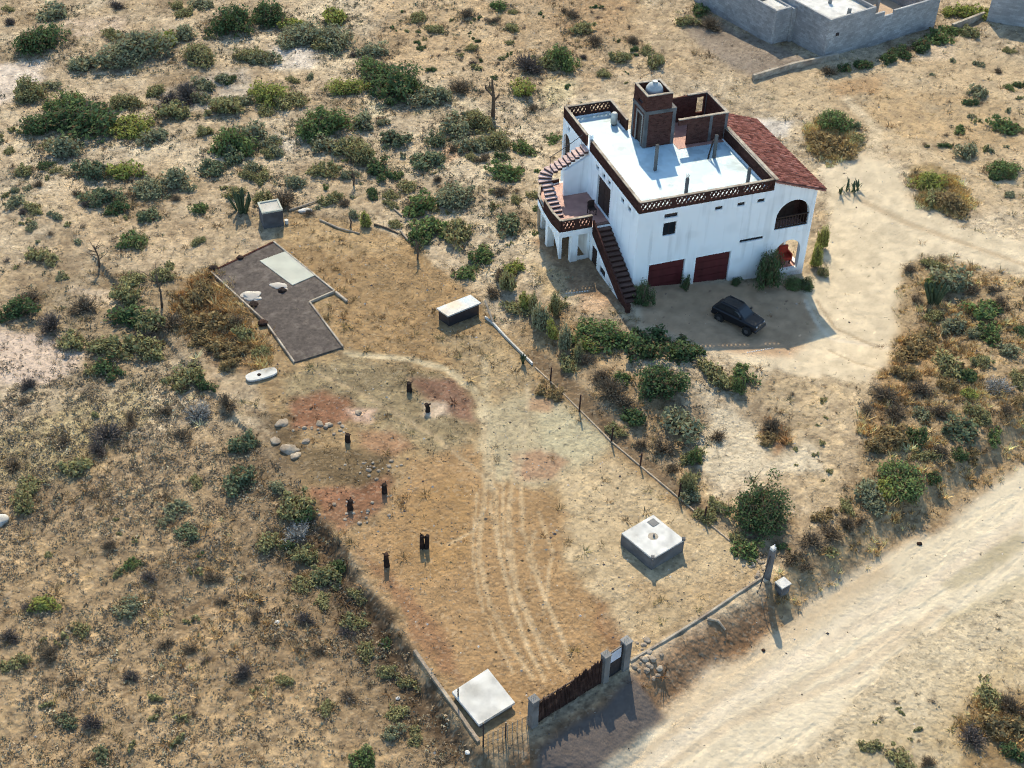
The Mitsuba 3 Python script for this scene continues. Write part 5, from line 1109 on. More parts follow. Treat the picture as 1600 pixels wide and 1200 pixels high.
# ---------------------------------------------------------------- the white house (local frame: u along the front, v to the back)
HF = frame(HX, HY, 0, HA)
house = thing('white_house', 'white two storey house with flat roof terrace, outside stairs and red tiled side roof', 'house')
def hput(name, mb, mat, parent=None, smooth=False, **kw):
    return put(name, mb.get(HF) if isinstance(mb, MB) else mb, mat, parent or house, smooth, **kw)
def rect(a, b, c, d): return [(a, b), (c, b), (c, d), (a, d)]
def arch(a, b, c, spring, n=14):
    m, r = (a + c) / 2, (c - a) / 2
    return [(a, b), (c, b)] + [(m + r * math.cos(k * math.pi / n), spring + r * math.sin(k * math.pi / n)) for k in range(n + 1)]
def front_wall(outer, holes, v0, v1):
    """a wall standing along u, cut out of its (u, z) outline"""
    p = shapely.Polygon(outer)
    for h in holes: p = p.difference(shapely.Polygon(h))
    out = MB()
    for g in getattr(p, 'geoms', [p]):
        m = trimesh.creation.extrude_polygon(g, v1 - v0, engine='earcut')
        out.add(np.stack([m.vertices[:, 0], v1 - m.vertices[:, 2], m.vertices[:, 1]], 1), m.faces)
    return out
def side_wall(outer, holes, u0, u1):
    p = shapely.Polygon(outer)
    for h in holes: p = p.difference(shapely.Polygon(h))
    out = MB()
    for g in getattr(p, 'geoms', [p]):
        m = trimesh.creation.extrude_polygon(g, u1 - u0, engine='earcut')
        out.add(np.stack([u0 + m.vertices[:, 2], m.vertices[:, 0], m.vertices[:, 1]], 1), m.faces)
    return out
WR, WU, DB, ZR, ZP = 9.6, 12.95, 10.4, 6.55, 7.45           # main width, full width, depth right of the jog, roof deck, parapet top
G1, G2 = rect(1.10, -1.2, 3.72, 2.45), rect(4.50, -1.2, 7.10, 2.37)
WIN_STRIP, WIN = rect(1.82, 5.90, 2.78, 6.24), rect(1.82, 4.55, 2.76, 5.56)
VENTS = [rect(c - 0.27, 5.83, c + 0.27, 6.12) for c in (5.70, 7.31, 8.76)]
ARU, ARL = arch(10.12, 3.40, 12.62, 4.30), arch(10.50, -0.10, 12.45, 1.40)
SLOT = rect(7.62, 2.87, 9.38, 3.12)
def roof_z(u): return 7.34 - (u - WR) * 0.345
hput('wall', front_wall([(0, -1.6), (WU, -1.6), (WU, roof_z(WU) - 0.10), (WR, roof_z(WR) - 0.10), (WR, 6.60), (0, 6.60)], [G1, G2, WIN_STRIP, WIN, ARU, ARL, SLOT] + VENTS, 0, 0.28), 'stucco')
LV = [rect(c - 0.24, 5.95, c + 0.24, 6.28) for c in (1.45, 2.57, 4.85, 5.77, 6.89)]
DOORL, DOORB, WINB = rect(4.5, 3.36, 6.72, 5.75), arch(11.85, 3.1, 13.1, 5.0), rect(12.05, 6.05, 12.45, 6.35)
LOWD, LOWW = rect(4.9, 0.5, 5.8, 2.6), rect(7.2, 1.2, 8.6, 2.4)
hput('wall', side_wall([(0.283, -1), (13.3, -1), (13.3, 6.60), (0.283, 6.60)], LV + [DOORL, DOORB, WINB, LOWD, LOWW], 0, 0.28), 'stucco')
hput('wall', MB().box((0.283, 13.02, -1), (3.6, 13.3, 6.6)), 'stucco')
hput('wall', MB().box((3.32, DB, -1), (3.6, 13.017, 6.6)), 'stucco')
hput('wall', MB().box((3.6, DB - 0.28, -1.5), (WU - 0.28, DB, 6.0)), 'stucco')
hput('wall', side_wall([(0.283, -1.7), (DB, -1.7), (DB, 6.02), (0.283, 6.02)], [arch(0.7, -0.2, 2.6, 1.5), arch(4, 3.4, 6, 4.6)], WU - 0.28, WU), 'stucco')
hput('wall', MB().box((WR - 0.25, 0.283, 6.0), (WR, DB, 6.595)), 'stucco')
# dark rooms behind the openings, the porches with floors
hput('floor', MB().box((0.283, 0.283, 3.0), (WU - 0.283, DB - 0.283, 3.25)), 'terrace_tile')
hput('inner_wall', MB().box((9.8, 2.4, -1.4), (WU - 0.285, 2.55, 2.997)), 'tan_plaster')
hput('inner_wall', MB().box((9.8, 0.29, -1.4), (9.95, 2.397, 2.997)), 'tan_plaster')
hput('inner_wall', MB().box((9.8, 1.3, 3.253), (WU - 0.285, 1.45, 6.2)), 'dark_brick'); hput('lining', MB().box((WU - 0.36, 0.29, 3.253), (WU - 0.285, 1.297, 5.95)), 'dark_brick'); hput('lining', MB().box((9.8, 0.29, 3.253), (9.9, 1.297, 6.4)), 'dark_brick')  # dark linings added to put shade inside the upper arch
hput('roof_deck', MB().box((0.02, 0.02, 6.45), (3.58, 13.28, ZR)).box((3.583, 0.02, 6.45), (WR - 0.01, DB, ZR)), 'roof_coating')
def garage(op):
    (a, b), (c, _), (_, d), _ = op
    g = hput('garage_door', MB().box((a + 0.002, 0.20, b), (c - 0.002, 0.26, d - 0.002)), 'dark_red_wood')
    n = 5; z0 = max(b, -0.55); h = (d - z0) / n
    for k in range(n):
        hput('panel', MB().box((a + 0.03, 0.165, z0 + k * h + 0.02), (c - 0.03, 0.198, z0 + (k + 1) * h - 0.02)), 'dark_red_wood', g)
garage(G1); garage(G2)
def window(op, v=0.12, mull=True, axis='u'):
    (a, b), (c, _), (_, d), _ = op; t = 0.06 if d - b > 0.4 else 0.025
    def bx(p, q): return (p, q) if axis == 'u' else ((p[1], p[0], p[2]), (q[1], q[0], q[2]))
    m = MB()
    for p, q in (((a, v, b), (c, v + 0.07, b + t)), ((a, v, d - t), (c, v + 0.07, d)), ((a, v + 0.001, b + t), (a + t, v + 0.07, d - t)), ((c - t, v + 0.001, b + t), (c, v + 0.07, d - t))): m.box(*bx(p, q))
    if mull: m.box(*bx(((a + c) / 2 - 0.025, v + 0.002, b + t), ((a + c) / 2 + 0.025, v + 0.068, d - t)))
    w = hput('window', m, 'dark_wood')
    hput('pane', MB().box(*bx((a + t, v + 0.03, b + t), (c - t, v + 0.045, d - t))), 'window_glass', w)
window(WIN_STRIP); window(WIN); window(SLOT, mull=False)
for vt in VENTS: window(vt, mull=False)
for vt in LV + [WINB]: window(vt, mull=False, axis='v')
window(LOWW, axis='v')
def door(op, axis, v, leaves=2):
    (a, b), (c, _), (_, d), _ = op
    def bx(p, q): return (p, q) if axis == 'u' else ((p[1], p[0], p[2]), (q[1], q[0], q[2]))
    k = hput('door', MB().box(*bx((a, v, b), (c, v + 0.05, d))), 'dark_wood'); w = (c - a) / leaves
    for i in range(leaves):
        for z0, z1 in ((b + 0.15, b + (d - b) * 0.45), (b + (d - b) * 0.52, d - 0.15)):
            hput('panel', MB().box(*bx((a + i * w + 0.12, v - 0.025, z0), (a + (i + 1) * w - 0.12, v - 0.002, z1))), 'dark_wood', k)
door(DOORL, 'v', 0.14); door(LOWD, 'v', 0.14, 1)
hput('door', MB().box((0.14, 11.85, 3.1), (0.19, 13.0, 5.55)), 'dark_wood')
door(rect(10.6, 3.26, 12.2, 5.3), 'u', 1.235)
for z in (3.42, 4.25): hput('rail', MB().box((10.14, 0.05, z), (12.6, 0.13, z + 0.07)), 'dark_wood')
for k in range(11): hput('baluster', MB().box((10.3 + k * 0.22, 0.065, 3.49), (10.35 + k * 0.22, 0.115, 4.25)), 'dark_wood')

# parapet of clay lattice between brick posts
def lattice(mb, n, L, z0, z1, put_bar, t=0.10):
    w = L / n
    for i in range(n):
        s0 = i * w
        for a, b in (((s0, z0), (s0 + w, z1)), ((s0 + w, z0), (s0, z1))):
            (p, r) = a; (q, s) = b; put_bar(mb, p, r, q, s, t if b[0] > a[0] else t * 0.86)
def parapet(axis, fix, a, b, zb, zt, t=0.14, posts=2.4, cell=0.30, open_=True, mat='dark_brick', parent=None):
    """a brick parapet along one axis from a to b; fix is its outer face, t its thickness (inwards)"""
    def bx(s0, s1, z0, z1, d0=0.0, d1=1.0):
        lo, hi = sorted((fix + d0 * t, fix + d1 * t))
        return ((s0, lo, z0), (s1, hi, z1)) if axis == 'u' else ((lo, s0, z0), (hi, s1, z1))
    h = zt - zb
    m = MB().box(*bx(a, b, zb, zb + 0.2 * h)); m.box(*bx(a, b, zt - 0.16, zt - 0.05))
    n = max(1, round((b - a) / posts)); w = (b - a) / n
    key = hput('parapet', m, mat)
    hput('coping', MB().box(*bx(a, b, zt - 0.047, zt, -0.18, 1.18)), 'limestone', key)
    for i in range(n + 1):
        c = a + i * w; lo, hi = max(a, c - 0.13), min(b, c + 0.13)
        hput('post', MB().box(*bx(lo, hi, zb + 0.203 * h, zt - 0.163, 0.03, 0.97)), mat, key)
    for i in range(n):
        s0, s1 = a + i * w + (0.135), a + (i + 1) * w - 0.135
        if not open_:
            hput('infill', MB().box(*bx(s0, s1, zb + 0.203 * h, zt - 0.163, 0.12, 0.8)), mat, key); continue
        mb = MB(); k = max(1, round((s1 - s0) / cell)); cw = (s1 - s0) / k; z0, z1 = zb + 0.203 * h, zt - 0.163
        for j in range(k):
            p = s0 + j * cw
            for (x0, x1), th in (((p, p + cw), 0.42), ((p + cw, p), 0.36)):
                mid = fix + 0.5 * t
                A = (x0, mid, z0) if axis == 'u' else (mid, x0, z0); B = (x1, mid, z1) if axis == 'u' else (mid, x1, z1)
                mb.bar(A, B, abs(t) * 2 * th, 0.085, up=(1, 0, 0) if axis == 'v' else (0, 1, 0)) if False else mb.bar(A, B, 0.085, abs(t) * 2 * th, up=(0, 1, 0) if axis == 'u' else (1, 0, 0))
        hput('lattice', mb, mat, key, kind='stuff')
parapet('u', 0.0, 0.0, WR, 6.603, ZP)
parapet('v', 0.0, 0.145, 8.35, 6.603, ZP, open_=False)
parapet('v', 0.0, 9.05, 13.155, 6.603, ZP, open_=False)
parapet('u', 13.3, 0.0, 3.6, 6.603, ZP, t=-0.14)
parapet('v', 3.6, 10.2, 13.155, 6.603, ZP, t=-0.14, open_=False)
parapet('v', WR, 0.145, 7.15, 6.603, ZP + 0.02, t=-0.14, open_=False)
hput('gate_pillar', MB().box((0.0, 8.36, 6.603), (0.22, 8.56, 7.75)), 'stucco')

# tiled side roof
tile_v, tile_f, tile_c = [], [], []
rt = np.random.default_rng(5)
ncol, nrow = 50, 12
v0, v1, uu0, uu1 = -0.18, 9.9, WR + 0.005, 13.5
sl = math.hypot(uu1 - uu0, (uu1 - uu0) * 0.345); cwid = (v1 - v0) / ncol
for cidx in range(ncol):
    for r in range(nrow):
        ua, ub = uu0 + (uu1 - uu0) * r / nrow, uu0 + (uu1 - uu0) * (r + 1) / nrow + 0.03
        g = np.linspace(0, math.pi, 6); vc = v0 + (cidx + 0.5) * cwid; jit = rt.uniform(-0.012, 0.012)
        ring = lambda u, up, rad: np.stack([np.full(6, u), vc + jit + np.cos(g) * rad, roof_z(u) + 0.03 + up + np.sin(g) * rad * 0.75], 1)
        base = len(tile_v) * 12
        tile_v.append(np.vstack([ring(ua, 0.0, cwid * 0.44), ring(ub, 0.035, cwid * 0.52)]))
        for j in range(5): tile_f += [(base + j, base + j + 1, base + 7 + j), (base + j, base + 7 + j, base + 6 + j)]
        col = np.array((0.195, 0.082, 0.064)) * rt.uniform(0.55, 1.5) + (0.06 if rt.random() < 0.15 else 0) * np.array((1, 0.7, 0.6))
        tile_c.append(np.tile(col, (12, 1)))
rf = hput('tiled_roof', MB().add([(uu0, v0, roof_z(uu0) - 0.10), (uu1, v0, roof_z(uu1) - 0.10), (uu1, v1, roof_z(uu1) - 0.10), (uu0, v1, roof_z(uu0) - 0.10), (uu0, v0, roof_z(uu0)), (uu1, v0, roof_z(uu1)), (uu1, v1, roof_z(uu1)), (uu0, v1, roof_z(uu0))],
    [(0, 2, 1), (0, 3, 2), (4, 5, 6), (4, 6, 7), (0, 1, 5), (0, 5, 4), (1, 2, 6), (1, 6, 5), (2, 3, 7), (2, 7, 6), (3, 0, 4), (3, 4, 7)]), 'terracotta')
hput('roof_tiles', trimesh.Trimesh(HF(np.vstack(tile_v)), tile_f, process=False), 'vertex_paint', rf, True, color=np.vstack(tile_c), kind='stuff')
hput('ridge_coping', MB().box((WR - 0.10, -0.18, 7.475), (WR + 0.14, 7.1, 7.53)), 'limestone', rf)

# rooftop stair tower and unroofed brick room
def brick_box(name, u0, v0, u1, v1, z0, z1, holes_front=(), holes_left=(), holes_back=(), t=0.14, cols=True, sides='fblr'):
    if 'f' in sides: hput('brick_wall', front_wall(rect(u0, z0, u1, z1), holes_front, v0, v0 + t), 'brick', name)
    if 'b' in sides: hput('brick_wall', front_wall(rect(u0, z0, u1, z1), holes_back, v1 - t, v1), 'brick', name)
    if 'l' in sides: hput('brick_wall', side_wall(rect(v0 + t + 0.002, z0, v1 - t - 0.002, z1), holes_left, u0, u0 + t), 'brick', name)
    if 'r' in sides: hput('brick_wall', MB().box((u1 - t, v0 + t + 0.002, z0), (u1, v1 - t - 0.002, z1)), 'brick', name)
tower = thing('rooftop_stair_tower', 'tall unfinished brick tower with concrete corner posts standing on the white roof', 'tower')
TU0, TU1, TV0, TV1 = 3.62, 5.86, 7.66, 9.75
brick_box(tower, TU0, TV0, TU1, TV1, ZR + 0.003, 9.05, holes_left=[rect(8.15, ZR - 0.1, 8.95, 8.75)])
TUP = 5.50; brick_box(tower, TU0, TV0, TUP, TV1, 9.302, 10.4, holes_left=[rect(8.3, 9.45, 9.1, 9.75)])
for a, b in ((TU0, TV0), (TU1 - 0.22, TV0), (TU0, TV1 - 0.22), (TU1 - 0.22, TV1 - 0.22)):
    hput('corner_post', MB().box((a - 0.012, b - 0.012, ZR + 0.003), (a + 0.232, b + 0.232, 9.05)), 'dark_concrete', tower)
hput('ring_beam', MB().box((TU0 - 0.03, TV0 - 0.03, 9.05), (TU1 + 0.03, TV0 + 0.16, 9.3)).box((TU0 - 0.03, TV1 - 0.16, 9.05), (TU1 + 0.03, TV1 + 0.03, 9.3)).box((TU0 - 0.03, TV0 + 0.163, 9.05), (TU0 + 0.16, TV1 - 0.163, 9.3)).box((TU1 - 0.16, TV0 + 0.163, 9.05), (TU1 + 0.03, TV1 - 0.163, 9.3)), 'dark_concrete', tower)
hput('slab', MB().box((TU0 + 0.162, TV0 + 0.162, 9.1), (TU1 - 0.162, TV1 - 0.162, 9.25)), 'concrete', tower)
cp = MB()
for a, b in (((TU0 - 0.02, TV0 - 0.02), (TUP + 0.02, TV0 + 0.16)), ((TU0 - 0.02, TV1 - 0.16), (TUP + 0.02, TV1 + 0.02)), ((TU0 - 0.02, TV0 + 0.162), (TU0 + 0.16, TV1 - 0.162)), ((TUP - 0.16, TV0 + 0.162), (TUP + 0.02, TV1 - 0.162))):
    cp.box((a[0], a[1], 10.402), (b[0], b[1], 10.46))
hput('coping', cp, 'limestone', tower)
hput('door', MB().box((TU0 + 0.10, 8.15, ZR + 0.01), (TU0 + 0.13, 8.95, 8.75)), 'dark_wood', tower)
hput('door_frame', MB().box((TU0 - 0.03, 8.0, ZR + 0.003), (TU0 - 0.002, 8.148, 8.9)).box((TU0 - 0.03, 8.952, ZR + 0.003), (TU0 - 0.002, 9.1, 8.9)).box((TU0 - 0.03, 8.148, 8.752), (TU0 - 0.002, 8.952, 8.9)), 'concrete', tower)
# water tanks inside the top of the tower
def dome_tank(name, u, v, z, r, h, mat, label):
    t = thing(name, label, 'water tank')
    prof = [(0.001, 0), (r * 0.96, 0), (r, 0.05), (r, h * 0.62), (r * 0.94, h * 0.74), (r * 0.7, h * 0.88), (r * 0.32, h * 0.96), (0.001, h * 0.97)]
    m = trimesh.creation.revolve(prof, sections=24); m.vertices[:, :] = HF(m.vertices + [u, v, z])
    put('body', m, mat, t, 40)
    for k in range(3):
        q = trimesh.creation.revolve([(r - 0.005, 0), (r + 0.02, 0.02), (r + 0.02, 0.05), (r - 0.005, 0.07)], sections=24); q.vertices[:, :] = HF(q.vertices + [u, v, z + 0.12 + k * h * 0.2]); put('hoop', q, mat, t)
    m = trimesh.creation.cylinder(radius=r * 0.3, height=0.1, sections=18); m.vertices[:, :] = HF(m.vertices + [u, v, z + h]); put('lid', m, mat, t, 40)
dome_tank('water_tank', 4.62, 8.75, 9.302, 0.6, 1.55, 'tank_plastic', 'round white water tank with a domed lid inside the brick tower top')
room = thing('rooftop_brick_room', 'roofless red brick room with open doorway beside the tower on the white roof', 'roof room')
RU0, RU1, RV0, RV1, RT = 5.90, 9.62, 7.16, 10.38, 8.55
hput('brick_wall', front_wall(rect(RU0, ZR + 0.003, RU1, RT), [rect(5.8, ZR - 0.1, 6.62, 8.15)], RV0, RV0 + 0.14), 'brick', room)
hput('brick_wall', front_wall([(RU0, ZR + 0.003), (RU1, ZR + 0.003), (RU1, RT), (8.6, RT), (RU0, RT - 0.1)], [rect(6.0, 7.0, 6.95, 8.2), rect(8.75, 7.1, 9.3, 8.3)], RV1 - 0.14, RV1), 'brick', room)
hput('brick_wall', MB().box((RU1 - 0.14, RV0 + 0.142, ZR + 0.003), (RU1, RV1 - 0.142, RT)), 'brick', room)
hput('brick_wall', side_wall([(RV0 + 0.142, ZR + 0.003), (8.0, ZR + 0.003), (8.0, RT + 0.35), (7.65, RT + 0.1), (RV0 + 0.142, RT)], [], RU0 - 0.43, RU0 - 0.29), 'brick', room) if False else None
for a, b in ((RU0 - 0.0, RV0), (RU1 - 0.2, RV0), (8.25, RV0), (RU1 - 0.2, RV1 - 0.2)):
    hput('corner_post', MB().box((a - 0.012, b - 0.012, ZR + 0.003), (a + 0.20, b + 0.16, RT - 0.003)), 'dark_concrete', room) if a != RU0 else None
hput('coping', MB().box((RU0, RV0 - 0.03, RT + 0.002), (RU1 + 0.03, RV0 + 0.17, RT + 0.06)).box((8.0, RV1 - 0.17, RT + 0.002), (RU1 + 0.03, RV1 + 0.03, RT + 0.06)).box((RU1 - 0.17, RV0 + 0.172, RT + 0.002), (RU1 + 0.03, RV1 - 0.172, RT + 0.06)), 'limestone', room)
hput('floor', MB().box((TU1 + 0.04, RV0 - 0.35, ZR + 0.004), (RU1 - 0.15, RV1 - 0.15, ZR + 0.03)), 'terrace_tile', room)
# stub columns with their rods on the deck
for u, v, h in ((3.22, 4.72, 1.95), (7.72, 5.05, 1.75), (3.95, 1.45, 1.15), (8.30, 1.25, 1.25)):
    t = thing('column_stub', {3.22: 'tall thin dark column stub left of the others on the white roof', 7.72: 'dark column stub near the brick room doorway on the white roof', 3.95: 'short column stub near the front parapet middle of the white roof', 8.30: 'column stub near the front right corner of the white roof'}[u], 'column')
    hput('shaft', MB().box((u - 0.09, v - 0.09, ZR + 0.003), (u + 0.09, v + 0.09, ZR + h)), 'dark_concrete', t)
    for a, b in ((-0.05, -0.05), (0.05, 0.05), (-0.05, 0.05), (0.05, -0.05)):
        hput('rod', MB().tube([(u + a, v + b, ZR + h), (u + a * 1.2, v + b * 1.2, ZR + h + 0.3)], 0.012, 5), 'charred_wood', t)
t = thing('ladder_prop', 'pair of leaning dark poles beside the column stub on the roof', 'poles')
hput('pole', MB().tube([(7.25, 5.0, ZR + 0.01), (7.6, 5.25, ZR + 1.2)], 0.05, 6), 'dark_wood', t); hput('pole', MB().tube([(7.45, 5.35, ZR + 0.01), (7.62, 5.2, ZR + 1.3)], 0.05, 6), 'dark_wood', t)
t = thing('water_heater', 'small white cylinder heater on the roof by the back parapet', 'heater')
m = trimesh.creation.revolve([(0.001, 0), (0.22, 0), (0.24, 0.04), (0.24, 0.72), (0.16, 0.82), (0.001, 0.84)], sections=18); m.vertices[:, :] = HF(m.vertices + [3.0, 11.3, ZR + 0.12]); put('body', m, 'white_concrete', t, 40)
hput('foot', MB().box((2.85, 11.15, ZR + 0.003), (3.15, 11.45, ZR + 0.12)), 'dark_concrete', t)
hput('pipe', MB().tube([(3.24, 11.3, ZR + 0.3), (3.4, 11.3, ZR + 0.3), (3.4, 11.3, ZR + 0.02)], 0.025, 6), 'chrome', t)

# terrace on the left with its stairs
ter = thing('side_terrace', 'raised terrace with clay tile floor and lattice parapet on the left of the house', 'terrace')
TZ = 3.35
outline = [(-0.003, 4.15), (-3.65, 4.15), (-3.78, 5.4), (-3.74, 7.0), (-3.55, 8.6), (-3.1, 9.6), (-2.3, 10.2), (-1.4, 10.3), (-0.003, 9.9)]
hput('slab', MB().prism(outline, TZ - 0.45, TZ - 0.02), 'stucco', ter)
hput('floor', MB().prism([(-0.01, 4.3), (-3.5, 4.3), (-3.62, 5.4), (-3.58, 7.0), (-3.4, 8.6), (-3.0, 9.5), (-1.4, 10.1), (-0.01, 9.8)], TZ - 0.017, TZ), 'terrace_tile', ter)
house_save, house = house, ter
parapet('u', 4.15, -3.5, -1.32, TZ - 0.013, 4.25, cell=0.27, posts=1.1)
house = house_save
rail_pts = [(-3.65, 4.15), (-3.78, 5.4), (-3.74, 7.0), (-3.55, 8.6), (-3.1, 9.6), (-2.3, 10.2), (-1.4, 10.3)]
for i in range(len(rail_pts) - 1):
    a, b = np.array(rail_pts[i]), np.array(rail_pts[i + 1]); d = (b - a) / np.linalg.norm(b - a); nrm = np.array([-d[1], d[0]]) * -1
    h = 0.88 if i < 2 else 0.25
    q = [a, b, b + nrm * 0.12, a + nrm * 0.12]
    hput('parapet', MB().prism([tuple(k) for k in q], TZ - 0.013, TZ + h), 'dark_brick', ter)
    hput('coping', MB().prism([tuple(k) for k in (a - nrm * 0.02, b - nrm * 0.02, b + nrm * 0.14, a + nrm * 0.14)], TZ + h + 0.002, TZ + h + 0.05), 'limestone', ter)
for u, v in ((-2.5, 4.4), (-3.35, 6.6), (-2.9, 8.9)):
    hput('column', MB().box((u - 0.25, v - 0.2, 0.0), (u + 0.25, v + 0.2, TZ - 0.453)), 'stucco', ter)
hput('under_wall', MB().box((-3.3, 9.0, 0.0), (-0.01, 9.2, TZ - 0.453)), 'tan_plaster', ter)
hput('under_wall', MB().box((-1.52, 4.35, 0.0), (-1.34, 6.2, TZ - 0.453)), 'stucco', ter)
hput('sill', MB().box((-2.245, 4.3, 0.0), (-1.525, 4.5, 0.95)), 'stucco', ter)
hput('under_floor', MB().box((-3.4, 4.6, 0.3), (-0.01, 8.99, 0.72)), 'tan_plaster', ter)
t = hput('arch_brace', side_wall([(4.6, 0.9), (4.6, TZ - 0.453), (6.4, TZ - 0.453), (6.4, 2.4), (5.6, 2.2), (5.0, 1.6)], [], -3.45, -3.25), 'stucco', ter)
up = thing('upper_stairs', 'curving flight of clay tiled steps from the terrace up to the roof', 'stairs')
steps = []
RISE = (ZR - TZ) / 20; z = TZ
for k in range(8):
    z += RISE; v = 5.9 + k * 0.30; steps.append(([(-3.62 + 0.02 * k, v), (-2.62, v), (-2.62, v + 0.31), (-3.6 + 0.02 * k, v + 0.31)], z))
piv = np.array([-2.5, 8.35])
for k in range(4):
    z += RISE; a0, a1 = math.pi - k * math.pi / 8, math.pi - (k + 1) * math.pi / 8 - 0.02
    steps.append(([tuple(piv + [math.cos(a0) * 0.1, math.sin(a0) * 0.1]), tuple(piv + [math.cos(a0) * 1.15, math.sin(a0) * 1.15]), tuple(piv + [math.cos(a1) * 1.15, math.sin(a1) * 1.15]), tuple(piv + [math.cos(a1) * 0.1, math.sin(a1) * 0.1])], z))
for k in range(8):
    z += RISE; u = -2.5 + k * 0.31; steps.append(([(u, 8.4), (u + 0.32, 8.4), (u + 0.32, 9.45), (u, 9.45)], z))
for pl, zz in steps:
    cc = np.mean(pl, 0); s = hput('step', MB().prism([tuple(cc + (np.array(q) - cc) * 0.86) for q in pl], zz - 0.22, zz - 0.053), 'stair_brick', up)
    hput('tread', MB().prism([tuple(cc + (np.array(q) - cc) * 0.93) for q in pl], zz - 0.05, zz), 'lit_tread', s)  # pale tread over dark body paints in the lit and shaded stripes
hput('support_wall', front_wall([(-1.75, TZ - 0.0), (-0.005, TZ - 0.0), (-0.005, ZR - 0.35), (-1.75, ZR - 1.25)], [], 8.36, 8.55), 'stucco', up)
hput('handrail', MB().tube([(-2.5, 9.42, 5.9), (-1.2, 9.42, 6.6), (-0.1, 9.42, 7.3)], 0.025, 6), 'black_metal_and_shade', up)
for u, z0 in ((-2.4, 5.0), (-1.2, 5.7), (-0.15, 6.3)): hput('rail_post', MB().tube([(u, 9.42, z0), (u, 9.42, z0 + 1.0)], 0.02, 6), 'black_metal_and_shade', up)
lo = thing('front_stairs', 'straight dark brick stair running down along the left wall to the driveway', 'stairs')
N = 18; za = 0.35
for k in range(N):
    zt = za + (TZ - za) * (k + 1) / N; v = -2.1 + k * 0.37
    s = hput('step', MB().box((-1.16, v, zt - 0.45), (-0.01, v + 0.38, zt - 0.035)), 'dark_brick', lo)
    hput('tread', MB().box((-1.16, v - 0.02, zt - 0.032), (-0.01, v + 0.345, zt)), 'stair_brick', s)
zs = lambda v: za + (TZ - za) * (v + 2.1) / (N * 0.37)
hput('side_wall', side_wall([(-2.1, -0.3), (4.34, -0.3), (4.34, TZ - 0.46), (-2.1, zs(-2.1) - 0.2)], [rect(3.0, 0.6, 3.9, zs(3.0) - 0.5), rect(1.5, 0.9, 2.4, zs(1.5) - 0.55)], -1.33, -1.17), 'stucco', lo)
hput('side_door', MB().box((-1.27, 3.0, 0.6), (-1.22, 3.9, zs(3.0) - 0.5)), 'dark_wood', lo)
hput('side_window', MB().box((-1.27, 1.5, 0.9), (-1.22, 2.4, zs(1.5) - 0.55)), 'window_glass', lo)
hput('balustrade', side_wall([(-2.1, zs(-2.1) - 0.197), (4.1, zs(4.1) - 0.36), (4.1, zs(4.1) + 0.75), (-2.1, zs(-2.1) + 0.75)], [], -1.30, -1.19), 'dark_brick', lo)
hput('newel', MB().box((-1.40, -2.35, -0.2), (-1.12, -2.12, 1.4)), 'dark_brick', lo)
hput('landing', MB().box((-1.16, 4.56, TZ - 0.5), (-0.01, 4.6, TZ - 0.02)), 'terracotta', lo)
t = thing('terrace_chair', 'dark wooden chair standing on the clay terrace floor', 'chair')
cm = MB().box((-1.0, 5.4, TZ + 0.42), (-0.5, 5.9, TZ + 0.48)); hput('seat', cm, 'dark_wood', t)
hput('backrest', MB().box((-1.0, 5.86, TZ + 0.483), (-0.5, 5.9, TZ + 0.95)), 'dark_wood', t)
for a, b in ((-1.0, 5.4), (-0.55, 5.4), (-1.0, 5.8), (-0.55, 5.8)): hput('leg', MB().box((a, b, TZ + 0.003), (a + 0.05, b + 0.05, TZ + 0.417)), 'dark_wood', t)
hput('floor', MB().box((9.96, 0.0, -0.75), (WU - 0.285, 2.397, -0.35)), 'terrace_tile')
for u, mt, lb in ((10.7, 'orange_cloth', 'orange cushioned armchair inside the lower arch of the house'), (11.75, 'red_cloth', 'red cushioned armchair inside the lower arch of the house')):
    t = thing('porch_armchair', lb, 'armchair'); z = -0.347
    hput('seat', MB().box((u, 0.9, z + 0.3), (u + 0.7, 1.6, z + 0.5)), mt, t); hput('backrest', MB().box((u, 1.45, z + 0.503), (u + 0.7, 1.62, z + 1.15)), mt, t)
    for a in (u - 0.1, u + 0.703): hput('armrest', MB().box((a, 0.9, z + 0.25), (a + 0.097, 1.6, z + 0.75)), mt, t)
    for a in (u, u + 0.62): 
        for b in (0.92, 1.5): hput('leg', MB().box((a, b, z), (a + 0.08, b + 0.08, z + 0.297)), 'dark_wood', t)
hput('hanging', MB().box((10.3, 2.34, -0.2), (12.35, 2.39, 2.1)), 'orange_cloth', label='orange cloth hung on the porch wall')

# ---------------------------------------------------------------- neighbouring buildings of grey block
def wall_run(parent, pts, z0, z1, t, mat, name='wall', holes=None):
    for (ax, ay), (bx, by) in zip(pts[:-1], pts[1:]):
        a, b = np.array((ax, ay, 0.0)), np.array((bx, by, 0.0))
        m = MB().bar(a + [0, 0, (z0 + z1) / 2], b + [0, 0, (z0 + z1) / 2], t, z1 - z0)
        if parent: put(name, m.get(), mat, parent)
        else: return m
nb = thing('concrete_block_building', 'unfinished grey concrete block building with white flat roof at the top edge', 'building')
NA = math.atan2(7.19, 10.97); NF = frame(26.55, 108.3, 0, NA)               # u to the right along the lit long wall, v to the back left
def nput(name, mb, mat, parent=nb, **kw): return put(name, mb.get(NF), mat, parent, **kw)
def block_walls(u0, v0, u1, v1, z1, t=0.2):
    nput('wall', MB().box((u0, v0, -0.5), (u1, v0 + t, z1)), 'grey_block'); nput('wall', MB().box((u0, v0 + t + 0.002, -0.5), (u0 + t, v1, z1)), 'grey_block_shaded')
    nput('wall', MB().box((u1 - t, v0 + t + 0.002, -0.5), (u1, v1, z1)), 'grey_block_shaded'); nput('wall', MB().box((u0 + t + 0.002, v1 - t, -0.5), (u1 - t - 0.002, v1, z1)), 'grey_block')
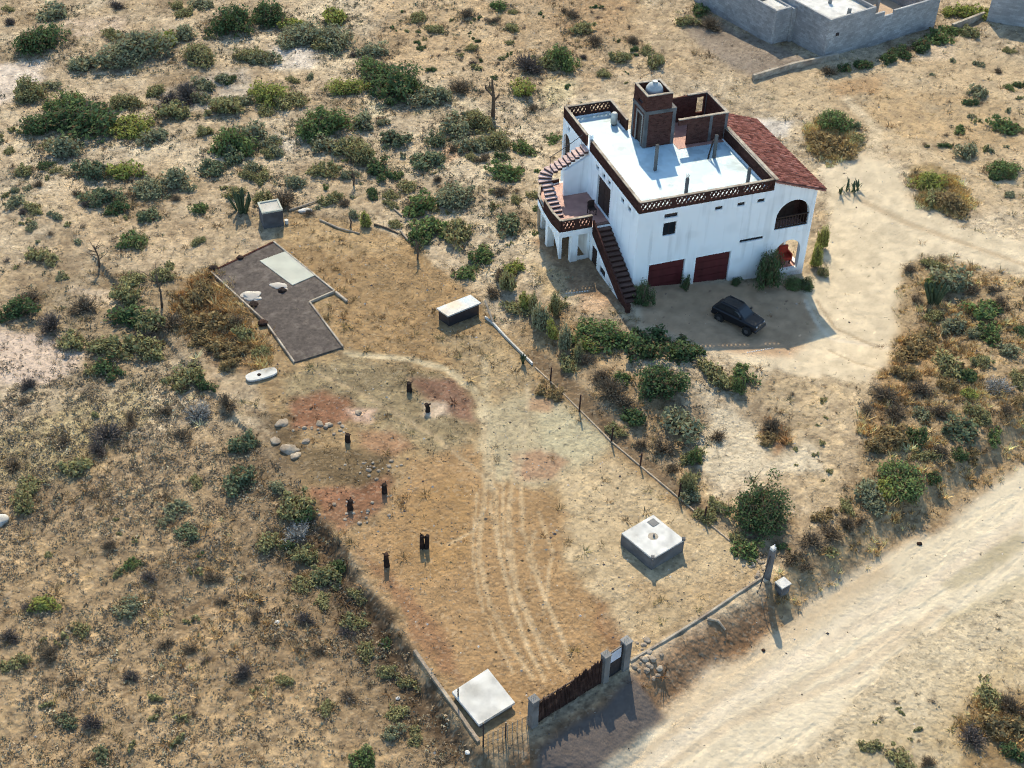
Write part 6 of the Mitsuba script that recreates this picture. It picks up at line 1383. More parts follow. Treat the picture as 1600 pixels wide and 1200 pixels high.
block_walls(0, 0, 5.4, 9.0, 3.6)
nput('roof', MB().box((0.202, 0.202, 3.0), (5.198, 8.798, 3.25)), 'white_concrete')
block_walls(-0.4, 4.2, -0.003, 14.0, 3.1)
nput('wall', MB().box((-2.2, 4.4, -0.5), (-0.41, 4.6, 3.2)), 'grey_block'); nput('wall', MB().box((-2.2, 4.602, -0.5), (-2.0, 15.5, 3.2)), 'grey_block_shaded')
nput('roof', MB().box((-1.99, 4.61, 2.75), (-0.42, 7.0, 2.95)), 'white_concrete')
nput('wall', MB().box((5.403, 0.0, -0.5), (6.6, 0.2, 2.9)), 'grey_block')
nput('wall', MB().box((6.603, 0.0, -0.5), (7.8, 0.2, 2.45)), 'grey_block')
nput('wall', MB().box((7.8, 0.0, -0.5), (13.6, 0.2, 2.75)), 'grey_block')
nput('wall', MB().box((13.4, 0.203, -0.5), (13.6, 9.5, 2.75)), 'grey_block_shaded'); nput('wall', MB().box((5.41, 8.0, -0.5), (13.39, 8.2, 2.9)), 'grey_block')
nput('floor', MB().box((5.41, 0.21, -0.3), (13.39, 7.99, 0.35)), 'tan_plaster')
for u, v in ((2.6, 0.5), (2.9, 3.2), (0.6, 5.5), (8.3, 5.0), (8.3, 2.5)):
    nput('column_stub', MB().box((u - 0.12, v - 0.12, 0.4 if u > 6 else 3.253), (u + 0.12, v + 0.12, 3.9 if u < 6 else 3.0)), 'concrete')
nput('vent', MB().box((0.9, -0.03, 1.9), (1.3, -0.002, 2.2)), 'black_metal_and_shade')
fb = thing('grey_block_wall_house', 'grey block walled building cut off by the top right corner', 'building')
FFR = frame(43.0, 117.0, 0, -0.35)
for a, b in (((0, 0, -0.5), (14, 0.2, 3.3)), ((0, 0.203, -0.5), (0.2, 9, 3.3)), ((0.203, 8.8, -0.5), (14, 9, 3.3)), ((13.8, 0.203, -0.5), (14, 8.797, 3.3))): put('wall', MB().box(a, b).get(FFR), 'grey_block', fb)
put('roof', MB().box((0.21, 0.21, 2.9), (13.79, 8.79, 3.05)).get(FFR), 'white_concrete', fb)
def low_wall(pts, h, t, mat, name, label, cat):
    k = thing(name, label, cat)
    for a, b in zip(pts[:-1], pts[1:]):
        za = min(ground_at(a), ground_at(b)); m = MB().bar((a[0], a[1], ground_at(a) + h / 2 - 0.2), (b[0], b[1], ground_at(b) + h / 2 - 0.2), t, h + 0.4)
        put('wall_length', m.get(), mat, k)
    return k
low_wall([(19.71, 103.60), (23.58, 106.24), (27.73, 108.20)], 0.5, 0.25, 'limestone', 'boundary_wall', 'low tan boundary wall running up to the grey block building', 'wall')
low_wall([(39.40, 115.17), (42.90, 117.72)], 0.6, 0.25, 'limestone', 'boundary_wall', 'short low wall between the two grey buildings at top right', 'wall')

# ---------------------------------------------------------------- the yard: gate, fences, kerbs, slabs, tanks
LP, MP, RP = np.array((1.38, 37.72)), np.array((4.80, 40.40)), np.array((5.80, 41.22))     # gate posts
gd = (MP - LP) / np.linalg.norm(MP - LP); gang = math.atan2(gd[1], gd[0])
for p, w, h, lb in ((LP, 0.36, 2.15, 'left grey concrete gate post beside the picket gate'), (MP, 0.34, 2.15, 'middle grey gate post between picket gate and small metal gate'), (RP, 0.40, 2.2, 'right grey gate post at the end of the road bank wall')):
    k = thing('gate_post', lb, 'gate post', None); h -= 0.2; fr = frame(p[0], p[1], ground_at(p), gang)
    put('shaft', MB().box((-w / 2, -w / 2, -0.6), (w / 2, w / 2, h)).get(fr), 'post_concrete', k)
    put('cap', MB().box((-w / 2 - 0.03, -w / 2 - 0.03, h), (w / 2 + 0.03, w / 2 + 0.03, h + 0.06)).get(fr), 'concrete', k)
    for a in (-0.1, 0, 0.1): put('rod', MB().tube([(a, 0.05, h + 0.06), (a * 1.3, 0.05, h + 0.25)], 0.012, 5).get(fr), 'limestone', k)
gate = thing('picket_gate', 'wide double gate of uneven dark brown sticks between two posts', 'gate')
rg = np.random.default_rng(2)
Lg = np.linalg.norm(MP - LP) - 0.42; gz = max(ground_at(LP), ground_at(MP)) - 0.15
gf = frame(*(LP + gd * 0.21), gz, gang); n = 46
for k in range(n):
    s = (k + 0.5) * Lg / n; half = s / Lg
    h = 1.85 - 0.25 * math.exp(-((half - 0.45) / 0.18) ** 2) - (0.22 if half < 0.3 else 0) + rg.uniform(-0.12, 0.16); w = Lg / n * rg.uniform(1.1, 1.4)
    put('picket', MB().tube([(s, rg.uniform(-0.02, 0.02), 0.02), (s + rg.uniform(-0.02, 0.02), 0, h)], [w / 2, w / 2 * 0.75], 5).get(gf), 'picket_wood', gate)
for z in (0.35, 1.5): put('rail', MB().box((0.02, 0.05, z), (Lg - 0.02, 0.10, z + 0.08)).get(gf), 'dark_wood', gate)
k = thing('gate_sill', 'pale concrete sill strip lying along the foot of the picket gate', 'sill')
put('strip', MB().box((0, -0.85, -0.4), (Lg, -0.12, 0.02)).get(gf), 'concrete', k)
put('edge', MB().box((0, -0.93, -0.4), (Lg, -0.853, -0.03)).get(gf), 'dark_concrete', k)
k = thing('metal_gate', 'narrow black metal gate with a pale panel between two gate posts', 'gate')
mf = frame(*(MP + gd * 0.2), ground_at(MP) - 0.1, math.atan2(*(RP - MP)[::-1])); W = np.linalg.norm(RP - MP) - 0.42
put('frame', MB().box((0, -0.03, 0.1), (0.07, 0.03, 2.0)).box((W - 0.07, -0.03, 0.1), (W, 0.03, 2.0)).box((0.073, -0.03, 1.93), (W - 0.073, 0.03, 2.0)).box((0.073, -0.03, 0.1), (W - 0.073, 0.03, 0.18)).box((0.073, -0.03, 1.1), (W - 0.073, 0.03, 1.16)).get(mf), 'black_metal_and_shade', k)
put('panel', MB().box((0.075, -0.01, 1.165), (W - 0.075, 0.01, 1.925)).get(mf), 'pale_panel', k)
put('panel', MB().box((0.075, -0.01, 0.185), (W - 0.075, 0.01, 1.095)).get(mf), 'black_metal_and_shade', k)

k = low_wall([(6.15, 41.58), (7.98, 42.95), (9.87, 44.42), (11.83, 46.06), (13.42, 47.35)], 0.12, 0.10, 'limestone', 'kerb_wall', 'thin pale wall along the top of the road bank', 'wall')
k = low_wall([(-4.44, 41.88), (-3.32, 40.11), (-2.16, 38.36), (-1.10, 36.68)], 0.14, 0.16, 'boulder_stone', 'retaining_wall', 'thin low retaining wall on the left side of the square white slab', 'wall')
k = low_wall([(-1.86, 69.27), (-1.26, 68.52), (-0.48, 67.19), (0.43, 65.73), (1.24, 64.44)], 0.16, 0.10, 'white_concrete', 'white_kerb', 'white concrete kerb running down from the blue lidded shed', 'kerb')
k = low_wall([(1.40, 64.18), (2.73, 62.16), (4.04, 60.14), (5.86, 57.56), (7.43, 55.61), (8.93, 53.74), (10.44, 51.79), (11.92, 49.91)], 0.06, 0.07, 'driftwood', 'boundary_kerb', 'low weathered kerb along the right side of the yard', 'kerb')
for p, h in (((4.04, 59.98), 1.3), ((2.34, 62.78), 1.1), ((5.86, 57.56), 1.1), ((7.43, 55.61), 1.0), ((9.42, 53.09), 1.1), ((10.69, 51.45), 1.0)):
    z = ground_at(p); k = put('fence_post', MB().tube([(p[0], p[1], z - 0.2), (p[0] + 0.03, p[1], z + h)], [0.06, 0.05], 6).get(), 'picket_wood', label='thin dark wooden fence post along the right side of the yard', cat='fence post', group='posts along the right yard boundary')
for i, p in enumerate(((-0.89, 36.48), (-2.16, 38.95), (0.13, 37.00))):
    z = ground_at(p); h = (1.75, 1.0, 1.1)[i]
    put('fence_pole', MB().tube([(p[0], p[1], z - 0.2), (p[0], p[1] + 0.02, z + h)], [0.045, 0.04], 6).get(), 'black_metal_and_shade', label=('tall black pole at the lower corner of the yard', 'short dark pole at the left edge of the white slab', 'short dark pole between white slab and gate')[i], cat='pole')
k = thing('wire_fence', 'sparse see-through wire fence between the corner pole and the left gate post', 'fence')
A, B = np.array((-0.83, 36.41)), np.array((1.20, 37.60))
for z in (0.25, 0.55, 0.85): put('wire', MB().tube([(*A, ground_at(A) + z), (*((A + B) / 2), ground_at((A + B) / 2) + z - 0.02), (*B, ground_at(B) + z)], 0.008, 4).get(), 'black_metal_and_shade', k)
for s in np.linspace(0.08, 0.95, 9):
    p = A + (B - A) * s; put('stick', MB().tube([(*p, ground_at(p) - 0.1), (*p, ground_at(p) + 0.95)], 0.022, 5).get(), 'driftwood', k)

# square white slab
k = thing('square_slab', 'square white concrete slab on a dark base in the lower corner of the yard', 'slab')
sv = [(-2.46, 39.20), (-1.12, 37.38), (0.53, 38.68), (-0.80, 40.62)]
zb = float(np.mean([ground_at(p) for p in sv]))
put('top', MB().prism(sv, 0.24, 0.40).get(), 'white_concrete', k); c = np.mean(sv, 0)
put('base', MB().prism([tuple(c + (np.array(p) - c) * 0.92) for p in sv], -0.8, 0.237).get(), 'dark_concrete', k)
# cistern block
k = thing('cistern_block', 'square grey concrete cistern with white top standing on pale sand', 'cistern')
cv = [(6.02, 49.42), (7.56, 47.64), (9.34, 49.06), (7.80, 50.86)]; c = np.mean(cv, 0); zc = ground_at(c)
put('wall', MB().prism(cv, -0.4, 0.78).get(), 'dark_concrete', k)
put('top', MB().prism([tuple(c + (np.array(p) - c) * 0.995) for p in cv], 0.782, 0.88).get(), 'white_concrete', k)
put('hatch', MB().prism([tuple(c + (np.array(p) - c) * 0.2 + (np.array(cv[3]) - c) * 0.62) for p in cv], 0.882, 0.91).get(), 'concrete', k)
put('stain', MB().prism([tuple(c + np.array((0.28 * math.cos(a), 0.28 * math.sin(a)))) for a in np.linspace(0, 6.28, 14)[:-1]], 0.882, 0.886).get(), 'limestone', k)
put('valve', MB().tube([(c[0] + 0.05, c[1], 0.885), (c[0] + 0.05, c[1], 1.03)], 0.06, 8).get(), 'dark_concrete', k)
for p in (cv[1], cv[2]): 
    q = c + (np.array(p) - c) * 0.97; put('corner_stub', MB().box((q[0] - 0.09, q[1] - 0.09, 0.881), (q[0] + 0.09, q[1] + 0.09, 1.0)).get(), 'dark_concrete', k)
# block hut, upper left
k = thing('block_hut', 'small grey concrete block hut with pale flat top at the upper yard edge', 'hut'); hf = frame(-17.38, 79.95, ground_at((-17.4, 80)), 0.38)
put('wall', MB().box((-0.72, -0.72, -0.4), (0.72, 0.72, 1.25)).get(hf), 'hut_block', k); put('top', MB().box((-0.62, -0.62, 1.252), (0.62, 0.62, 1.30)).get(hf), 'white_concrete', k)
put('rim', MB().box((-0.74, -0.74, 1.252), (0.74, -0.623, 1.38)).box((-0.74, 0.623, 1.252), (0.74, 0.74, 1.38)).box((-0.74, -0.62, 1.252), (-0.623, 0.62, 1.38)).box((0.623, -0.62, 1.252), (0.74, 0.62, 1.38)).get(hf), 'pale_concrete', k)
put('bucket', MB().tube([(0.95, -0.5, 0), (0.95, -0.5, 0.3)], [0.12, 0.15], 10).get(hf), 'white_concrete', label='small white bucket right of the grey block hut', cat='bucket')
# low shed
k = thing('low_shed', 'low dark shed with a blue white slab lid at the head of the white kerb', 'shed')
sv = [(-5.0, 68.98), (-2.86, 70.55), (-2.14, 69.69), (-4.21, 68.15)]; c = np.mean(sv, 0); zc = ground_at(c)
put('lid', MB().prism(sv, zc + 0.82, zc + 0.92).get(), 'blue_white_lid', k); iv = [tuple(c + (np.array(p) - c) * 0.9) for p in sv]
put('wall', MB().prism(iv, zc - 0.3, zc + 0.817).get(), 'black_metal_and_shade', k)  # black walls: shade under the lid put into the colour
put('timber', MB().bar((-1.9, 69.9, zc + 0.95), (-1.3, 68.6, zc + 0.1), 0.12, 0.1).get(), 'driftwood', k)
# gravel pad with kerbs
pad = [(-20.47, 73.49), (-16.83, 77.30), (-11.92, 71.66), (-13.41, 70.37), (-10.69, 65.73), (-13.52, 64.07), (-15.89, 68.04)]
zp_ = max(ground_at(p) for p in pad) + 0.10
k = thing('gravel_pad', 'dark grey gravel pad in an L shape with thin pale kerbs', 'gravel pad')
put('surface', MB().prism(pad, zp_ - 0.8, zp_).get(), 'gravel', k)
c0 = np.mean(pad, 0)
def kerb(i, j, mat='limestone'):
    a, b = np.array(pad[i]), np.array(pad[j]); put('kerb', MB().bar((*a, zp_ - 0.1), (*b, zp_ - 0.1), 0.10, 0.36).get(), mat, k)
for i, j in ((1, 2), (2, 3), (3, 4), (5, 6), (6, 0)): kerb(i, j)
put('kerb', MB().bar((*pad[0], zp_ - 0.14), (*pad[1], zp_ - 0.14), 0.14, 0.36).get(), 'dark_brick', k)
p = np.array(pad[2]); d = (np.array(pad[2]) - np.array(pad[1])); put('kerb', MB().bar((*(p + 0.02 * d), zp_ - 0.12), (*(p + 0.19 * d), zp_ - 0.12), 0.14, 0.4).get(), 'limestone', k)
k = thing('pale_pad', 'pale cream concrete panel lying on the dark gravel pad', 'slab')
pp = [(-17.42, 74.92), (-15.81, 76.16), (-13.38, 73.43), (-14.80, 72.18)]
put('surface', MB().prism(pp, zp_ + 0.002, zp_ + 0.05).get(), 'pale_concrete', k)
def rock(name, p, r, mat, label, cat, z=None, flat=0.6, group=None, seed=1, stretch=1.0, rot=0.0):
    m = trimesh.creation.icosphere(2, 1.0); v = m.vertices * (1 + 1.1 * (meshkit.fbm(m.vertices * 1.3 + seed * 3.1, 3, seed)[:, None] - 0.5))
    v = v * (r * stretch, r, r * flat); v = np.stack([v[:, 0] * math.cos(rot) - v[:, 1] * math.sin(rot), v[:, 0] * math.sin(rot) + v[:, 1] * math.cos(rot), v[:, 2]], 1)
    z = ground_at(p) if z is None else z
    return put(name, trimesh.Trimesh(v + [p[0], p[1], z + r * flat * 0.25], m.faces, process=False), mat, smooth=50, label=label, cat=cat, group=group)
for i, (p, r) in enumerate((((-17.28, 70.91), 0.55), ((-15.64, 72.07), 0.42))):
    for j, (dx, dy, s) in enumerate(((0, 0, 1), (-0.45, 0.1, 0.6), (0.35, -0.3, 0.55))):
        rock('sand_heap', (p[0] + dx, p[1] + dy), r * s * 0.85, 'sack_cloth', ('pale sand bag lying on the dark gravel pad by its left kerb', 'pale sand bag on the dark gravel pad beside the cream panel')[i], 'sand bag', z=zp_ - 0.05, flat=0.4, group=('pale bags by the left kerb of the gravel pad', 'pale bags beside the cream panel')[i], seed=i * 4 + j, stretch=1.3)
for i, p in enumerate(((-18.79, 75.24), (-20.38, 73.94), (-16.99, 69.93), (-15.39, 71.58), (-16.09, 67.96))):
    rock('dark_rock', p, (0.24, 0.28, 0.3, 0.28, 0.32)[i], 'charred_wood', ('small dark rock on the top edge of the gravel pad', 'dark rock at the left corner of the gravel pad', 'dark rock below the pale bags on the gravel pad', 'dark rock just below the pale bags by the cream panel', 'dark rock at the bend of the left gravel pad kerb')[i], 'rock', z=zp_ - 0.02, seed=20 + i)
# oval slab
k = thing('oval_slab', 'white oval concrete slab with a dark hole, below the gravel pad', 'slab'); a0 = math.atan2(0.9, 1.35)
of = frame(-15.33, 62.75, ground_at((-15.33, 62.75)), a0 - 0.1)
ov = [(0.98 * math.copysign(abs(math.cos(t)) ** 0.6, math.cos(t)), 0.42 * math.copysign(abs(math.sin(t)) ** 0.7, math.sin(t))) for t in np.linspace(0, 2 * math.pi, 25)[:-1]]
put('top', MB().prism(ov, 0.08, 0.20).get(of), 'white_concrete', k); put('base', MB().prism([(x * 0.95, y * 0.92) for x, y in ov], -0.3, 0.077).get(of), 'dark_concrete', k)
put('hole', MB().prism([(-0.15 + 0.13 * math.cos(t), -0.03 + 0.13 * math.sin(t)) for t in np.linspace(0, 6.28, 13)[:-1]], 0.202, 0.215).get(of), 'charred_wood', k)
# charred stumps
for i, (p, h, r) in enumerate((((-6.19, 61.71), 0.85, 0.17), ((-4.99, 59.86), 0.8, 0.15), ((-9.40, 57.03), 0.75, 0.17), ((-6.91, 52.89), 0.9, 0.16), ((-8.65, 51.58), 0.85, 0.17), ((-4.43, 48.81), 1.25, 0.13), ((-6.29, 47.47), 1.2, 0.15))):
    lb = ('dark stump left of the upper red soil patch', 'dark stump on the pale spot beside the upper red soil', 'dark stump right of the boulders', 'dark stump at the right end of the red soil strip', 'dark stump in the middle of the lower red soil patch', 'tall double dark stump on bare brown soil', 'tall leafy-topped dark stump near the left yard edge')[i]
    h *= 0.75; k = thing('charred_stump', lb, 'tree stump'); z = ground_at(p); re = np.random.default_rng(30 + i)
    tw = [(0, 0)] if i != 5 else [(-0.11, 0), (0.11, 0.02)]
    for dx, dy in tw:
        pts = [(p[0] + dx, p[1] + dy, z - 0.2), (p[0] + dx + re.uniform(-0.04, 0.04), p[1] + dy, z + h * 0.5), (p[0] + dx + re.uniform(-0.08, 0.08), p[1] + dy, z + h)]
        put('trunk', MB().tube(pts, [r * 1.15, r * 0.9, r * 0.8], 8).get(), 'charred_wood', k)
    for q in range(4):
        a = re.uniform(0, 6.28); put('branch', MB().tube([(p[0], p[1], z + h * 0.85), (p[0] + 0.22 * math.cos(a), p[1] + 0.22 * math.sin(a), z + h * re.uniform(0.95, 1.15))], [0.05, 0.02], 5).get(), 'charred_wood', k)
# boulders and rubble
ROCKS = [(441, 659, .42, 1), (430, 688, .34, 2), (452, 700, .5, 3), (462, 711, .33, 4), (499, 662, .25, 5), (514, 664, .22, 6), (478, 690, .28, 7), (560, 645, .25, 8)]
RW = ['large pale boulder at the left of the upper red soil', 'pale boulder left of the boulder pair on the weedy edge', 'broad flat pale boulder below the upper red soil patch', 'pale boulder lowest in the row below the red soil', 'small tan rock in the middle of the upper red soil', 'small tan rock right of its twin on the upper red soil', 'tan rock just below the upper red soil patch', 'pinkish rock on the right edge of the upper red soil']
RPOS = [(-13.43, 58.43), (-13.60, 56.86), (-12.69, 56.19), (-12.24, 55.66), (-11.26, 58.52), (-10.68, 58.43), (-11.83, 56.93), (-9.07, 59.58)]
for (x, y, r, sd), lb, p in zip(ROCKS, RW, RPOS): rock('boulder', p, r * 0.75, 'boulder_stone', lb, 'boulder', seed=40 + sd, stretch=1.4, flat=0.55, rot=sd)
re = np.random.default_rng(9)
for ctr, n, r0, lb, gr in (((7.07, 41.64), 26, 0.16, 'pale stone in the rubble heap beside the right gate post', 'stones of the heap by the gate'), ((13.09, 47.92), 20, 0.14, 'pale stone in the rubble heap left of the concrete meter pillar', 'stones of the heap by the meter pillar'), ((-7.47, 54.68), 22, 0.12, 'small stone scattered on the grey dead grass by the stumps', 'stones on the dead grass'),
                          ((-8.21, 51.35), 18, 0.12, 'small pinkish stone along the edge of the lower red soil', 'stones along the lower red soil'), ((-11.16, 58.07), 16, 0.13, 'small tan stone scattered on the upper red soil patch', 'small stones on the upper red soil')):
    for i in range(n):
        p = (ctr[0] + re.normal(0, 0.45 if n > 23 or n == 20 else 0.9), ctr[1] + re.normal(0, 0.5)); rock('stone', p, r0 * re.uniform(0.35, 1.1), 'boulder_stone' if re.random() < 0.8 else 'limestone', lb, 'stone', group=gr, seed=100 + i, flat=0.7)
for i, p in enumerate(((-27.39, 50.13), (-11.55, 43.85), (-5.08, 39.51), (-1.59, 36.38), (22.61, 51.01), (13.04, 43.33))):
    rock('stone', p, (0.42, 0.12, 0.10, 0.13, 0.14, 0.1)[i], 'white_concrete' if i < 4 else 'charred_wood', ('white rock at the left photo edge on the brown slope', 'tiny white stone on the brown slope left of the yard', 'tiny white stone among weeds left of the white slab', 'tiny white stone below the lower yard corner', 'lone dark stone on the sandy road', 'small dark pebble at the near road edge')[i], 'stone', seed=200 + i)
# meter pillar and box
k = thing('meter_pillar', 'grey concrete pillar with a white cap beside the road bank', 'pillar'); p = (13.57, 47.22); z = ground_at(p); pf = frame(p[0], p[1], z, 0.6)
put('shaft', MB().box((-0.13, -0.13, -0.8), (0.13, 0.13, 2.25)).get(pf), 'dark_concrete', k); put('cap', MB().box((-0.12, -0.11, 2.252), (0.12, 0.11, 2.42)).get(pf), 'white_concrete', k)
put('conduit', MB().tube([(0.2, 0, 0.3), (0.2, 0, 2.2), (0.05, 0, 2.6)], 0.03, 6).get(pf), 'chrome', k)
put('brace', MB().tube([(-0.17, -0.05, 1.9), (-0.75, -0.3, 0.15), (-1.0, -0.4, -0.1)], 0.03, 6).get(pf), 'black_metal_and_shade', k)
k = thing('meter_box', 'low concrete meter box with pale top beside the grey pillar', 'meter box'); p = (14.33, 46.79); z = ground_at(p); bf = frame(p[0], p[1], z, 0.62)
put('body', MB().box((-0.30, -0.25, -0.7), (0.30, 0.25, 0.5)).get(bf), 'dark_concrete', k); put('lid', MB().box((-0.33, -0.28, 0.502), (0.33, 0.28, 0.58)).get(bf), 'white_concrete', k)
# fallen logs, dead trunk
LOGS = [([(-16.36, 81.46), (-15.36, 82.19), (-14.39, 82.94)], 'fallen pale log right of the grey block hut'), ([(-9.71, 83.34), (-8.95, 82.16), (-8.22, 81.17)], 'fallen pale log right of the yellow bush'), ([(-8.15, 79.17), (-7.73, 78.37), (-7.42, 77.82)], 'short white log end at the yard corner'),
        ([(-14.00, 80.30), (-12.51, 79.29), (-11.00, 78.70)], 'long thin branch lying along the upper yard edge'), ([(-10.08, 79.90), (-9.13, 79.45), (-8.31, 78.83)], 'dark fallen branch below the yellow bush'), ([(10.19, 44.39), (10.75, 44.35), (11.11, 44.02)], 'bent branch lying on the brown road bank')]
for pts, lb in LOGS:
    put('fallen_log', MB().tube([(a, b, ground_at((a, b)) + 0.08) for a, b in pts], [0.085, 0.075, 0.05], 7).get(), 'driftwood' if 'dark' not in lb else 'bark', label=lb, cat='log')
rock('stone', (-15.16, 81.43), 0.3, 'white_concrete', 'white flat stone beside the fallen log near the block hut', 'stone', seed=300, stretch=1.5)
k = thing('dead_trunk', 'tall dark dead trunk standing among bushes left of the house', 'dead tree'); p = (-2.11, 96.20); z = ground_at(p)
put('trunk', MB().tube([(p[0], p[1], z - 0.3), (p[0] + 0.05, p[1], z + 1.6), (p[0] - 0.1, p[1], z + 3.3)], [0.17, 0.14, 0.06], 8).get(), 'bark', k)
for a, h, l in ((2.6, 1.8, 0.7), (0.4, 1.3, 0.5), (4.0, 2.3, 0.4)): put('branch', MB().tube([(p[0], p[1], z + h), (p[0] + l * math.cos(a), p[1] + l * math.sin(a), z + h + 0.5), (p[0] + l * 1.1 * math.cos(a), p[1] + l * math.sin(a), z + h + 0.9)], [0.1, 0.07, 0.03], 6).get(), 'bark', k)
for i, (p, h, lb) in enumerate((((-11.77, 79.57), 0.9, 'short dark post left of the yellow bush'), ((-28.24, 74.16), 1.8, 'thin bare dark sapling on pale sand left of the gravel pad'), ((-22.93, 69.53), 2.6, 'bare grey sapling among brown brush left of the gravel pad'), ((-6.74, 75.80), 1.6, 'bare dark sapling at the upper right corner of the yard'), ((-12.15, 85.18), 1.4, 'crooked bare sapling above the yellow bush'))):
    k = thing('bare_sapling', lb, 'sapling'); z = ground_at(p); re = np.random.default_rng(60 + i)
    put('trunk', MB().tube([(p[0], p[1], z - 0.2), (p[0] + 0.1, p[1], z + h * 0.5), (p[0] - 0.05, p[1], z + h)], [0.09, 0.06, 0.03], 6).get(), 'bark', k)
    if i:
        for q in range(9):
            a, b = re.uniform(0, 6.28), re.uniform(0.3, 0.9); l = h * re.uniform(0.25, 0.45)
            put('branch', MB().tube([(p[0], p[1], z + h * b), (p[0] + l * math.cos(a), p[1] + l * math.sin(a), z + h * b + l * 0.8)], [0.035, 0.012], 4).get(), 'bark', k)
# row of pale stones edging the shaded court, little plinth by the stair
for i in range(9):
    p = np.array((3.42, 71.17)) * (1 - i / 8) + np.array((4.82, 71.51)) * i / 8; rock('edging_stone', p, 0.06, 'white_concrete', 'small pale edging stone in the row left of the front stair', 'stone', group='row of edging stones left of the stair', seed=400 + i)
for i in range(12):
    p = np.array((14.79, 66.08)) * (1 - i / 11) + np.array((16.50, 66.88)) * i / 11; rock('edging_stone', p, 0.055, 'white_concrete', 'small pale edging stone along the shaded edge below the car', 'stone', group='edging stones below the car', seed=420 + i)

# ---------------------------------------------------------------- black off-road car (x forward)
cp_ = (14.56, 69.28); car = thing('parked_car', 'black rounded off-road car parked in the shade before the house', 'car')
CZ = ground_at(cp_); h0, h1 = math.atan2(67.81 - 70.09, 15.86 - 13.14), 0
_cf = frame(cp_[0], cp_[1] - 0.1, CZ, h0); CF = lambda v: _cf(np.asarray(v) * 0.86)
def cput(name, mb, mat, parent=car, smooth=False): return put(name, mb.get(CF) if isinstance(mb, MB) else trimesh.Trimesh(CF(mb.vertices), mb.faces, process=False), mat, parent, smooth)
def loft(prof, y0, y1, inset=0.0, rr=0.05):
    """a side outline (x, z) carried across the car, pulled in towards the top"""
    p = shapely.Polygon(prof).buffer(-rr).buffer(rr); m = trimesh.creation.extrude_polygon(p, y1 - y0, engine='earcut')
    v = np.stack([m.vertices[:, 0], y0 + m.vertices[:, 2], m.vertices[:, 1]], 1)
    v[:, 1] *= 1 - inset * np.clip((v[:, 2] - 1.05) / 0.75, 0, 1); return trimesh.Trimesh(v, m.faces[:, ::-1], process=False)
import manifold3d as m3
def hull(pts, r):
    return m3.Manifold.batch_hull([m3.Manifold.sphere(r, 20).translate(p) for p in pts])
def cbox(a, b): return m3.Manifold.cube([q - p for p, q in zip(a, b)]).translate(a)
def mtri(m): q = m.to_mesh(); return trimesh.Trimesh(q.vert_properties[:, :3], q.tri_verts, process=False)
low = hull([(x, s * y, z) for s in (-1, 1) for x, y, z in ((-1.88, 0.62, 0.58), (-1.88, 0.62, 0.95), (-0.5, 0.68, 0.55), (0.6, 0.68, 0.98), (1.75, 0.58, 0.58), (1.72, 0.56, 0.86))], 0.16)
for x in (1.22, -1.25): low = low - m3.Manifold.cylinder(2.4, 0.46, 0.46, 24, True).rotate([90, 0, 0]).translate([x, 0, 0.38]) ^ low
cab = hull([(x, s * y, z) for s in (-1, 1) for x, y, z in ((-1.80, 0.60, 1.0), (0.78, 0.62, 1.0), (0.02, 0.46, 1.58), (-1.35, 0.46, 1.58), (-0.6, 0.47, 1.62))], 0.13)
cput('body', mtri(low), 'car_paint', smooth=45); cput('cabin', mtri(cab), 'car_paint', smooth=45)
band = m3.Manifold.batch_hull([m3.Manifold.sphere(0.137, 20).translate((x, s * y, z)) for s in (-1, 1) for x, y, z in ((-1.80, 0.60, 1.0), (0.78, 0.62, 1.0), (0.02, 0.46, 1.58), (-1.35, 0.46, 1.58), (-0.6, 0.47, 1.62))]) ^ cbox((-3, -1, 1.20), (3, 1, 1.60))
cput('windscreen', mtri(band ^ cbox((0.22, -0.55, 1.1), (1.2, 0.55, 1.59))), 'window_glass', smooth=45)
cput('rear_window', mtri(band ^ cbox((-2.2, -0.48, 1.25), (-1.55, 0.48, 1.57))), 'window_glass', smooth=45)
for s in (-1, 1):
    for a, b in ((-1.5, -0.95), (-0.88, -0.2), (-0.12, 0.42)): cput('side_window', mtri(band ^ cbox((a, min(s * 0.52, s), 1.22), (b, max(s * 0.52, s), 1.52))), 'window_glass', smooth=45)

    cput('headlight', MB().tube([(1.82, s * 0.5, 0.86), (1.895, s * 0.5, 0.86)], 0.11, 12), 'chrome')
    cput('mirror', MB().box((0.42, s * 0.78 - 0.09, 1.2), (0.52, s * 0.78 + 0.09, 1.4)), 'black_metal_and_shade')
    for x in (1.22, -1.25):
        w = cput('wheel', MB().tube([(x, s * 0.62, 0.38), (x, s * 0.64, 0.38), (x, s * 0.86, 0.38), (x, s * 0.88, 0.38)], [0.30, 0.39, 0.39, 0.33], 20), 'tyre', smooth=40)
        cput('rim', MB().tube([(x, s * 0.865, 0.38), (x, s * 0.885, 0.38)], [0.20, 0.16], 14), 'wheel_metal', w)
cput('bumper', mtri(hull([(1.86, -0.66, 0.52), (1.86, 0.66, 0.52), (1.86, 0.66, 0.6), (1.86, -0.66, 0.6)], 0.09)), 'black_metal_and_shade', smooth=45); cput('bumper', mtri(hull([(-2.0, -0.66, 0.52), (-2.0, 0.66, 0.52), (-2.0, 0.66, 0.6), (-2.0, -0.66, 0.6)], 0.08)), 'black_metal_and_shade', smooth=45)
g = cput('grille', MB().box((1.80, -0.34, 0.72), (1.905, 0.34, 0.96)), 'black_metal_and_shade')
for q in range(7): cput('slat', MB().box((1.907, -0.33 + q * 0.1, 0.74), (1.92, -0.28 + q * 0.1, 0.94)), 'chrome', g)
cput('roof_rail', MB().box((-1.3, -0.5, 1.74), (0.0, -0.46, 1.79)), 'black_metal_and_shade'); cput('roof_rail', MB().box((-1.3, 0.46, 1.74), (0.0, 0.5, 1.79)), 'black_metal_and_shade')

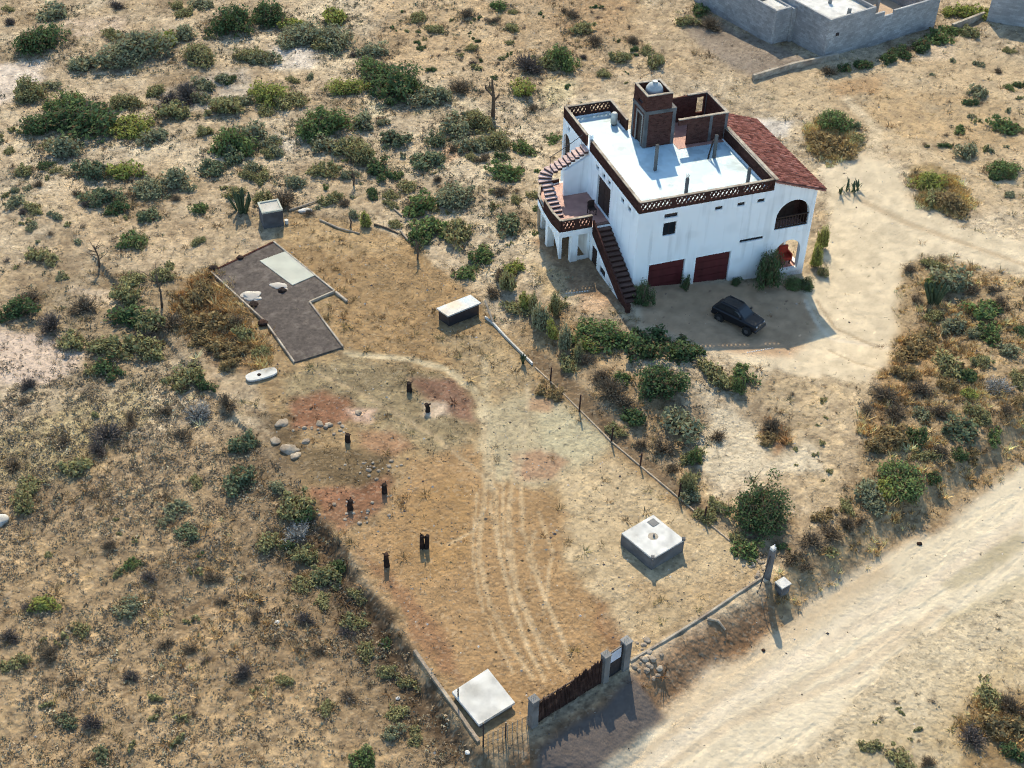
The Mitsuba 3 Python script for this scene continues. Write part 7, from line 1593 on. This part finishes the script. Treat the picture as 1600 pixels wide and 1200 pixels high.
# ---------------------------------------------------------------- plants
FOLIAGE = {'g': [(0.044, 0.066, 0.024), (0.062, 0.082, 0.032)], 'd': [(0.027, 0.042, 0.018), (0.038, 0.056, 0.025)], 'y': [(0.095, 0.110, 0.028), (0.125, 0.125, 0.038)], 'o': [(0.078, 0.080, 0.036), (0.105, 0.098, 0.048)],
           's': [(0.070, 0.078, 0.046), (0.098, 0.100, 0.062)], 'b': [(0.047, 0.060, 0.034), (0.064, 0.076, 0.044)], 'w': [(0.120, 0.092, 0.062), (0.165, 0.128, 0.085)], 'k': [(0.200, 0.148, 0.070), (0.250, 0.190, 0.095)],
           'p': [(0.092, 0.078, 0.068), (0.122, 0.102, 0.088)], 'x': [(0.270, 0.240, 0.200), (0.330, 0.300, 0.250)], 'c': [(0.030, 0.048, 0.026), (0.045, 0.062, 0.032)]}
for _k in FOLIAGE: FOLIAGE[_k] = [tuple(min(0.36, x * (3.1 if _k in 'so' else 2.9 if _k in 'gdyb' else 1.35)) for x in c) for c in FOLIAGE[_k]]
def leaf_cloud(kind, seed, leaf, nclump, per, hgt=0.85):
    """a crown of radius 1: leaf-sized faces gathered in clumps through a lumpy, open volume"""
    r = np.random.default_rng(seed); c0, c1 = np.array(FOLIAGE[kind])
    ctr = []
    nm = r.integers(2, 5); mo = np.array([(0.0, 0.0)] + [(r.uniform(0.3, 0.6) * math.cos(t), r.uniform(0.3, 0.6) * math.sin(t)) for t in r.uniform(0, 6.28, nm)]); mr = r.uniform(0.38, 0.68, nm + 1); mh = r.uniform(0.55, 1.0, nm + 1)
    for i in range(nclump):
        q = r.integers(0, nm + 1); a = r.uniform(0, 6.28); el = math.asin(r.uniform(0.0, 1.0)); rad = r.uniform(0.5, 1.0) * mr[q]; out = 1.25 if r.random() < 0.12 else 1.0
        ctr.append((mo[q, 0] + out * rad * math.cos(a) * math.cos(el), mo[q, 1] + out * rad * math.sin(a) * math.cos(el), hgt * mh[q] * (0.12 + 1.25 * rad * math.sin(el) * out)))
    ctr = np.array(ctr); cr = r.uniform(0.13, 0.36, nclump)
    ci = np.repeat(np.arange(nclump), per); n = len(ci)
    d = r.normal(size=(n, 3)); d /= np.linalg.norm(d, axis=1)[:, None]
    p = ctr[ci] + d * (cr[ci] * r.uniform(0.3, 1.25, n) ** 0.7)[:, None]
    p[:, 2] = np.maximum(p[:, 2], 0.02 + 0.08 * r.random(n))
    nrm = d * 0.6 + r.normal(size=(n, 3)) * 0.7 + [0, 0, 0.35]; nrm /= np.linalg.norm(nrm, axis=1)[:, None]
    a = np.cross(nrm, r.normal(size=(n, 3))); a /= np.linalg.norm(a, axis=1)[:, None]; b = np.cross(nrm, a)
    L = leaf * r.uniform(0.6, 1.35, n)[:, None]; W = L * r.uniform(0.45, 0.7, (n, 1))
    v = np.stack([p - a * L, p + b * W, p + a * L, p - b * W], 1).reshape(-1, 3)
    k = np.arange(n)[:, None] * 4; f = np.vstack([k + [0, 1, 2], k + [0, 2, 3]])
    mixw = (r.uniform(0, 1, nclump)[ci] * 0.6 + r.uniform(0, 0.4, n))[:, None]
    col = (c0 * (1 - mixw) + c1 * mixw) * r.uniform(0.75, 1.3, (n, 1)); dry = r.random(n) < 0.13
    col[dry] = np.array((0.16, 0.11, 0.06)) * r.uniform(0.7, 1.3, (int(dry.sum()), 1))
    nt = 40 + nclump * 3; td = r.normal(size=(nt, 3)); td[:, 2] = np.abs(td[:, 2]) + 0.3; td /= np.linalg.norm(td, axis=1)[:, None]; tq = ctr[r.integers(0, nclump, nt)]; te = tq + td * r.uniform(0.2, 0.5, (nt, 1)); ts = np.cross(td, r.normal(size=(nt, 3))); ts /= np.linalg.norm(ts, axis=1)[:, None]
    tv = np.stack([tq - ts * 0.016, tq + ts * 0.016, te], 1).reshape(-1, 3); f = np.vstack([f, np.arange(nt * 3).reshape(-1, 3) + len(v)]); v = np.vstack([v, tv]); tcol = np.repeat(np.array((0.17, 0.135, 0.10)) * r.uniform(0.6, 1.4, (nt, 1)), 3, 0)
    m = MB()
    for q in ctr[r.permutation(nclump)[:14]]:
        m.tube([(0, 0, -0.1), (q[0] * 0.4, q[1] * 0.4, q[2] * 0.45), tuple(q * 0.95)], [0.045, 0.03, 0.012], 4, cap=False)
    return (v, f), np.vstack([np.repeat(col, 4, 0), tcol]).clip(0.008, 0.6), m.get()
def twig_cloud(kind, seed, n=420):
    """a bare bush of radius 1: branching twigs, few leaves"""
    r = np.random.default_rng(seed); c0, c1 = np.array(FOLIAGE[kind]); V, Cc = [], []
    lobes = r.normal(size=(9, 3)); lobes[:, 2] = np.abs(lobes[:, 2]) * 0.9 + 0.25; lobes /= np.linalg.norm(lobes, axis=1)[:, None]
    for i in range(n):
        d = lobes[r.integers(9)] + r.normal(size=3) * 0.28; d /= np.linalg.norm(d); d[2] = abs(d[2])
        R0 = r.uniform(0.05, 0.55); R1 = R0 + r.uniform(0.25, 0.5); p = d * R0 * np.array((1, 1, 0.8)); d2 = d + r.normal(size=3) * 0.35; q = p + d2 * (R1 - R0); q[2] = max(q[2], 0.02)
        s = np.cross(d2, r.normal(size=3)); s /= np.linalg.norm(s) + 1e-6; w = r.uniform(0.012, 0.028)
        V += [p - s * w, p + s * w, q + s * w * 0.3]; t = r.uniform(); Cc += [(c0 * (1 - t) + c1 * t) * r.uniform(0.7, 1.3)] * 3
    for i in range(n):
        d = lobes[r.integers(9)] + r.normal(size=3) * 0.32; d /= np.linalg.norm(d); d[2] = abs(d[2]); p = d * r.uniform(0.4, 1.0) * np.array((1, 1, 0.8)); u = r.normal(size=(3, 3)); u /= np.linalg.norm(u, axis=1)[:, None]
        V += [p + x * r.uniform(0.03, 0.065) for x in u]; t = r.uniform(); Cc += [(c0 * (1 - t) + c1 * t) * r.uniform(0.8, 1.4)] * 3
    st = MB()
    for q in lobes: st.tube([(0, 0, -0.1), tuple(q * 0.35), tuple(q * 0.7)], [0.05, 0.03, 0.012], 4, cap=False)
    return (np.array(V), np.arange(len(V)).reshape(-1, 3)), np.array(Cc).clip(0.01, 0.6), st.get()
def cactus_clump(seed):
    r = np.random.default_rng(seed); parts = []
    for i in range(16):
        a, d = r.uniform(0, 6.28), r.uniform(0, 0.7); lean = 0.35 * d; h = r.uniform(0.9, 1.7); x, y = d * math.cos(a), d * math.sin(a)
        pts = [(x * 0.5, y * 0.5, -0.1), (x * 0.9, y * 0.9, h * 0.4), (x + lean * math.cos(a), y + lean * math.sin(a), h * 0.85), (x + lean * 1.1 * math.cos(a), y + lean * 1.1 * math.sin(a), h)]
        parts.append(MB().tube(pts, [0.07, 0.09, 0.085, 0.03], 7).get())
    return parts
PROTO = {}
def proto(kind, big, i):
    """big: 0 small tuft, 1 bush, 2 large bush"""
    key = (kind, big, i)
    if key not in PROTO:
        seed = 1000 + ord(kind) * 17 + big * 7 + i
        if kind in 'pxw': m, c, s = twig_cloud(kind, seed, (150, 520, 900)[big])
        else: m, c, s = leaf_cloud(kind, seed, (0.17, 0.085, 0.055)[big], (9, 26, 46)[big], (22, 46, 72)[big])
        bs = 'vertex_paint' if kind in 'pxw' else 'leaf'
        PROTO[key] = (ply(m, bs, color=c), ply(s, 'bark'))
    return PROTO[key]
rp_ = np.random.default_rng(21)
NAMES = {'p': 'dry_brush', 'w': 'dry_brush', 'k': 'dry_brush', 'x': 'dry_brush', 'c': 'cactus'}
CATS = {'bush': 'bush', 'dry_brush': 'dry brush', 'cactus': 'cactus', 'scrub_tuft': 'scrub'}
CACT = [[ply(m, 'leaf_green', smooth=True) for m in cactus_clump(s)] for s in (1, 2)]
rough('leaf_green', FOLIAGE['c'][1], 0.2, 6, 0.8, 0.2)
def plant(kind, x, y, r, label, group=None, name=None, sz=1.0, sx=1.0):
    nm = name or NAMES.get(kind, 'bush'); z = float(hz(x, y)) - 0.04; key = thing(nm, label, CATS[nm], group)
    big = 0 if r < 0.42 else (1 if r < 1.35 else 2); rot = float(rp_.uniform(0, 360)); asp = float(rp_.uniform(0.78, 1.28)); hh = float(rp_.uniform(0.8, 1.2)) * sz; r *= 1.25 if r < 1.35 else 1.1
    tw = T().translate([x, y, z]).rotate([0, 0, 1], rot).scale([r * asp, r / asp, r * hh])
    if kind == 'c':
        for i, d in enumerate(CACT[int(rp_.integers(2))]): scene[numbered(key + '__stem')] = {**d, 'to_world': tw}
        return
    a, b = proto(kind, big, int(rp_.integers(5)))
    scene[key + ('__crown' if nm in ('bush', 'scrub_tuft') else '__twigs')] = {**a, 'to_world': tw}
    if big: scene[key + '__stem'] = {**b, 'to_world': tw}
for row in PLANTS.strip().splitlines():
    k, x, y, r, lb = row.split(' ', 4); plant(k, float(x), float(y), float(r), lb)
for row in SMALL_PLANTS.strip().splitlines():
    k, x, y, r, lb = row.split(' ', 4); plant(k, float(x), float(y), float(r), lb, None, 'scrub_tuft')

# trees and garden plants with a place of their own
def tree(name, p, r, h, kind, label, cat='tree', seed=1, trunk=0.12, n=(60, 80), leaf=0.045):
    key = thing(name, label, cat); z = ground_at(p)
    m, c, s = leaf_cloud(kind, seed, leaf, n[0], n[1]); v, f = m
    v = v * (r, r, h) + (p[0], p[1], z + 0.05 * h); put('crown', (v, f), 'leaf', key, color=c)
    s.vertices[:, :] = s.vertices * (r, r, h) + (p[0], p[1], z + 0.05 * h); put('branches', s, 'bark', key)
    put('trunk', MB().tube([(p[0], p[1], z - 0.3), (p[0] + 0.05, p[1], z + h * 0.4), (p[0], p[1], z + h * 0.6)], [trunk, trunk * 0.8, trunk * 0.5], 8).get(), 'bark', key)
tree('roadside_tree', (13.95, 51.77), 2.0, 2.6, 'd', 'big dense dark green tree at the right corner of the yard by the road', seed=71, n=(110, 85), leaf=0.035)
tree('wall_creeper', (17.06, 74.25), 1.1, 3.7, 'd', 'dark green climbing shrub against the white front wall left of the lower arch', 'shrub', seed=72)
tree('house_shrub', (8.37, 70.20), 0.75, 2.2, 'd', 'dark shrub at the foot of the front stair by the left garage', 'shrub', seed=73)
tree('house_shrub', (11.50, 72.65), 0.38, 1.3, 'd', 'dark shrub between the two garage doors', 'shrub', seed=74, n=(26, 50), leaf=0.08)
tree('house_shrub', (15.02, 74.15), 0.5, 0.5, 'd', 'low dark plant right of the second garage door', 'shrub', seed=75, n=(26, 50), leaf=0.08)
tree('house_shrub', (19.10, 74.82), 1.0, 0.9, 'g', 'low green shrub below the lower arch of the house', 'shrub', seed=76)
tree('house_shrub', (20.00, 74.37), 0.7, 0.9, 'd', 'dark shrub at the right front corner of the house', 'shrub', seed=77)
tree('house_shrub', (21.37, 76.38), 0.45, 1.0, 'o', 'olive potted shrub right of the house corner on the sand', 'shrub', seed=78, n=(26, 50), leaf=0.08)
tree('bamboo_clump', (20.96, 77.45), 0.55, 2.6, 'y', 'tall yellow green cane plant along the right side of the house', 'shrub', seed=79)
tree('bamboo_clump', (21.82, 79.73), 0.5, 2.6, 'y', 'yellow green cane plant behind the first at the right side of the house', 'shrub', seed=80)
tree('yellow_bush', (-10.81, 79.87), 0.62, 1.5, 'y', 'bright yellow bush on dark soil by the fallen logs', 'bush', seed=81, n=(30, 60), leaf=0.07)
tree('stair_plant', (6.69, 71.81), 0.6, 0.8, 'd', 'dark green plants along the left foot of the front stair', 'shrub', seed=82)
k = thing('agave_cluster', 'dark spiky agave cluster right of the tiled roof eave', 'agave')
p = (25.02, 86.97); re = np.random.default_rng(83)
for q in range(26):
    o = np.array((re.normal(0, 0.45), re.normal(0, 0.35))); a = re.uniform(0, 6.28); l = re.uniform(0.5, 1.0); b = np.array((p[0] + o[0], p[1] + o[1])); z = ground_at(b); d = np.array((math.cos(a), math.sin(a))) * l * 0.55
    sd = np.array((-math.sin(a), math.cos(a), 0)) * 0.08
    A, B_, Cq = np.array((*b, z)), np.array((*(b + d * 0.5), z + l * 0.7)), np.array((*(b + d), z + l))
    put('leaf', trimesh.Trimesh([A - sd * 0.7, A + sd * 0.7, B_ + sd, B_ - sd, Cq], [(0, 1, 2), (0, 2, 3), (3, 2, 4)], process=False), 'leaf_green', k)
p = (0.64, 64.61)
k = thing('agave_cluster', 'dark agave against the white kerb in the yard', 'agave'); z = ground_at(p)
for q in range(16):
    a = re.uniform(0, 6.28); l = re.uniform(0.5, 0.9); d = np.array((math.cos(a), math.sin(a))) * l * 0.4; sd = np.array((-math.sin(a), math.cos(a), 0)) * 0.07; A, Cq = np.array((*p, z)), np.array((p[0] + d[0], p[1] + d[1], z + l))
    put('leaf', trimesh.Trimesh([A - sd, A + sd, (A + Cq) / 2 + sd, (A + Cq) / 2 - sd, Cq], [(0, 1, 2), (0, 2, 3), (3, 2, 4)], process=False), 'leaf_green', k)

for i, (p, r, h, kd, lb) in enumerate((((-0.29, 72.13), 0.75, 2.0, 'o', 'tall feathery olive sapling tree by the kerb, uppermost of the row'), ((0.62, 70.26), 0.55, 1.6, 'y', 'yellow green feathery sapling tree, second from the shed along the kerb'), ((1.79, 67.70), 0.8, 2.6, 's', 'tall grey green feathery tree in the middle of the kerb row'), ((3.31, 65.62), 0.55, 2.4, 's', 'narrow grey green feathery tree, lowest of the kerb row'), ((2.61, 69.15), 0.5, 1.9, 'o', 'slender olive sapling tree behind the kerb row'), ((10.05, 53.78), 0.5, 1.7, 'o', 'slender olive sapling by the lower yard boundary'), ((10.61, 56.06), 0.5, 1.5, 'g', 'slender green sapling left of the pale sand patch'), ((13.94, 62.22), 0.55, 1.7, 'g', 'upright green sapling below the shaded car court'))):
    tree('feathery_tree', p, r, h, kd, lb, seed=90 + i, trunk=0.06, n=(34, 46), leaf=0.075)

for i, (p, r, h, kd, lb) in enumerate((((-0.95, 73.06), 0.5, 1.5, 'w', 'brownish slender sapling nearest the blue lidded shed in the kerb row'), ((1.21, 69.25), 0.5, 2.2, 'o', 'tall olive feathery tree between the two grey green ones in the kerb row'), ((2.44, 66.79), 0.5, 2.0, 'y', 'pale green feathery tree close to the white kerb end'), ((4.01, 64.62), 0.5, 1.6, 'o', 'short olive feathery tree at the low end of the kerb row'))):
    tree('feathery_tree', p, r, h, kd, lb, seed=120 + i, trunk=0.05, n=(30, 46), leaf=0.075)
